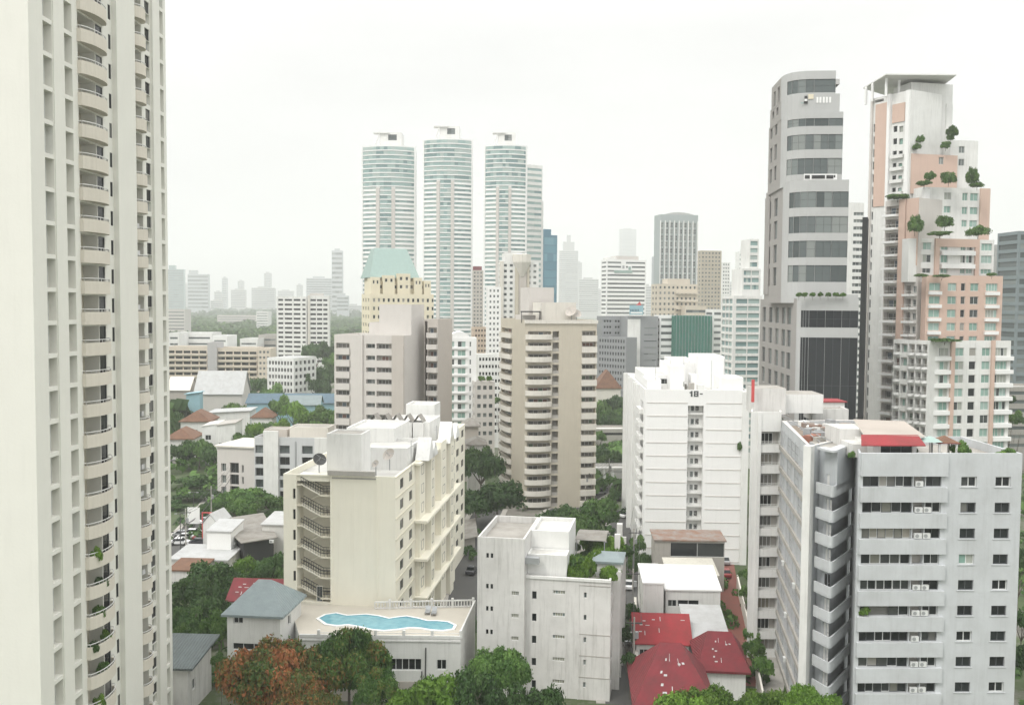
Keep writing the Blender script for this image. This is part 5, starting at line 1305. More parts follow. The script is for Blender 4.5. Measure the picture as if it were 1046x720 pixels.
b = lattice('tan tower with fine vertical ribs right of the big gridded tower', 715, 760, 82, ('m', 12), 736, 256, wallm('sand', (.45, .40, .32)), 4.0, 6, 'glassgrey', 'apartment tower'); b.finish()
lattice('pale ribbed tower half hidden behind the tan ribbed tower', 737, 900, 84, ('m', 12), 745, 268, M['white'], 3.6, 3, 'glassgrey', 'apartment tower', side=0).finish()
# beige stepped block
b = lattice('beige stepped apartment block below the big gridded tower', 671.5, 560, 80, ('m', 12), 712, 290, wallm('beige', (.60, .54, .45)), 5.6, 9, 'glassgrey', 'apartment block', frac=.45)
O = Vector(b.C); dn = b.faces[1]['d']; X = lambda px: b.sx(1, px, 300)
b.mass(rel(O, dn, (X(683), X(706)), (2, 12)), zr_(b, 291), zr_(b, 284.5), b.faces[0]['m'], M['roofw'], .3)
for py in (300, 308, 316): b.fbox(1, X(690), X(712), 0, 1.6, zr_(b, py), zr_(b, py - 2), b.faces[0]['m'])
f = b.mass(box_poly(corner(700, 320, 553), 84, ('m', 10), 721.5, 320), 0, zt(700, 313, 553), b.faces[0]['m'], M['roofw']); b.bands(f + 1, .5, b.faces[f + 1]['L'] - .5, 3, zt(700, 315, 553), 3.4, 1.6, .9, .3, None, 'glassgrey', frames=False)
b.finish()
# grey offices
GA = wallm('mid_grey', (.27, .28, .29), stain=.1)
b = tow('mid grey office block with square windows left of the green-netted building', 640, 460, 45, 611, 651, 345, GA, 'office block')
b.grid(0, ncols(b.faces[0]['L'], 10, .5), 3, zr_(b, 346), 3.1, 1.5, 1, .3, 'glassblk', frames=False, nv=0); b.finish()
b = tow('dark grey windowless block with white grid window panel and rooftop billboard', 641, 470, 80, ('m', 12), 672.5, 323, GA, 'office block')
X = lambda px: b.sx(1, px, 340)
for r_ in range(9):
    for c_ in range(4): b.win(1, X(641.8) + c_ * 1.15 + .15, X(641.8) + c_ * 1.15 + 1.05, zr_(b, 330 + 5.6 * r_) - .6, zr_(b, 330 + 5.6 * r_) + .6, .2, 0, 0, 'frame', 'glassblk', .05)
b.fbox(1, X(641), X(654), 0, .08, 2, zr_(b, 326), M['white'])
b.bands(1, X(658), X(671), 3, zr_(b, 332), 3.2, .5, 1.4, .15, None, 'glassgrey', frames=False); b.finish()
b = tow('small grey office with punched dark windows, left of the rooftop billboard', 615, 480, 80, ('m', 10), 641, 323, GA, 'office block')
for c_ in range(6): 
    for r_ in range(9): b.win(1, 1 + c_ * 1.45, 2.1 + c_ * 1.45, zr_(b, 328 + 6 * r_) - .6, zr_(b, 328 + 6 * r_) + .6, .2, 0, 0, 'frame', 'glassblk', .05) if c_ != 3 else None
b.finish()
# billboard on the grey block: own thing
p0 = at(643, 322, 469); p1 = at(657, 322, 469); q = MB(); za = p0.z; hb = 4.9
bl = empty('billboard', ((p0.x + p1.x) / 2, p0.y, za), 'teal and white rooftop billboard with a small red figure on top, on the grey office', 'billboard')
q = MB(); q.box(p0.x, p1.x, p0.y - .2, p0.y + .2, za + .3, za + hb, M['turq']); q.box(p0.x + .6, p1.x - .5, p0.y - .26, p0.y - .2, za + .9, za + 1.6, M['whiteclean'])
for i in range(6): q.box(p0.x + .4 + i * .75, p0.x + .8 + i * .75, p0.y - .26, p0.y - .2, za + 1.9, za + 3.0, M['blueroof'])
q.build('panel', bl)
q = MB(); xm = at(652.5, 318, 469).x; q.poly([(xm - 1.5, p0.y - .1, za + hb), (xm + 1.3, p0.y - .1, za + hb), (xm + .3, p0.y - .1, za + hb + 2.0), (xm - .2, p0.y - .1, za + hb + 1.2)], M['redsign']); q.poly([(xm - .2, p0.y + .1, za + hb + 1.2), (xm + .3, p0.y + .1, za + hb + 2.0), (xm + 1.3, p0.y + .1, za + hb), (xm - 1.5, p0.y + .1, za + hb)], M['redsign']); q.build('emblem', bl)
q = MB(); [q.tube((x, p0.y + .4, za - 1), (x, p0.y + .2, za + hb), .1, M['metal'], n=4) for x in (p0.x + .3, p1.x - .3)]; q.build('post', bl)
# white block and green netted block and banded one
b = banded('white office block with wide dark window bands between the billboard and the green netting', 674, 475, 82, ('m', 10), 689, 322, M['whiteclean'], 6.8, 'glassgrey', 'office block', 1.2); b.finish()
b = tow('low block wrapped in dark green scaffold netting', 689.5, 470, 84, ('m', 14), 727.5, 322.5, M['greennet'], 'building under scaffolding', 'netted_building')
for i in range(12):
    s_ = b.faces[1]['L'] * (i + .5) / 12; b.fbox(1, s_ - .06, s_ + .06, 0, .25, 0, zr_(b, 321), M['metal'])
for k in range(10): b.fbox(1, 0, b.faces[1]['L'], .02, .12, 2 + 4.6 * k, 2.12 + 4.6 * k, M['greennet']) if 2 + 4.6 * k < zr_(b, 324) else None
b.finish()
banded('white banded office right of the green-netted block', 728, 480, 84, ('m', 12), 748.5, 316, M['white'], 6.4, 'glassgrey', 'office block', 1.2).finish()
# glass stepped office
b = banded('stepped green glass office left of the grey tower', 749, 300, 84, ('m', 12), 778.5, 302, M['white'], 7.3, 'glasst', 'office tower', 1.9, 3.2)
for a, t_ in ((758, 274), (767, 243)):
    f = b.mass(rel(b.C, b.faces[1]['d'], (b.sx(1, a), b.faces[1]['L']), (2 if a < 760 else 4, 12)), zr_(b, 303), zr_(b, t_), M['white'], M['roofw'], .4)
    b.bands(f, .4, b.faces[f]['L'] - .4, zr_(b, 302), zr_(b, t_ + 1), 7.3 * 300 / F, 1.4, .5, .2, 3, 'glasst', frames=False)
b.finish()
b = banded('white slab between the grey stepped tower and the salmon tower', 863, 330, 86, ('m', 12), 880, 207, M['white'], 7.2, 'glassgrey', 'apartment tower', 1.6, sides=()); 
b.bands(1, b.sx(1, 867.5), b.sx(1, 878), 4, zr_(b, 215), 2.45, 1.2, .7, .3, None, 'glassgrey', frames=True, nv=2); b.finish()
tow('narrow dark clad slab squeezed between the grey stepped tower and the salmon tower', 878.5, 240, 112, ('m', 8), 884, 222, M['darkbrown'], 'office tower').finish()
b = banded('grey slab tower seen behind the right shoulder of the salmon tower', 1015, 380, 80, ('m', 12), 1040, 250, wallm('cool_grey', (.36, .37, .36)), 6.2, 'glassgrey', 'office tower', .9); b.finish()
b = banded('dark teal glass tower cut off by the right edge of the picture', 1038, 330, 84, ('m', 12), 1075, 236, wallm('slate', (.20, .24, .25)), 9, 'glassgrey', 'office tower', 1.8); b.finish()
b = banded('brownish low block at the right edge below the dark teal glass tower', 1031, 300, 84, ('m', 12), 1075, 395, M['concrete'], 9, 'glassgrey', 'office block', 1.2); b.finish()
# ------- left distance
b = tow('white twin-bay apartment slab rising above the trees on the left', 313, 620, 12, 282.5, 336, 303, M['white'], 'apartment tower')
f0 = b.faces[0]; L_ = f0['L']; fh = 3.05; zt_ = zr_(b, 304.5)
for k in range(14):
    z = zt_ - fh * (k + 1)
    for u0, u1 in ((.05, .22), (.27, .52), (.57, .80), (.86, .97)): b.win(0, L_ * u0, L_ * u1, z + 1.1, z + 2.4, .5, 2, 0, 'frame', 'glassd', .1, False)
L1 = b.faces[1]['L']
for k in range(14):
    z = zt_ - fh * (k + 1); b.win(1, L1 * .1, L1 * .9, z + 1.1, z + 2.4, .5, 2, 0, 'frame', 'glassd', .1, False)
b.finish()
# second bay, facing the camera too
b = tow('right bay of the white apartment slab above the trees on the left', 314.5, 616, 84, ('m', 10), 336, 302, M['white'], 'apartment tower')
L1 = b.faces[1]['L']
for k in range(14):
    z = zt_ - fh * (k + 1)
    for u0, u1 in ((.12, .38), (.43, .68), (.73, .93)): b.win(1, L1 * u0, L1 * u1, z + 1.1, z + 2.4, .5, 1, 0, 'frame', 'glassd', .1, False)
b.fbox(1, 0, L1 * .1, 0, .5, 0, zt_ + 1.8, M['tanlight']); b.mass(rel(b.C, b.faces[1]['d'], (1, L1 * .7), (2, 8)), zt_, zt_ + 3.2, M['taupelight'], M['roofw'], 0); b.finish()
CB = wallm('school_cream', (.63, .56, .47), stain=.08)
def longbld(label, pc, D, phi, l, r, pyt, n, wm, fhpx, gm='glassd', rm=None, off=0, h=1.4, seg=4.5):
    b = tow(label, pc, D, phi, l, r, pyt, wm, 'institutional building', rm=rm or M['whiteroof'], py=370); fh = fhpx * D / F
    for k in range(n):
        z = zr_(b, pyt) - 1.2 - off - fh * (k + 1)
        if z < 1: break
        L_ = b.faces[1]['L']; m = max(1, round(L_ / seg))
        for j in range(m): b.win(1, .3 + (L_ - .6) * j / m + .25, .3 + (L_ - .6) * (j + 1) / m - .25, z + .6, z + .6 + h, .6, 1, 0, 'frame', gm, .1, False)
        b.fbox(1, 0, L_, 0, .7, z - .5, z + .55, wm)
    return b
longbld('left wing of the long cream institutional building with deep window rows', 170, 510, 88, ('m', 14), 212, 354, 5, CB, 5.6, h=1.4).finish()
b = tow('plain grey stair tower dividing the long cream institutional building', 212, 508, 88, ('m', 14), 221.5, 350, wallm('lilac_grey', (.47, .46, .46)), 'stair tower', py=370); b.finish()
longbld('right wing of the long cream institutional building with deep window rows', 221.5, 510, 88, ('m', 14), 263, 355, 5, CB, 5.6).finish()
lattice('cream link block at the right end of the long institutional building', 263, 505, 88, ('m', 14), 276, 356, CB, 5.6, 3, 'glassgrey', 'institutional building').finish()
b = tow('pale six-storey block with dense grid of small windows and flat white roof', 300, 440, 20, 273, 323, 366, M['white'], 'institutional building', rm=M['whiteroof'], py=380, par=.15)
for f in (0, 1): b.grid(f, ncols(b.faces[f]['L'], 8 if f == 0 else 5, .6), 2, zr_(b, 368), 3.2, 1.7, .9, .35, 'glassd', nv=0, frames=False)
b.finish()
for lb, a, c, D, t_, wm in (('white flat-roofed hall behind the left wing of the cream institutional building', 172, 183, 620, 340, 'white'), ('white hall with dark vent strip behind the cream institutional building', 184, 216, 640, 340, 'white'),
    ('low white block behind the grey stair tower', 217, 232, 620, 343, 'whiteclean'), ('white stepped roof building left of the white slab tower', 245, 263, 640, 346, 'white'), ('dark-sided hall with white roof left of the white slab tower', 264, 283, 660, 342, 'concrete'),
    ('cream low-rise at the far left edge of the park', 171, 189, 1150, 316, 'taupelight'), ('pale building standing in the far park trees', 262, 274, 1500, 318, 'white'), ('long pale building along the far park edge', 222, 262, 1700, 322, 'taupelight')):
    b = tow(lb, a, D, 88, ('m', 25), c, t_, M[wm], 'low-rise building', rm=M['whiteroof'], py=340)
    b.bands(1, 1, b.faces[1]['L'] - 1, 2, zr_(b, t_) - 1, 4, 1.2, 1, .3, None, 'glassgrey', frames=False); b.finish()
# distant skyline: hazy towers, each with its own roof and window bands
FARS = [('pale blue glass tower at the left end of the far skyline, sloping top', 172, 188, 2300, 275, 'glasst', 8), ('wide grey-blue far tower beside the sloping one', 192, 213, 2150, 280, 'greyblue', 12), ('low far block right of the wide grey-blue tower', 215, 227, 2700, 307, 'granite', 8),
 ('thin far tower with flat top standing alone', 227, 232, 3000, 284, 'greyblue', 10), ('far block right of the thin lone tower', 236, 251, 3100, 296, 'granite', 8), ('broad pale far block with stepped top', 257, 281, 2900, 294, 'granited', 8), ('faint slender tower rising from the broad pale block', 270, 277, 3400, 279, 'granited', 8),
 ('broad pale tower behind the white slab tower', 313, 339, 2300, 284, 'greyblue', 8), ('tall smooth grey tower, highest on the left skyline', 339, 350, 2000, 256, 'greyblue', 14), ('short grey block at the foot of the tall smooth tower', 344, 356, 1800, 302, 'greyblue', 10),
 ('faint pointed tower right of the blue glass tower', 571, 590, 2700, 256, 'granited', 8), ('faint lower tower right of the faint pointed tower', 591, 611, 2500, 285, 'granited', 8), ('barely visible tower behind the white tower with emblem', 632, 649, 3900, 234, 'granited', 8),
 ('faint tower just left of the stepped green glass office', 754, 768, 1500, 257, 'white', 8), ('faint low tower left of the stepped green glass office', 742, 752, 1900, 290, 'granited', 8), ('faint slab far behind, just left of the big gridded tower', 653, 667, 2100, 292, 'granited', 8),
 ('pale block low on the far skyline left of the yellow tower', 352, 370, 2600, 312, 'granited', 8),
 ('faint thin tower between the two left far towers', 188, 192, 3300, 290, 'granited', 8), ('faint grey block left of the thin lone tower', 219, 226, 3200, 298, 'granited', 8), ('faint tall narrow block right of the thin lone tower', 243, 249, 3500, 287, 'granited', 8),
 ('very faint wide block at the middle of the left skyline', 284, 300, 3600, 297, 'granited', 8), ('very faint narrow tower left of the broad pale tower', 303, 309, 3500, 291, 'granited', 8), ('faint low block right of the faint lower tower', 606, 616, 2900, 296, 'granited', 8), ('faint narrow tower right of the faint pointed tower', 588, 594, 3100, 268, 'granited', 8)]
for lb, a, c, D, t_, wm, fh in FARS:
    D *= 1.4 if D > 1600 else 1.1
    b = tow(lb, a, D, 86, ('m', 22), c, t_, M[wm], 'far tower', 'far_tower', 'hazy towers on the skyline')
    b.bands(1, 1, b.faces[1]['L'] - 1, 20, zr_(b, t_) - 1, fh, fh * .45, fh * .2, .3, None, 'glassgrey', frames=False); L_ = b.faces[1]['L']
    if 'slop' in lb:
        for u, e in ((.25, 2), (.55, -5)): b.mass(rel(b.C, b.faces[1]['d'], (L_ * (u - .2), L_ * (u + .2)), (2, 18)), zr_(b, t_) - 1, zr_(b, t_ - 2 - e), M[wm], M['roof'], 0)
    elif 'pointed' in lb and 'right of the blue' in lb:
        b.mass(rel(b.C, b.faces[1]['d'], (L_ * .2, L_ * .8), (2, 18)), zr_(b, t_) - 1, zr_(b, 247), M[wm], M['roof'], 0); b.mass(rel(b.C, b.faces[1]['d'], (L_ * .4, L_ * .6), (5, 12)), zr_(b, 247) - 1, zr_(b, 240), M[wm], M['roof'], 0)
    else: b.mass(rel(b.C, b.faces[1]['d'], (L_ * .25, L_ * .7), (3, 15)), zr_(b, t_) - 1, zr_(b, t_) + 6, M[wm], M['roof'], 0)
    b.finish(20)

# ================================================================ low houses, sheds
def hz_(py, px, D): return zt(px, py, D)
# big hall with broad pale roofs
def hall(label, pc, D, l, r, eave_py, ridge_py, wm, rm, phi=86, dep=12, wins=(), rtype='gable', cat='hall', over=.6, axis=0):
    C = corner(pc, 400, D); P = box_poly(C, phi, l, r, 400); z1 = zt(pc, eave_py, D); rh = max(.8, zt(pc, ridge_py, D + dep * .5) - z1)
    return house(cat.replace(' ', '_'), label, cat, C, phi, l, r, z1, rtype, rh, over, wm, rm, wins, py=400, axis=axis)
hall('wide hall with broad pale grey pitched roof before the cream institutional building', 199, 400, ('m', 17), 247, 403, 379, M['taupelight'], M['whiteroof'], dep=17, axis=1)
hall('cream-roofed shed left of the wide grey-roofed hall', 171, 405, ('m', 14), 193, 399, 385, M['taupe'], M['tanlight'], dep=14, axis=1)
hall('small bright blue shed below the wide grey-roofed hall', 190, 372, ('m', 5), 204, 403, 401, M['turq'], M['turq'], dep=5, rtype='mono')
hall('long building with slate blue roof and turquoise walls', 252, 385, ('m', 14), 345, 412, 402, M['turq'], M['blueroof'], dep=14, axis=1)
hall('turquoise shed with pale blue gable roof before the slate blue roof', 292, 372, ('m', 10), 326, 414, 404, M['turq'], M['tealroof'], dep=10, axis=1)
BR = M['brownroof']
W_ = [(1, .1, 4, 1.4, 1.3), (1, .4, 4, 1.4, 1.3), (1, .7, 4, 1.4, 1.3)]
hall('white house with orange-brown hip roof, farthest left', 184, 335, ('m', 12), 214, 431, 419, M['white'], BR, dep=12, rtype='hip', cat='house', wins=[(1, .1, 5, 1.6, 1.5), (1, .42, 5, 1.6, 1.5), (1, .75, 5, 1.3, 1.5)])
hall('house with red-brown roof behind the slim left tower edge', 168, 310, ('m', 12), 196, 449, 437, M['whiteold'], BR, dep=12, rtype='hip', cat='house')
hall('small house with red-brown hip roof among trees left of the pale blue pool canopy', 257, 350, ('m', 9), 278, 427, 417, M['white'], BR, dep=9, rtype='hip', cat='house')
hall('white flat-roofed house with framed upper terrace', 206, 300, ('m', 11), 222, 436, 433, M['white'], M['roofw'], dep=9, rtype='mono', cat='house', over=.2, wins=[(1, .2, 8, 1.8, 1.6)])
hall('white house with grey roof and balcony left of the mid-rise', 221, 290, ('m', 10), 240, 435, 432, M['white'], M['concrete'], dep=9, rtype='mono', cat='house', over=.3, wins=[(1, .1, 7, 2.2, 1.6), (1, .6, 7, 1.4, 1.6)])
hall('low pale building with long flat roof behind the brown-roofed house', 213, 360, ('m', 12), 255, 422, 418, M['white'], M['whiteroof'], dep=12, rtype='mono', cat='house', wins=W_)
hall('cream building with brown steep roof, right of the tan tower', 609, 420, ('m', 12), 634, 397, 378, M['tanlight'], BR, dep=14, rtype='hip', cat='house', wins=[(1, .1, 8, 1.3, 1.6), (1, .4, 8, 1.3, 1.6), (1, .7, 8, 1.3, 1.6)])
b = banded('low grey building with railings behind the trees right of the tan tower', 606, 330, 86, ('m', 10), 645, 438, M['concrete'], 7, 'glassd', 'low-rise building', 1.1); b.finish()
banded('grey roofed shop row beyond the lane right of the tan tower', 606, 268, 86, ('m', 8), 645, 478, M['whiteold'], 7, 'glassd', 'low-rise building', 1.1).finish()
hall('brown-roofed house left of the cream terrace block', 474, 275, ('m', 9), 489, 436, 428, M['taupe'], M['tinroof'], dep=9, rtype='hip', cat='house')
hall('weathered white house under the cream terrace block', 478, 250, ('m', 8), 496, 455, 447, M['whiteold'], M['tinroof'], dep=9, rtype='hip', cat='house')
hall('grey low roof behind the cream stair block, by the lane', 474, 200, ('m', 16), 486, 552, 548, M['concrete'], M['tinroof'], dep=9, rtype='mono', cat='low-rise building')

# white-grey mid-rise on the left
C = corner(222.5, 480, 250)
b = tow('white and grey mid-rise with vertical white fins, left of the cream stair block', 263, 246, 14, 222, ('m', 14), 458, M['taupelight'], 'apartment block', py=480)
X = lambda px: b.sx(0, px, 490)
for k in range(6):
    z = zt(240, 476 + 11.8 * k, 250)
    b.win(0, X(226), X(231), z - 1.2, z + 1.0, .6, 1, 0, 'frame', 'glassgrey', .1); b.win(0, X(235), X(244), z - 1.4, z + 1.3, .6, 1, 0, 'framed', 'glassd', .1); b.win(0, X(247), X(249), z - 1.2, z + .8, .3, 0, 0, 'frame', 'glassd', .08)
q = MB(); r_ = b.P; zq_ = zr_(b, 458)
q.prism(inset(b.P, -.5), zq_, zq_ + .4, M['tanlight']); q.build('roof_slab', b.root)
C2 = corner(341, 480, 240); P2 = box_poly(C2, 4, 260, ('m', 14), 480); z2 = zt(300, 446, 242)
f = b.mass(P2, 0, z2, wallm('midrise_grey', (.56, .57, .58), stain=.1), M['roof'], .8); X = lambda px: b.sx(f, px, 490)
for k in range(6):
    z = zt(300, 458.5 + 11.6 * k, 242)
    for a, c in ((260.8, 269), (285.5, 296), (308.5, 319.5)): b.win(f, X(a), X(c), z - 1.05, z + 1.05, .7, 1, 0, 'framed', 'glassd' if k % 3 else 'glassgrey', .1)
for a, c in ((270, 285), (322, 341)): b.fbox(f, X(a), X(c), 0, .7, 0, z2 + (1.6 if a == 270 else .1), M['white'])
b.fbox(f, X(301.5), X(303), 0, .1, 0, z2 - 1, M['metal'])
b.mass(rel(b.faces[f]['p'], b.faces[f]['d'], (X(290), X(330)), (5, 12)), z2 - 1, zt(310, 434, 250), M['tanlight'], M['roof'], .2)
b.mass(rel(b.faces[f]['p'], b.faces[f]['d'], (X(262), X(286)), (6, 12)), z2 - 1, zt(275, 437, 250), M['taupe'], M['roof'], .2)
b.finish()

# tin-roofed house and its white box
C = corner(262, 552, 202)
C = corner(279, 540, 214); zt_ = zt(262, 540, 208)
b = Bld('warehouse', 'black-walled warehouse with big slanting old tin roof', 'warehouse', corner(262, 560, 206))
A0, A1, A2, A3 = [at(*v) for v in ((236, 541, 190), (279.5, 548, 186), (266, 524, 206), (226, 531, 207))]
fp = [(A0.x, A0.y), (A1.x, A1.y), (A2.x, A2.y), (A3.x, A3.y)]
mid = at(249, 553, 183)
fp = [(A0.x, A0.y), (mid.x, mid.y), (A1.x, A1.y), (A2.x, A2.y), (A3.x, A3.y)]
zw = [A0.z, mid.z, A1.z, A2.z, A3.z]; q = MB()
for i in range(5):
    a, c = fp[i], fp[(i + 1) % 5]; q.quad((*a, 0), (*c, 0), (*c, zw[(i + 1) % 5] - .2), (*a, zw[i] - .2), M['blackwall'])
q.build('wall', b.root); q = MB(); o = inset(fp, -.7); t = [(*o[i], zw[i]) for i in range(5)]
q.poly([t[0], t[1], t[2]], M['tinroof']); q.poly([t[0], t[2], t[3]], M['tinroof']); q.poly([t[0], t[3], t[4]], M['tinroof']); u = [(x, y, z - .2) for x, y, z in t]
for i in range(5): q.quad(u[i], u[(i + 1) % 5], t[(i + 1) % 5], t[i], M['tinroof'])
q.build('roof', b.root)
AC_ = ACM
for px_, py_ in ((236.5, 556), (275.5, 554)):
    p = at(px_, py_, 186 if px_ < 250 else 184.5); o = bpy.data.objects.new('air_conditioner', AC_); col.objects.link(o); o.parent = b.root; o.location = p - b.o
b.finish()
C = corner(236, 560, 184); house('shop_house', 'white box-shaped gable house adjoining the black-walled warehouse', 'house', C, 4, 211.5, ('m', 7), zt(236, 544, 184), 'mono', .8, .2, M['whiteclean'], M['whiteroof'], [], py=560)
C = corner(222, 555, 196); house('shop_house', 'taller white gable-fronted house behind the white box house', 'house', C, 10, 207.5, ('m', 6), zt(222, 535, 196), 'gable', 2.0, .2, M['white'], M['whiteroof'], [], py=560, axis=1)
C = corner(232, 575, 178); house('carport', 'low white sheet-roofed carport by the road', 'carport', C, 3, 174, ('m', 9), zt(232, 571, 178) - .4, 'mono', .5, .3, M['whiteold'], M['whiteroof'], [], py=570)
C = corner(205, 600, 172); house('small_house', 'low brown-roofed hut at the edge of the cream tower', 'house', C, 3, 173, ('m', 6), zt(205, 582, 172) - .3, 'mono', .5, .3, M['whiteold'], M['brownroof'], [], py=600)
C = corner(300, 560, 190); house('small_house', 'white-roofed lean-to right of the warehouse', 'house', C, 3, 268, ('m', 9), zt(290, 535, 190) - .4, 'mono', .6, .3, M['whiteold'], M['whiteroof'], [], py=560)

# low buildings right of centre
C = corner(740, 570, 170); house('shed', 'open shed with dark front and rusty sheet roof beneath the bright white tower', 'shed', C, 2, 669, ('m', 6), zt(700, 556, 168), 'mono', .4, .3, M['concrete'], M['rustroof'], [(0, .22, zt(700, 572, 168), 12, 2.6)], py=570)
C = corner(733, 590, 160); house('shed', 'shed with weathered cream corrugated roof above the white workshop', 'shed', C, 2, 683, ('m', 7), zt(733, 589, 160) , 'mono', 1.0, .3, M['whiteold'], wallm('cream_sheet', (.52, .50, .44), stain=.3, streak=.5), [], py=590)
C = corner(736, 600, 149); b = house('workshop', 'white workshop with smooth white roof and a row of windows', 'workshop', C, 2, 680, ('m', 8), zt(736, 604, 149), 'mono', 1.7, .2, M['white'], M['whiteclean'], [(0, .04, zt(700, 620, 149), 1.4, 1.1), (0, .22, zt(700, 620, 149), 3.4, 1.1)], py=610)
C = corner(678, 600, 148); house('outbuilding', 'narrow white flat-roofed outbuilding left of the workshop', 'outbuilding', C, 3, 657, ('m', 10), zt(678, 597, 148), 'mono', .3, .1, M['white'], M['whiteclean'], [], py=600)
C = corner(704, 650, 133); z_ = zt(680, 655, 133); house('house', 'white house with bright red hip roof left of the grey sheet roof', 'house', C, 4, 650, ('m', 9), z_ - .5, 'gable', 2.9, .5, M['white'], M['redroof'], [(0, .06, z_ - 2.6, 1.3, 1.3)], py=650)
C = corner(744, 650, 134); house('workshop', 'long low shed with pale blue-grey sheet roof right of the bright red roof', 'workshop', C, 4, 703, ('m', 10), zt(744, 654, 134), 'mono', 1.6, .3, M['tealroof'], M['whiteroof'], [], py=650)
C = corner(728, 720, 110); z_ = zt(690, 722, 110); house('house', 'house with large dark red roof in the lower right foreground', 'house', C, 4, 652, ('m', 13), z_ - .4, 'hip', 5.4, .7, M['white'], M['redroof2'], [], py=720, ridge=.25)
C = corner(762, 680, 122); house('house', 'house with dark red hip roof beside the brick lane', 'house', C, 6, 716, ('m', 10), zt(740, 694, 119) - .3, 'hip', 3.4, .6, M['white'], M['redroof2'], [], py=680)

rs_ = random.Random(3)
# ================================================================ ground, lanes
def sheet(name, pts, z, m, kind='structure'):
    q = MB(); q.poly([(p[0], p[1], z) for p in pts], m); return tag(q.build(name), kind=kind)
m, nt_, b_ = mat('ground_cover'); M['ground'] = m
g_ = nt_.nodes.new('ShaderNodeNewGeometry'); n1 = nt_.nodes.new('ShaderNodeTexNoise'); n1.inputs['Scale'].default_value = .02; n1.inputs['Detail'].default_value = 9; n1.inputs['Roughness'].default_value = .75
c_ = nt_.nodes.new('ShaderNodeValToRGB'); e = c_.color_ramp.elements
e[0].position = .35; e[0].color = (.035, .06, .02, 1); e[1].position = .5; e[1].color = (.06, .085, .03, 1)
for p_, c in ((.56, (.16, .15, .13, 1)), (.66, (.24, .23, .21, 1))): x = e.new(p_); x.color = c
for a, c in ((g_.outputs['Position'], n1.inputs['Vector']), (n1.outputs[0], c_.inputs[0]), (c_.outputs[0], b_.inputs['Base Color'])): nt_.links.new(a, c)
b_.inputs['Roughness'].default_value = .9
sheet('ground', [(-5200, -60), (6200, -60), (6200, 8500), (-5200, 8500)], 0, M['ground'])
def lane(name, pxs, w_, m, kerb=True):
    pts = [atz(x, y, 0) for x, y in pxs]; q = MB(); n = len(pts); Lf, Rt = [], []
    for i, p in enumerate(pts):
        d = (pts[min(i + 1, n - 1)] - pts[max(i - 1, 0)]); d = Vector((d.x, d.y)).normalized(); s_ = Vector((-d.y, d.x)) * w_ / 2
        Lf.append(Vector((p.x, p.y)) + s_); Rt.append(Vector((p.x, p.y)) - s_)
    for i in range(n - 1): q.quad((*Rt[i], .02), (*Rt[i + 1], .02), (*Lf[i + 1], .02), (*Lf[i], .02), m)
    tag(q.build(name), kind='structure')
    if kerb:
        q = MB()
        for S, sg in ((Lf, 1), (Rt, -1)):
            for i in range(n - 1):
                a, c = S[i], S[i + 1]; d = (c - a).normalized(); o = Vector((-d.y, d.x)) * sg
                P_ = [a, c, c + o * 1.2, a + o * 1.2]
                if sg < 0: P_ = P_[::-1]
                k = [(p.x, p.y) for p in P_]; q.prism(k, 0, .14, M['concrete'])
        tag(q.build('pavement'), kind='structure')
lane('road', [(150, 610), (178, 572), (196, 552), (214, 530), (232, 508), (250, 492)], 9, M['asphalt'])
lane('road', [(560, 535), (590, 512), (612, 500), (650, 494), (700, 492)], 8, M['asphalt'])
lane('road', [(640, 720), (640, 640), (641, 590), (643, 560), (630, 520)], 5.5, M['asphalt'])
lane('road', [(476, 640), (480, 590), (486, 545), (500, 520)], 7, M['asphalt'])
lane('lane', [(760, 700), (756, 668), (748, 630), (742, 596), (738, 570)], 4.2, M['redpave'], False)
cp = [atz(*v) for v in ((772, 722, 0.03), (796, 722, .03), (806, 680, .03), (797, 652, .03), (772, 655, .03))]
sheet('courtyard', [(p.x, p.y) for p in cp], .03, M['concrete'])
lane('road', [(560, 420), (610, 424), (700, 424)], 10, M['asphalt'])
lane('road', [(170, 470), (230, 462), (300, 455)], 8, M['asphalt'])

# ================================================================ trees
def leafm(name, cols, rough=.6):
    m, nt, b = mat(name); N = nt.nodes.new; LK = nt.links.new
    a = N('ShaderNodeAttribute'); a.attribute_name = 'leaf'; oi = N('ShaderNodeObjectInfo'); cr = N('ShaderNodeValToRGB'); els = cr.color_ramp.elements
    els[0].position = 0; els[0].color = (*cols[0], 1); els[1].position = 1; els[1].color = (*cols[-1], 1)
    for i, c in enumerate(cols[1:-1]): e = els.new((i + 1) / (len(cols) - 1)); e.color = (*c, 1)
    hs = N('ShaderNodeHueSaturation'); mr = N('ShaderNodeMapRange'); mr.inputs[3].default_value = .75; mr.inputs[4].default_value = 1.3
    LK(a.outputs['Fac'], cr.inputs[0]); LK(cr.outputs[0], hs.inputs['Color']); LK(oi.outputs['Random'], mr.inputs[0]); LK(mr.outputs[0], hs.inputs['Value']); LK(hs.outputs[0], b.inputs['Base Color'])
    b.inputs['Roughness'].default_value = rough; b.inputs['Specular IOR Level'].default_value = .2
    tr = N('ShaderNodeBsdfTranslucent'); mx = N('ShaderNodeMixShader'); mx.inputs[0].default_value = .25; LK(hs.outputs[0], tr.inputs['Color'])
    o = nt.nodes['Material Output']; LK(b.outputs[0], mx.inputs[1]); LK(tr.outputs[0], mx.inputs[2]); LK(mx.outputs[0], o.inputs[0])
    return m
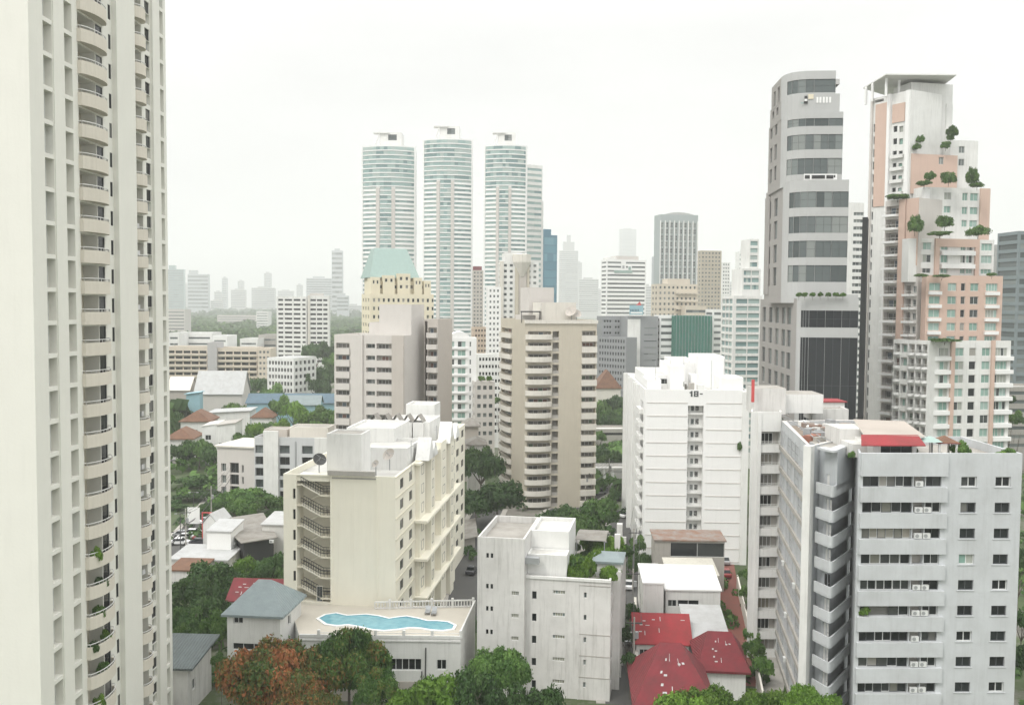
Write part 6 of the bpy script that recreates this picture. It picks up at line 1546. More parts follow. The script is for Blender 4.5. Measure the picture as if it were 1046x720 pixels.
LM = {'dark': leafm('dark_leaves', [(.028, .065, .02), (.05, .10, .03), (.085, .15, .045)]),
      'mid': leafm('green_leaves', [(.045, .10, .026), (.085, .165, .04), (.15, .25, .065)]),
      'bright': leafm('bright_leaves', [(.06, .13, .02), (.11, .21, .03), (.18, .29, .05)]),
      'flame': leafm('flame_tree_leaves', [(.045, .10, .028), (.08, .125, .034), (.15, .12, .04), (.30, .115, .045), (.40, .16, .075)]),
      'mixed': leafm('flowering_leaves', [(.035, .09, .025), (.055, .125, .03), (.085, .17, .04), (.12, .20, .045), (.26, .14, .05)])}
CROWN = {}
def crown_mesh(kind, var, nleaf, lobes, leaf):
    key = (kind, var, nleaf, lobes)
    if key in CROWN: return CROWN[key]
    rg = np.random.RandomState((var * 131 + nleaf + lobes * 17) % 99991)
    # lobes fill a flattened dome, x,y in [-1,1], z in [0,1]
    th = rg.rand(lobes) * 6.283; rr = np.sqrt(rg.rand(lobes)) * .72; zz = .32 + (1 - rr ** 2) * .42 * rg.rand(lobes) + .06 * rg.rand(lobes)
    c = np.stack([rr * np.cos(th), rr * np.sin(th), zz], 1); lr = (.20 + .17 * rg.rand(lobes)) * (1 if lobes < 40 else .74); ltone = rg.rand(lobes)
    i = rg.choice(lobes, nleaf, p=lr ** 2 / np.sum(lr ** 2)); d = rg.randn(nleaf, 3); d /= np.linalg.norm(d, axis=1)[:, None]
    d[:, 2] = np.where(d[:, 2] < -.35, -d[:, 2], d[:, 2])
    rad = lr[i] * (.55 + .5 * rg.rand(nleaf) ** .5) * (1 + .25 * np.sin(d[:, 0] * 9 + i) * np.cos(d[:, 1] * 8 + i * 2))
    p = c[i] + d * rad[:, None] * np.array([1, 1, .72])
    nrm = d + rg.randn(nleaf, 3) * .55; nrm /= np.linalg.norm(nrm, axis=1)[:, None]
    t = np.cross(nrm, rg.randn(nleaf, 3)); t /= np.linalg.norm(t, axis=1)[:, None]; bt = np.cross(nrm, t)
    s_ = leaf * (.6 + .8 * rg.rand(nleaf))[:, None]
    z_s = np.array([1, 1, .9])
    V = np.stack([p - t * s_, p - bt * s_ * .55, p + t * s_, p + bt * s_ * .55], 1).reshape(-1, 3)
    me = bpy.data.meshes.new('crown'); me.vertices.add(nleaf * 4); me.vertices.foreach_set('co', V.ravel())
    me.loops.add(nleaf * 4); me.loops.foreach_set('vertex_index', np.arange(nleaf * 4)); me.polygons.add(nleaf); me.polygons.foreach_set('loop_start', np.arange(nleaf) * 4); me.polygons.foreach_set('loop_total', np.full(nleaf, 4))
    me.update(); me.validate()
    tone = np.clip(.55 * ltone[i] + .45 * rg.rand(nleaf) , 0, 1)
    a = me.attributes.new('leaf', 'FLOAT', 'FACE'); a.data.foreach_set('value', tone.astype('f'))
    me.materials.append(LM[kind]); CROWN[key] = me; return me
TRUNK = {}
def trunk_mesh(var):
    if var in TRUNK: return TRUNK[var]
    r = random.Random(var); q = MB(); q.tube((0, 0, 0), (.02, .01, .45), .045, M['bark'], .032, 7)
    for i in range(5):
        a = 6.283 * i / 5 + r.random(); e = (.5 * math.cos(a), .5 * math.sin(a), .62 + .15 * r.random()); q.tube((.02, .01, .42), e, .026, M['bark'], .01, 5)
        for j in range(2):
            g = a + (j - .5) * 1.1; q.tube(e, (e[0] + .28 * math.cos(g), e[1] + .28 * math.sin(g), e[2] + .14), .011, M['bark'], .004, 4)
    TRUNK[var] = q.mesh('trunk'); return TRUNK[var]
DET = {'fg': (30000, 44, .027), 'near': (7000, 22, .050), 'mid': (2600, 14, .075), 'far': (700, 9, .13)}
tn = [0]
def tree(px, py, D, wpx, kind, label, group=None, det='mid', z0=0, name='tree', cat='tree', low=.12, asp=None):
    """px,py: top centre of the crown in the photograph; stands at depth D; wpx: crown width"""
    p = at(px, py, D); r = wpx / 2 / F * D; h = p.z - z0; tn[0] += 1; v = tn[0] % 3
    if h < 1.5: h = 1.5
    t = empty(name, (p.x, p.y + r * .6, z0), label, cat, group)
    n, lb, lf = DET[det]; me = crown_mesh(kind, v, n, lb, lf)
    c = bpy.data.objects.new('crown', me); col.objects.link(c); c.parent = t
    ch = min(h * (1 - low), r * 2.1 if not asp else r * asp); c.scale = (r * 1.12, r * 1.12, ch * 1.02); c.location = (0, 0, h - ch); c.rotation_euler = (0, 0, rnd.random() * 6.28)
    k = bpy.data.objects.new('trunk', trunk_mesh(v)); col.objects.link(k); k.parent = t; k.scale = (r * .9, r * .9, h * .9); k.rotation_euler = (0, 0, rnd.random() * 6)
    return t
# foreground
tree(272, 655, 106, 118, 'flame', 'large flame tree with rust-red blossom at bottom left of centre', det='fg')
tree(352, 642, 110, 92, 'mixed', 'large rounded green tree with scattered orange blossom right of the flame tree', det='fg')
tree(306, 698, 99, 80, 'flame', 'smaller flame tree with rust tips low before the large one', det='fg')
tree(380, 684, 104, 54, 'mixed', 'green tree in front of the annexe, right below the rounded tree', det='fg')
tree(440, 700, 106, 74, 'bright', 'light green bushy tree below the annexe windows', det='near')
tree(418, 706, 100, 60, 'bright', 'small light green tree at the bottom edge left of the bushy one', det='near')
tree(510, 661, 113, 66, 'mid', 'leafy green tree in front of the central white block', det='fg')
tree(486, 690, 108, 56, 'dark', 'darker green tree beside the annexe corner', det='near')
tree(545, 702, 106, 60, 'dark', 'low dark tree at the bottom edge below the central white block', det='near')
tree(730, 704, 104, 80, 'bright', 'light green tree over the dark red roof at the bottom edge', det='fg')
tree(794, 708, 102, 84, 'bright', 'light green tree at the bottom edge before the courtyard', det='fg')
tree(836, 702, 98, 66, 'bright', 'light green tree at the foot of the white pillar', det='fg')
tree(698, 714, 100, 54, 'bright', 'small light green tree at the left of the bottom right row', det='near')
# along the courtyard wall, between lane and courtyard
for i, (x, y, D, w_) in enumerate(((768, 640, 138, 22), (772, 655, 132, 24), (778, 668, 126, 28), (764, 600, 152, 16), (762, 582, 160, 14))):
    tree(x, y, D, w_, 'mid', 'narrow tree in the row beside the brick lane', 'trees beside the brick lane', 'mid')
# left clump
G1 = 'trees between the cream tower and the teal-roofed villa'
for i, (x, y, D, w_, k) in enumerate(((190, 594, 152, 46, 'dark'), (212, 578, 160, 56, 'dark'), (232, 588, 152, 44, 'dark'), (184, 622, 138, 40, 'dark'), (206, 612, 142, 50, 'dark'), (222, 626, 134, 40, 'mid'), (184, 640, 128, 30, 'mid'), (262, 584, 160, 26, 'dark'), (276, 568, 165, 40, 'dark'), (294, 566, 168, 30, 'dark'))):
    tree(x, y, D, w_, k, 'dark green tree in the dense clump left of the teal-roofed villa' if k == 'dark' else 'mid green tree at the lower edge of the clump left of the teal-roofed villa', G1, 'near')
tree(247, 572, 166, 34, 'bright', 'bright green small tree in front of the black-walled warehouse', det='near')
tree(224, 668, 116, 20, 'mid', 'small tree between the slate-roofed cottage and the villa', det='near')
G2 = 'trees before the white and grey mid-rise'
for x, y, D, w_, k in ((232, 503, 228, 44, 'mid'), (252, 500, 226, 46, 'mid'), (272, 508, 222, 44, 'mid'), (214, 514, 222, 34, 'dark'), (284, 520, 216, 34, 'dark'), (240, 514, 214, 34, 'mid')):
    tree(x, y, D, w_, k, ('mid' if k == 'mid' else 'dark') + ' green tree in the row at the foot of the white and grey mid-rise', G2, 'near')
G3 = 'trees along the road at the far left'
for x, y, D, w_, k in ((184, 488, 262, 30, 'dark'), (200, 486, 255, 32, 'dark'), (188, 505, 242, 34, 'dark'), (206, 500, 245, 30, 'dark'), (182, 452, 292, 34, 'dark'), (200, 450, 288, 34, 'mid'), (216, 452, 280, 26, 'dark'), (178, 520, 232, 26, 'dark')):
    tree(x, y, D, w_, k, ('mid' if k == 'mid' else 'dark') + ' green tree in the group left of the white and grey mid-rise, by the road', G3, 'mid')
G4 = 'trees among the houses beyond the mid-rise'
for x, y, D, w_, k in ((262, 386, 455, 26, 'dark'), (249, 392, 440, 26, 'dark'), (276, 393, 430, 28, 'mid'), (236, 400, 410, 26, 'mid'), (242, 407, 385, 26, 'bright'), (284, 405, 360, 26, 'mid'), (298, 410, 350, 26, 'bright'), (312, 412, 345, 28, 'bright'), (328, 416, 335, 28, 'mid'), (338, 418, 330, 22, 'mid'),
    (180, 412, 395, 22, 'dark'), (176, 422, 350, 20, 'dark'), (258, 432, 300, 24, 'bright'), (270, 428, 330, 20, 'mid'), (288, 428, 300, 22, 'bright'), (320, 430, 270, 26, 'mid'), (246, 438, 290, 22, 'mid'), (332, 436, 268, 20, 'bright'), (230, 414, 385, 18, 'mid')):
    tree(x, y, D, w_, k, dict(dark='dark', mid='mid', bright='light')[k] + ' green tree among the low houses beyond the white and grey mid-rise', G4, 'mid')
G5 = 'trees right of the white twin-bay slab'
for x, y, D, w_, k in ((320, 346, 560, 26, 'dark'), (333, 350, 540, 24, 'dark'), (312, 370, 470, 0, 'dark'), (330, 374, 460, 26, 'dark'), (322, 382, 440, 28, 'dark'), (336, 362, 500, 20, 'mid'), (308, 378, 450, 20, 'mid')):
    if w_: tree(x, y, D, w_, k, ('dark' if k == 'dark' else 'mid') + ' green tree in the patch between the white twin-bay slab and the taupe block', G5, 'mid')
# around the tan tower
tree(491, 456, 236, 46, 'dark', 'tall dark green tree left of the tan tower', det='near')
tree(508, 494, 214, 62, 'dark', 'wide dark tree at the foot of the tan tower, left side', det='near')
tree(486, 500, 218, 34, 'dark', 'dark tree behind the cream stair block, by the tan tower', det='near')
tree(572, 518, 196, 48, 'dark', 'low dark green tree at the foot of the tan tower, front', det='near')
tree(610, 512, 198, 58, 'mid', 'round green tree right of the tan tower base', det='near')
tree(594, 522, 188, 40, 'mid', 'green tree just in front of the round one at the tan tower base', det='near')
tree(510, 402, 330, 14, 'mid', 'creeper-like narrow tree between the cream terrace block and the tan tower', det='mid')
G6 = 'trees between the tan tower and the bright white tower'
for x, y, D, w_, k in ((616, 410, 385, 30, 'mid'), (630, 404, 390, 28, 'dark'), (638, 412, 370, 24, 'mid'), (622, 420, 360, 28, 'dark'), (614, 456, 300, 22, 'dark'), (624, 460, 290, 22, 'mid'), (634, 462, 285, 20, 'dark'), (612, 440, 320, 16, 'mid'), (636, 490, 250, 20, 'dark'), (628, 500, 230, 16, 'dark')):
    tree(x, y, D, w_, k, ('mid' if k == 'mid' else 'dark') + ' green tree in the gap between the tan tower and the bright white tower', G6, 'mid')
G7 = 'shrubby trees along the lane right of the central white block'
for x, y, D, w_, k in ((644, 618, 140, 22, 'dark'), (642, 640, 132, 20, 'dark'), (648, 570, 172, 22, 'dark'), (660, 566, 175, 20, 'dark'), (640, 550, 180, 26, 'dark'), (652, 548, 185, 20, 'mid'), (644, 668, 122, 18, 'dark')):
    tree(x, y, D, w_, k, ('mid' if k == 'mid' else 'dark') + ' green shrubby tree along the lane right of the central white block', G7, 'mid')
G8 = 'garden trees right of the complex roof'
for x, y, D, w_, k in ((1040, 452, 150, 0, 'mid'), (1034, 402, 280, 14, 'dark'), (1040, 420, 250, 18, 'mid'), (1046, 560, 150, 30, 'dark'), (1050, 620, 135, 34, 'dark'), (1054, 660, 125, 34, 'dark')):
    if w_: tree(x, y, D, w_, k, ('mid' if k == 'mid' else 'dark') + ' green tree beyond the right edge of the large complex', G8, 'mid')
# plants on roofs
def bush(p, w_, h, kind, label, group=None, det='mid', name='shrub', cat='shrub'):
    t = empty(name, p, label, cat, group); n, lb, lf = DET[det]; tn[0] += 1
    me = crown_mesh(kind, tn[0] % 3, n, lb, lf); c = bpy.data.objects.new('foliage', me); col.objects.link(c); c.parent = t; c.scale = (w_ / 2, w_ / 2, h); c.location = (0, 0, -.1 * h); c.rotation_euler = (0, 0, rnd.random() * 6)
    k = bpy.data.objects.new('stem', trunk_mesh(0)); col.objects.link(k); k.parent = t; k.scale = (w_ * .35, w_ * .35, h * .7)
    return t
def rp3(px, py, D, z): p = at(px, py, D); return (p.x, p.y, z)
# central white block roof garden
for i, (u, v, w_, h, k) in enumerate(((7.5, 2.5, 2.6, 2.2, 'mid'), (9.4, 1.2, 2.0, 1.2, 'bright'), (10.6, 3.0, 2.0, 1.6, 'bright'), (6.5, 5, 2.6, 2.6, 'mid'), (7.6, 8, 3.0, 2.8, 'bright'), (5.2, 2.0, 2, 1.4, 'dark'), (4.4, 7.5, 2.2, 2.0, 'dark'), (9.4, 14, 3.4, 3.2, 'bright'), (11.2, 15.5, 3.2, 3.4, 'bright'), (8, 17, 3, 2.6, 'bright'), (10.8, 11.8, 2.4, 2.2, 'mid'), (3.4, 1.4, 1.8, 1.0, 'dark'), (4.6, 15, 2.4, 2.4, 'dark'), (6.3, 10.6, 2.2, 2.0, 'mid'))):
    p = roofpt(u, v); bush((p.x, p.y, GARD[3] - 1.1), w_, h, k, {'mid': 'mid green', 'bright': 'light green', 'dark': 'dark green'}[k] + ' shrub in the roof garden of the central white block', 'roof garden shrubs', 'mid')
for i in range(20):
    u, v = 3.0 + rnd.random() * 8.8, .9 + rnd.random() * 16; p = roofpt(u, v); k = rnd.choice(('mid', 'bright', 'bright', 'dark'))
    bush((p.x, p.y, GARD[3] - 1.1), 1.4 + rnd.random() * 1.8, 1.0 + rnd.random() * 2.2, k, {'mid': 'mid green', 'bright': 'light green', 'dark': 'dark green'}[k] + ' shrub in the roof garden of the central white block', 'roof garden shrubs', 'mid')
for i in range(16):
    u, v = 5.6 + rnd.random() * 5.6, 1.5 + rnd.random() * 17; p = roofpt(u, v); k = rnd.choice(('mid', 'bright', 'bright'))
    bush((p.x, p.y, GARD[3] - 1.1), 2.0 + rnd.random() * 1.4, 2.0 + rnd.random() * 1.8, k, {'mid': 'mid green', 'bright': 'light green'}[k] + ' shrub in the roof garden of the central white block', 'roof garden shrubs', 'mid')
# complex slab roof
for i, (px_, y_, w_, h, k) in enumerate(((987, 2.0, 2.6, 2.4, 'mid'), (995, 2.2, 1.8, 1.3, 'bright'), (953, 1.6, 1.6, 1.0, 'mid'), (966, 1.4, 1.5, .9, 'dark'), (1004, 1.2, 2.2, 1.0, 'mid'), (980, 1.2, 1.6, 1.0, 'bright'), (1029, 1.4, 2.2, 1.2, 'bright'), (1038, 1.6, 2.0, 1.6, 'mid'), (948, 4, 1.5, 1.4, 'dark'), (876, 1.6, 1.2, 1.1, 'mid'))):
    p = pz(px_, y_); bush(p, w_, h, k, {'mid': 'mid green', 'bright': 'light green', 'dark': 'dark green'}[k] + ' shrub on the roof terrace of the large grey complex', 'shrubs on the complex roof', 'mid')
# salmon tower terraces: neat clipped trees and trailing shrubs
def topi(px, py, D, w_, h, label, kind='dark', cat='tree', name='terrace_tree'):
    """px,py: crown centre in the photograph"""
    p = at(px, py, D); m_ = w_ / F * D; hh = h / F * D
    t = empty(name, (p.x, p.y, p.z - hh / 2 - .8), label, cat); me = crown_mesh('mid' if kind == 'dark' else kind, int(px) % 3, 3200, 40, .06)
    c = bpy.data.objects.new('crown', me); col.objects.link(c); c.parent = t; c.scale = (m_ * .47, m_ * .47, hh * 1.5); c.location = (0, 0, .8 - hh * .4); c.rotation_euler = (0, 0, px)
    k = bpy.data.objects.new('trunk', trunk_mesh(1)); col.objects.link(k); k.parent = t; k.scale = (m_ * .3, m_ * .3, hh * .8 + .4)
    return t
for px_, py_, D, w_, h, lb in ((934.5, 228.5, 240.5, 21, 19, 'round clipped tree on the lower left terrace of the salmon tower'), (965, 225.5, 241, 22, 14, 'umbrella-shaped tree in the middle of the lower terrace of the salmon tower'),
    (950, 179, 245, 14, 10, 'flat tree above the left end of the white block on the salmon tower'), (969, 180.5, 245, 20, 14, 'broad tree above the middle of the white block on the salmon tower'), (994, 179.5, 245, 17, 18, 'upright tree at the right end of the upper salmon tower terrace'),
    (940, 142, 252, 11, 8, 'small flat tree highest at left by the white core of the salmon tower'), (936, 149, 251, 11, 8, 'small tree just below the highest flat tree on the salmon tower'), (966, 147.5, 252, 13, 8, 'small tree at the foot of the topmost terrace pine'), (973, 133.5, 252, 17, 12, 'sparse pine-like tree, topmost on the salmon tower'), (971, 140, 252, 10, 7, 'small tree between the topmost pine and the terrace edge')):
    topi(px_, py_, D, w_, h, lb)
for px_, py_, D, w_, h, lb in ((999, 234.5, 240, 27, 13, 'wide light green shrub spilling over the right of the lower terrace'), (960, 238, 240, 30, 5, 'low planted edge along the lower terrace of the salmon tower'), (917, 200.5, 248, 28, 6, 'trailing hedge on the left wing terrace of the salmon tower'), (944, 186.5, 245, 18, 6, 'low hedge under the flat tree of the salmon tower'), (998, 188.5, 245, 17, 6, 'low hedge under the upright tree of the salmon tower'),
    (941, 281, 238, 16, 4, 'thin hedge on the ledge above the salmon block, left'), (962, 281.5, 238, 22, 3.5, 'thin hedge on the ledge above the salmon block, middle'), (1013, 280, 238, 12, 4, 'thin hedge on the ledge above the salmon block, right'), (965, 347, 235, 40, 4, 'thin hedge along the top of the lowest white block of the salmon tower')):
    topi(px_, py_, D, w_, h, lb, 'mid', 'hedge', 'terrace_hedge')
# grey tower terrace planting
for i, px_ in enumerate((816, 822, 830, 838, 846, 854, 861)):
    topi(px_, 300.5, GD - 5.5, 8, 5, 'low green planting on the setback terrace of the grey office tower', 'mid', 'shrub', 'terrace_shrub')['group'] = 'planting on the office setback'
for x, y, D, w_ in ((492, 386, 296, 10), (500, 386, 296, 8)):
    topi(x, y, D, w_, 6, 'roof terrace shrub on the cream terrace block', 'bright', 'shrub', 'terrace_shrub')['group'] = 'cream block terrace shrubs'
topi(755.5, 455, 188, 6, 11, 'creeper tuft growing from the face of the bright white tower', 'dark', 'creeper', 'creeper')
# balcony greenery
for k, (fl_, px_) in enumerate(((2, 88), (2, 96), (3, 90), (4, 95), (5, 87), (5, 97), (6, 92), (7, 95), (8, 88), (0, 90))):
    p = TOWER_L.T(1)(TOWER_X(px_), .45, TOWER_ZB + 3.0 * fl_); bush(p, 1.5, 1.9, ('mid', 'dark', 'bright')[k % 3], 'leafy potted plant standing on a curved balcony of the cream tower', 'plants on the cream tower balconies', 'mid', 'balcony_plant', 'potted plant')
zb = zt(900, 497.2, 108) - 3.01 * 5
for px_, lb in ((884.5, 'green plant at the left end of a balcony strip on the grey complex'), (889.5, 'bushy green plant second from the left in the same balcony strip of the grey complex')):
    bush(TS(XS(px_), -.15, zb - .1), 1.0 if px_ < 886 else 1.5, 1.35, 'bright', lb, None, 'mid', 'balcony_plant', 'potted plant')

# far park and woods as masses
def woods(name, quads, n, s0, s1, kind, hmax, seed=3):
    rg = np.random.RandomState(seed); V = []; tone = []
    for (D0_, D1_, xa, xb) in quads:
        m_ = int(n * (D1_ - D0_)); D = D0_ + (D1_ - D0_) * rg.rand(m_); px = xa + (xb - xa) * rg.rand(m_)
        X_ = (px - CX) / F * D; cl = np.sin(X_ * .045 + seed) + np.sin(D * .03 + X_ * .02) + np.sin(X_ * .11 + D * .07)
        h = hmax * (.55 + .12 * cl + .25 * rg.rand(m_) ** 2)
        for i in range(m_):
            r = s0 + (s1 - s0) * rg.rand(); tn_ = rg.rand()
            for j in range(34):
                d = rg.randn(3); d /= np.linalg.norm(d); d[2] = abs(d[2]) - .15; c = np.array([X_[i], D[i], h[i] - r * .6]) + d * r * (.75 + .3 * rg.rand())
                nn = d + rg.randn(3) * .5; t = np.cross(nn, rg.randn(3)); t /= np.linalg.norm(t); b2 = np.cross(nn / np.linalg.norm(nn), t); s_ = r * .34
                V += [c - t * s_, c - b2 * s_ * .7, c + t * s_, c + b2 * s_ * .7]; tone.append(.5 * tn_ + .5 * rg.rand())
    V = np.array(V); k = len(tone); me = bpy.data.meshes.new(name); me.vertices.add(k * 4); me.vertices.foreach_set('co', V.ravel()); me.loops.add(k * 4); me.loops.foreach_set('vertex_index', np.arange(k * 4))
    me.polygons.add(k); me.polygons.foreach_set('loop_start', np.arange(k) * 4); me.polygons.foreach_set('loop_total', np.full(k, 4)); me.update(); me.validate()
    a = me.attributes.new('leaf', 'FLOAT', 'FACE'); a.data.foreach_set('value', np.array(tone, 'f')); me.materials.append(LM[kind])
    o = bpy.data.objects.new(name, me); col.objects.link(o); tag(o, kind='stuff'); return o
woods('park_woods', [(690, 2500, 165, 395), (690, 2500, 165, 395), (330, 2500, -60, 160), (330, 2500, 1055, 1300)], .8, 7, 14, 'mid', 17, 3)
woods('distant_woods', [(2500, 4200, 150, 420)], .35, 14, 24, 'dark', 22, 5)
woods('undergrowth', [(245, 500, 165, 345), (250, 420, 600, 645), (245, 420, 20, 165), (150, 420, 1060, 1250)], .7, 2, 4, 'mid', 5, 8)
woods('undergrowth', [(125, 240, 160, 330), (125, 240, 470, 680)], .55, 1.2, 2.4, 'dark', 2.6, 9)
woods('undergrowth', [(100, 200, 720, 790), (110, 300, 1040, 1100)], .3, 1, 2, 'mid', 2.4, 10)

# ================================================================ vehicles, street things
def car(p, az, paint, label, group='cars parked beside the road'):
    t = empty('parked_car', p, label, 'car', group); t.rotation_euler = (0, 0, az)
    def part(name, fn, m=None):
        q = MB(); fn(q); o = bpy.data.objects.new(name, q.mesh(name)); col.objects.link(o); o.parent = t; return o
    def body(q):
        prof = [(-2.1, .35), (2.1, .35), (2.15, .75), (1.2, .92), (-1.7, .95), (-2.15, .8)]
        for s_ in (-.85, .85):
            pts = [(x, s_, z) for x, z in prof]; q.poly(pts if s_ < 0 else pts[::-1], paint)
        for i in range(6): a, c = prof[i], prof[(i + 1) % 6]; q.quad((a[0], -.85, a[1]), (a[0], .85, a[1]), (c[0], .85, c[1]), (c[0], -.85, c[1]), paint)
    def cab(q):
        prof = [(-1.6, .93), (1.0, .9), (.45, 1.42), (-1.1, 1.45)]
        for s_, k in ((-.76, .66), (.76, -.66)):
            pts = [(x, s_ if z < 1 else -k, z) for x, z in prof]; q.poly(pts if s_ < 0 else pts[::-1], M['glassblk'])
        q.quad((-1.1, -.66, 1.455), (.45, -.66, 1.425), (.45, .66, 1.425), (-1.1, .66, 1.455), paint); q.quad((1.0, -.76, .9), (1.0, .76, .9), (.45, .66, 1.42), (.45, -.66, 1.42), M['glassblk']); q.quad((-1.6, .76, .93), (-1.6, -.76, .93), (-1.1, -.66, 1.45), (-1.1, .66, 1.45), M['glassblk'])
    part('body', body); part('cabin', cab)
    for x in (-1.3, 1.35):
        for y in (-.8, .8): part('wheel', lambda q: q.tube((x, y - .1, .32), (x, y + .1, .32), .32, M['black'], n=12))
    for y in (-.6, .6): part('headlight', lambda q: q.box(2.1, 2.17, y - .18, y + .18, .58, .72, M['whiteclean']))
WP = plain('white_car_paint', (.75, .75, .75), .25, 0, .02); DP = plain('dark_car_paint', (.05, .05, .06), .25, 0, .05); SP = plain('silver_car_paint', (.42, .43, .44), .25, .4, .03); RP = plain('red_car_paint', (.30, .04, .04), .3, 0, .05)
for (x, y, az, pt, lb) in ((184, 556, .1, WP, 'white car nearest the carport roof, left'), (191, 551, .1, WP, 'white car in the middle of the parked row'), (198, 546.5, .1, WP, 'white car farthest along the parked row'), (187, 548, .1, SP, 'silver car behind the white ones in the parked row'), (204, 556, .1, DP, 'dark car parked next to the white box house'), (205, 550, 1.4, RP, 'red car by the box house corner')):
    car(tuple(atz(x, y, .03)), az, pt, lb)
car(tuple(atz(741, 588, .04)), 1.5, RP, 'red car parked on the brick lane beside the workshop', 'vehicles on the brick lane')
car(tuple(atz(740, 575, .04)), 1.5, SP, 'silver car parked on the brick lane behind the red car', 'vehicles on the brick lane')
for x, y, az, pt, lb in ((640, 528, .8, WP, 'white car on the lane left of the bright white tower'), (627, 512, .5, DP, 'dark car on the back road near the closed parasols'), (612, 505, .4, SP, 'silver car on the back road by the tan tower'), (642, 600, 1.5, WP, 'white car on the middle lane by the outbuilding'), (643, 655, 1.5, SP, 'silver car on the middle lane beside the red roof'), (482, 585, 1.4, DP, 'dark car in the gap beside the cream stair block'), (212, 534, .9, WP, 'white car driving on the left road'), (222, 521, .9, SP, 'silver car farther along the left road')):
    car(tuple(atz(x, y, .04)), az, pt, lb, 'cars on the lanes')
for x, y, lb in ((198, 540, 'tall grey lamp post by the road near the parked cars'), (184.5, 566, 'dark lamp post rising through the carport')):
    p = atz(x, y, 0); t = empty('lamp_post', p, lb, 'lamp post'); q = MB(); q.tube(p, (p.x, p.y, 8.5), .13, M['steel'], .08); q.build('pole', t); q = MB(); q.tube((p.x - .9, p.y, 8.4), (p.x + .9, p.y, 8.5), .08, M['steel']); q.build('arm', t)
    for s_ in (-.9, .9): q = MB(); q.box(p.x + s_ - .25, p.x + s_ + .25, p.y - .12, p.y + .12, 8.35, 8.5, M['metal']); q.build('lamp', t)
# utility poles with cable bundles
def cable_run(pxs, label0, nm='utility poles along the back lanes'):
    tops = []
    for i, (x, y) in enumerate(pxs):
        p = atz(x, y, 0); t = empty('utility_pole', p, label0, 'utility pole', nm); tops.append(p)
        q = MB(); q.tube(p, (p.x, p.y, 9.5), .17, M['concrete'], .12, 6); q.build('pole', t)
        q = MB(); q.box(p.x - 1.1, p.x + 1.1, p.y - .07, p.y + .07, 8.6, 8.78, M['steel']); q.build('crossarm', t)
        q = MB(); q.tube((p.x + .35, p.y, 6.6), (p.x + .35, p.y, 7.5), .28, M['metal'], n=8); q.build('transformer', t)
    for a, c in zip(tops, tops[1:]):
        q = MB()
        for dx, z_ in ((-1, 8.8), (0, 8.8), (1, 8.8), (.1, 6.4), (-.1, 6.1)):
            pr = None
            for j in range(9):
                u = j / 8; v = Vector((a.x + (c.x - a.x) * u + dx, a.y + (c.y - a.y) * u, z_ - 1.6 * u * (1 - u) * 2)); 
                if pr: q.tube(pr, v, .035 if z_ > 8 else .07, M['black'], n=3, caps=False)
                pr = v
        single('power_cable', q, tuple(a), 'sagging black cable bundle strung between utility poles on the lanes', 'power cable', 'cable bundles')
cable_run([(647, 700), (646, 640), (647, 590), (652, 552)], 'grey utility pole along the lane right of the central white block', 'poles along the middle lane')
cable_run([(172, 590), (190, 566), (216, 538), (240, 505)], 'grey utility pole along the road by the parked cars', 'poles along the left road')
cable_run([(598, 518), (622, 503), (650, 500)], 'grey utility pole on the back road behind the tan tower base', 'poles on the back road')
# red steel frame and sign by the box house
p = atz(207, 556, 0); t = empty('sign_frame', p, 'red steel signboard frame beside the white box house', 'sign frame')
for i in range(3): q = MB(); q.tube((p.x + i * 1.5, p.y, 0), (p.x + i * 1.5, p.y, 7), .14, M['redsign']); q.build('post', t)
for z_ in (3.5, 6.9): q = MB(); q.tube((p.x, p.y, z_), (p.x + 3, p.y, z_), .12, M['redsign']); q.build('beam', t)
q = MB(); q.box(p.x - 3.2, p.x - .6, p.y, p.y + .15, 4.5, 8.0, M['whiteclean']); q.build('panel', t)
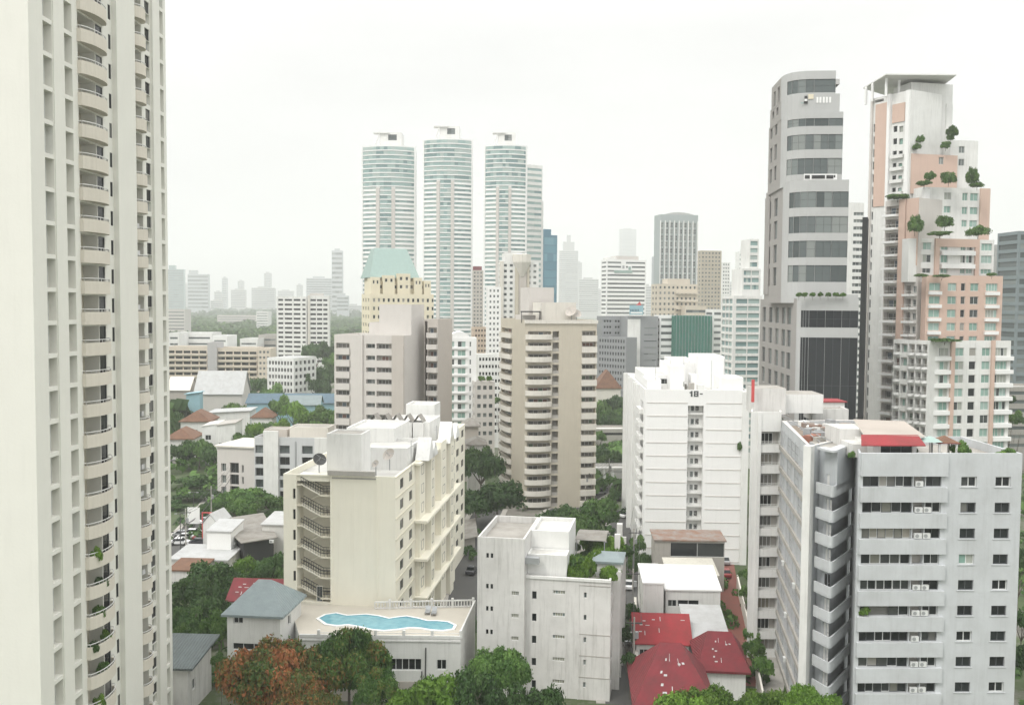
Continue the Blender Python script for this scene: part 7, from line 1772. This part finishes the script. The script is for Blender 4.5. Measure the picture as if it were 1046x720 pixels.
# patio umbrellas far behind (two white closed ones beyond the tan tower)
for x, lb in ((616.5, 'closed white parasol by the lane, the left one of two'), (625.5, 'closed white parasol by the lane, the right one of two')):
    p = atz(x, 500, 0); t = empty('garden_umbrella', p, lb, 'parasol', 'two closed parasols'); q = MB(); q.tube((p.x, p.y, 1.5), (p.x, p.y, 6.2), 1.1, M['whiteclean'], .1, 8); q.build('canopy', t); q = MB(); q.tube(p, (p.x, p.y, 1.6), .1, M['metal']); q.build('pole', t)
# boundary wall beside the brick lane
q = MB(); pts = [atz(x, y, 0) for x, y in ((753, 600), (762, 640), (772, 690), (780, 730))]
for a, c in zip(pts, pts[1:]):
    d = Vector((c.x - a.x, c.y - a.y)).normalized(); o = Vector((-d.y, d.x)) * .12
    q.prism([(a.x - o.x, a.y - o.y), (c.x - o.x, c.y - o.y), (c.x + o.x, c.y + o.y), (a.x + o.x, a.y + o.y)], 0, 2.4, M['tanlight'])
single('boundary_wall', q, tuple(pts[0]), 'long pale boundary wall between the brick lane and the courtyard', 'wall')
q = MB(); pts = [atz(x, y, 0) for x, y in ((648, 625), (650, 670), (648, 722))]
for a, c in zip(pts, pts[1:]):
    d = Vector((c.x - a.x, c.y - a.y)).normalized(); o = Vector((-d.y, d.x)) * .3
    q.prism([(a.x - o.x, a.y - o.y), (c.x - o.x, c.y - o.y), (c.x + o.x, c.y + o.y), (a.x + o.x, a.y + o.y)], 0, 2.6, M['tanlight'])
single('boundary_wall', q, tuple(pts[0]), 'pale wall left of the red-roofed houses', 'wall')

# ================================================================ humid haze over the city
q = MB(); q.box(-5300, 6300, -70, 8600, -1, 520, M['frame'])
m, nt_, b_ = mat('haze_air'); nt_.nodes.remove(b_); v_ = nt_.nodes.new('ShaderNodeVolumePrincipled'); v_.inputs['Color'].default_value = (.97, .985, .98, 1); v_.inputs['Density'].default_value = HAZE; v_.inputs['Anisotropy'].default_value = .25
nt_.links.new(v_.outputs[0], nt_.nodes['Material Output'].inputs['Volume'])
q.mats = [m]; q.m = [0] * len(q.f); tag(q.build('haze'), kind='stuff')
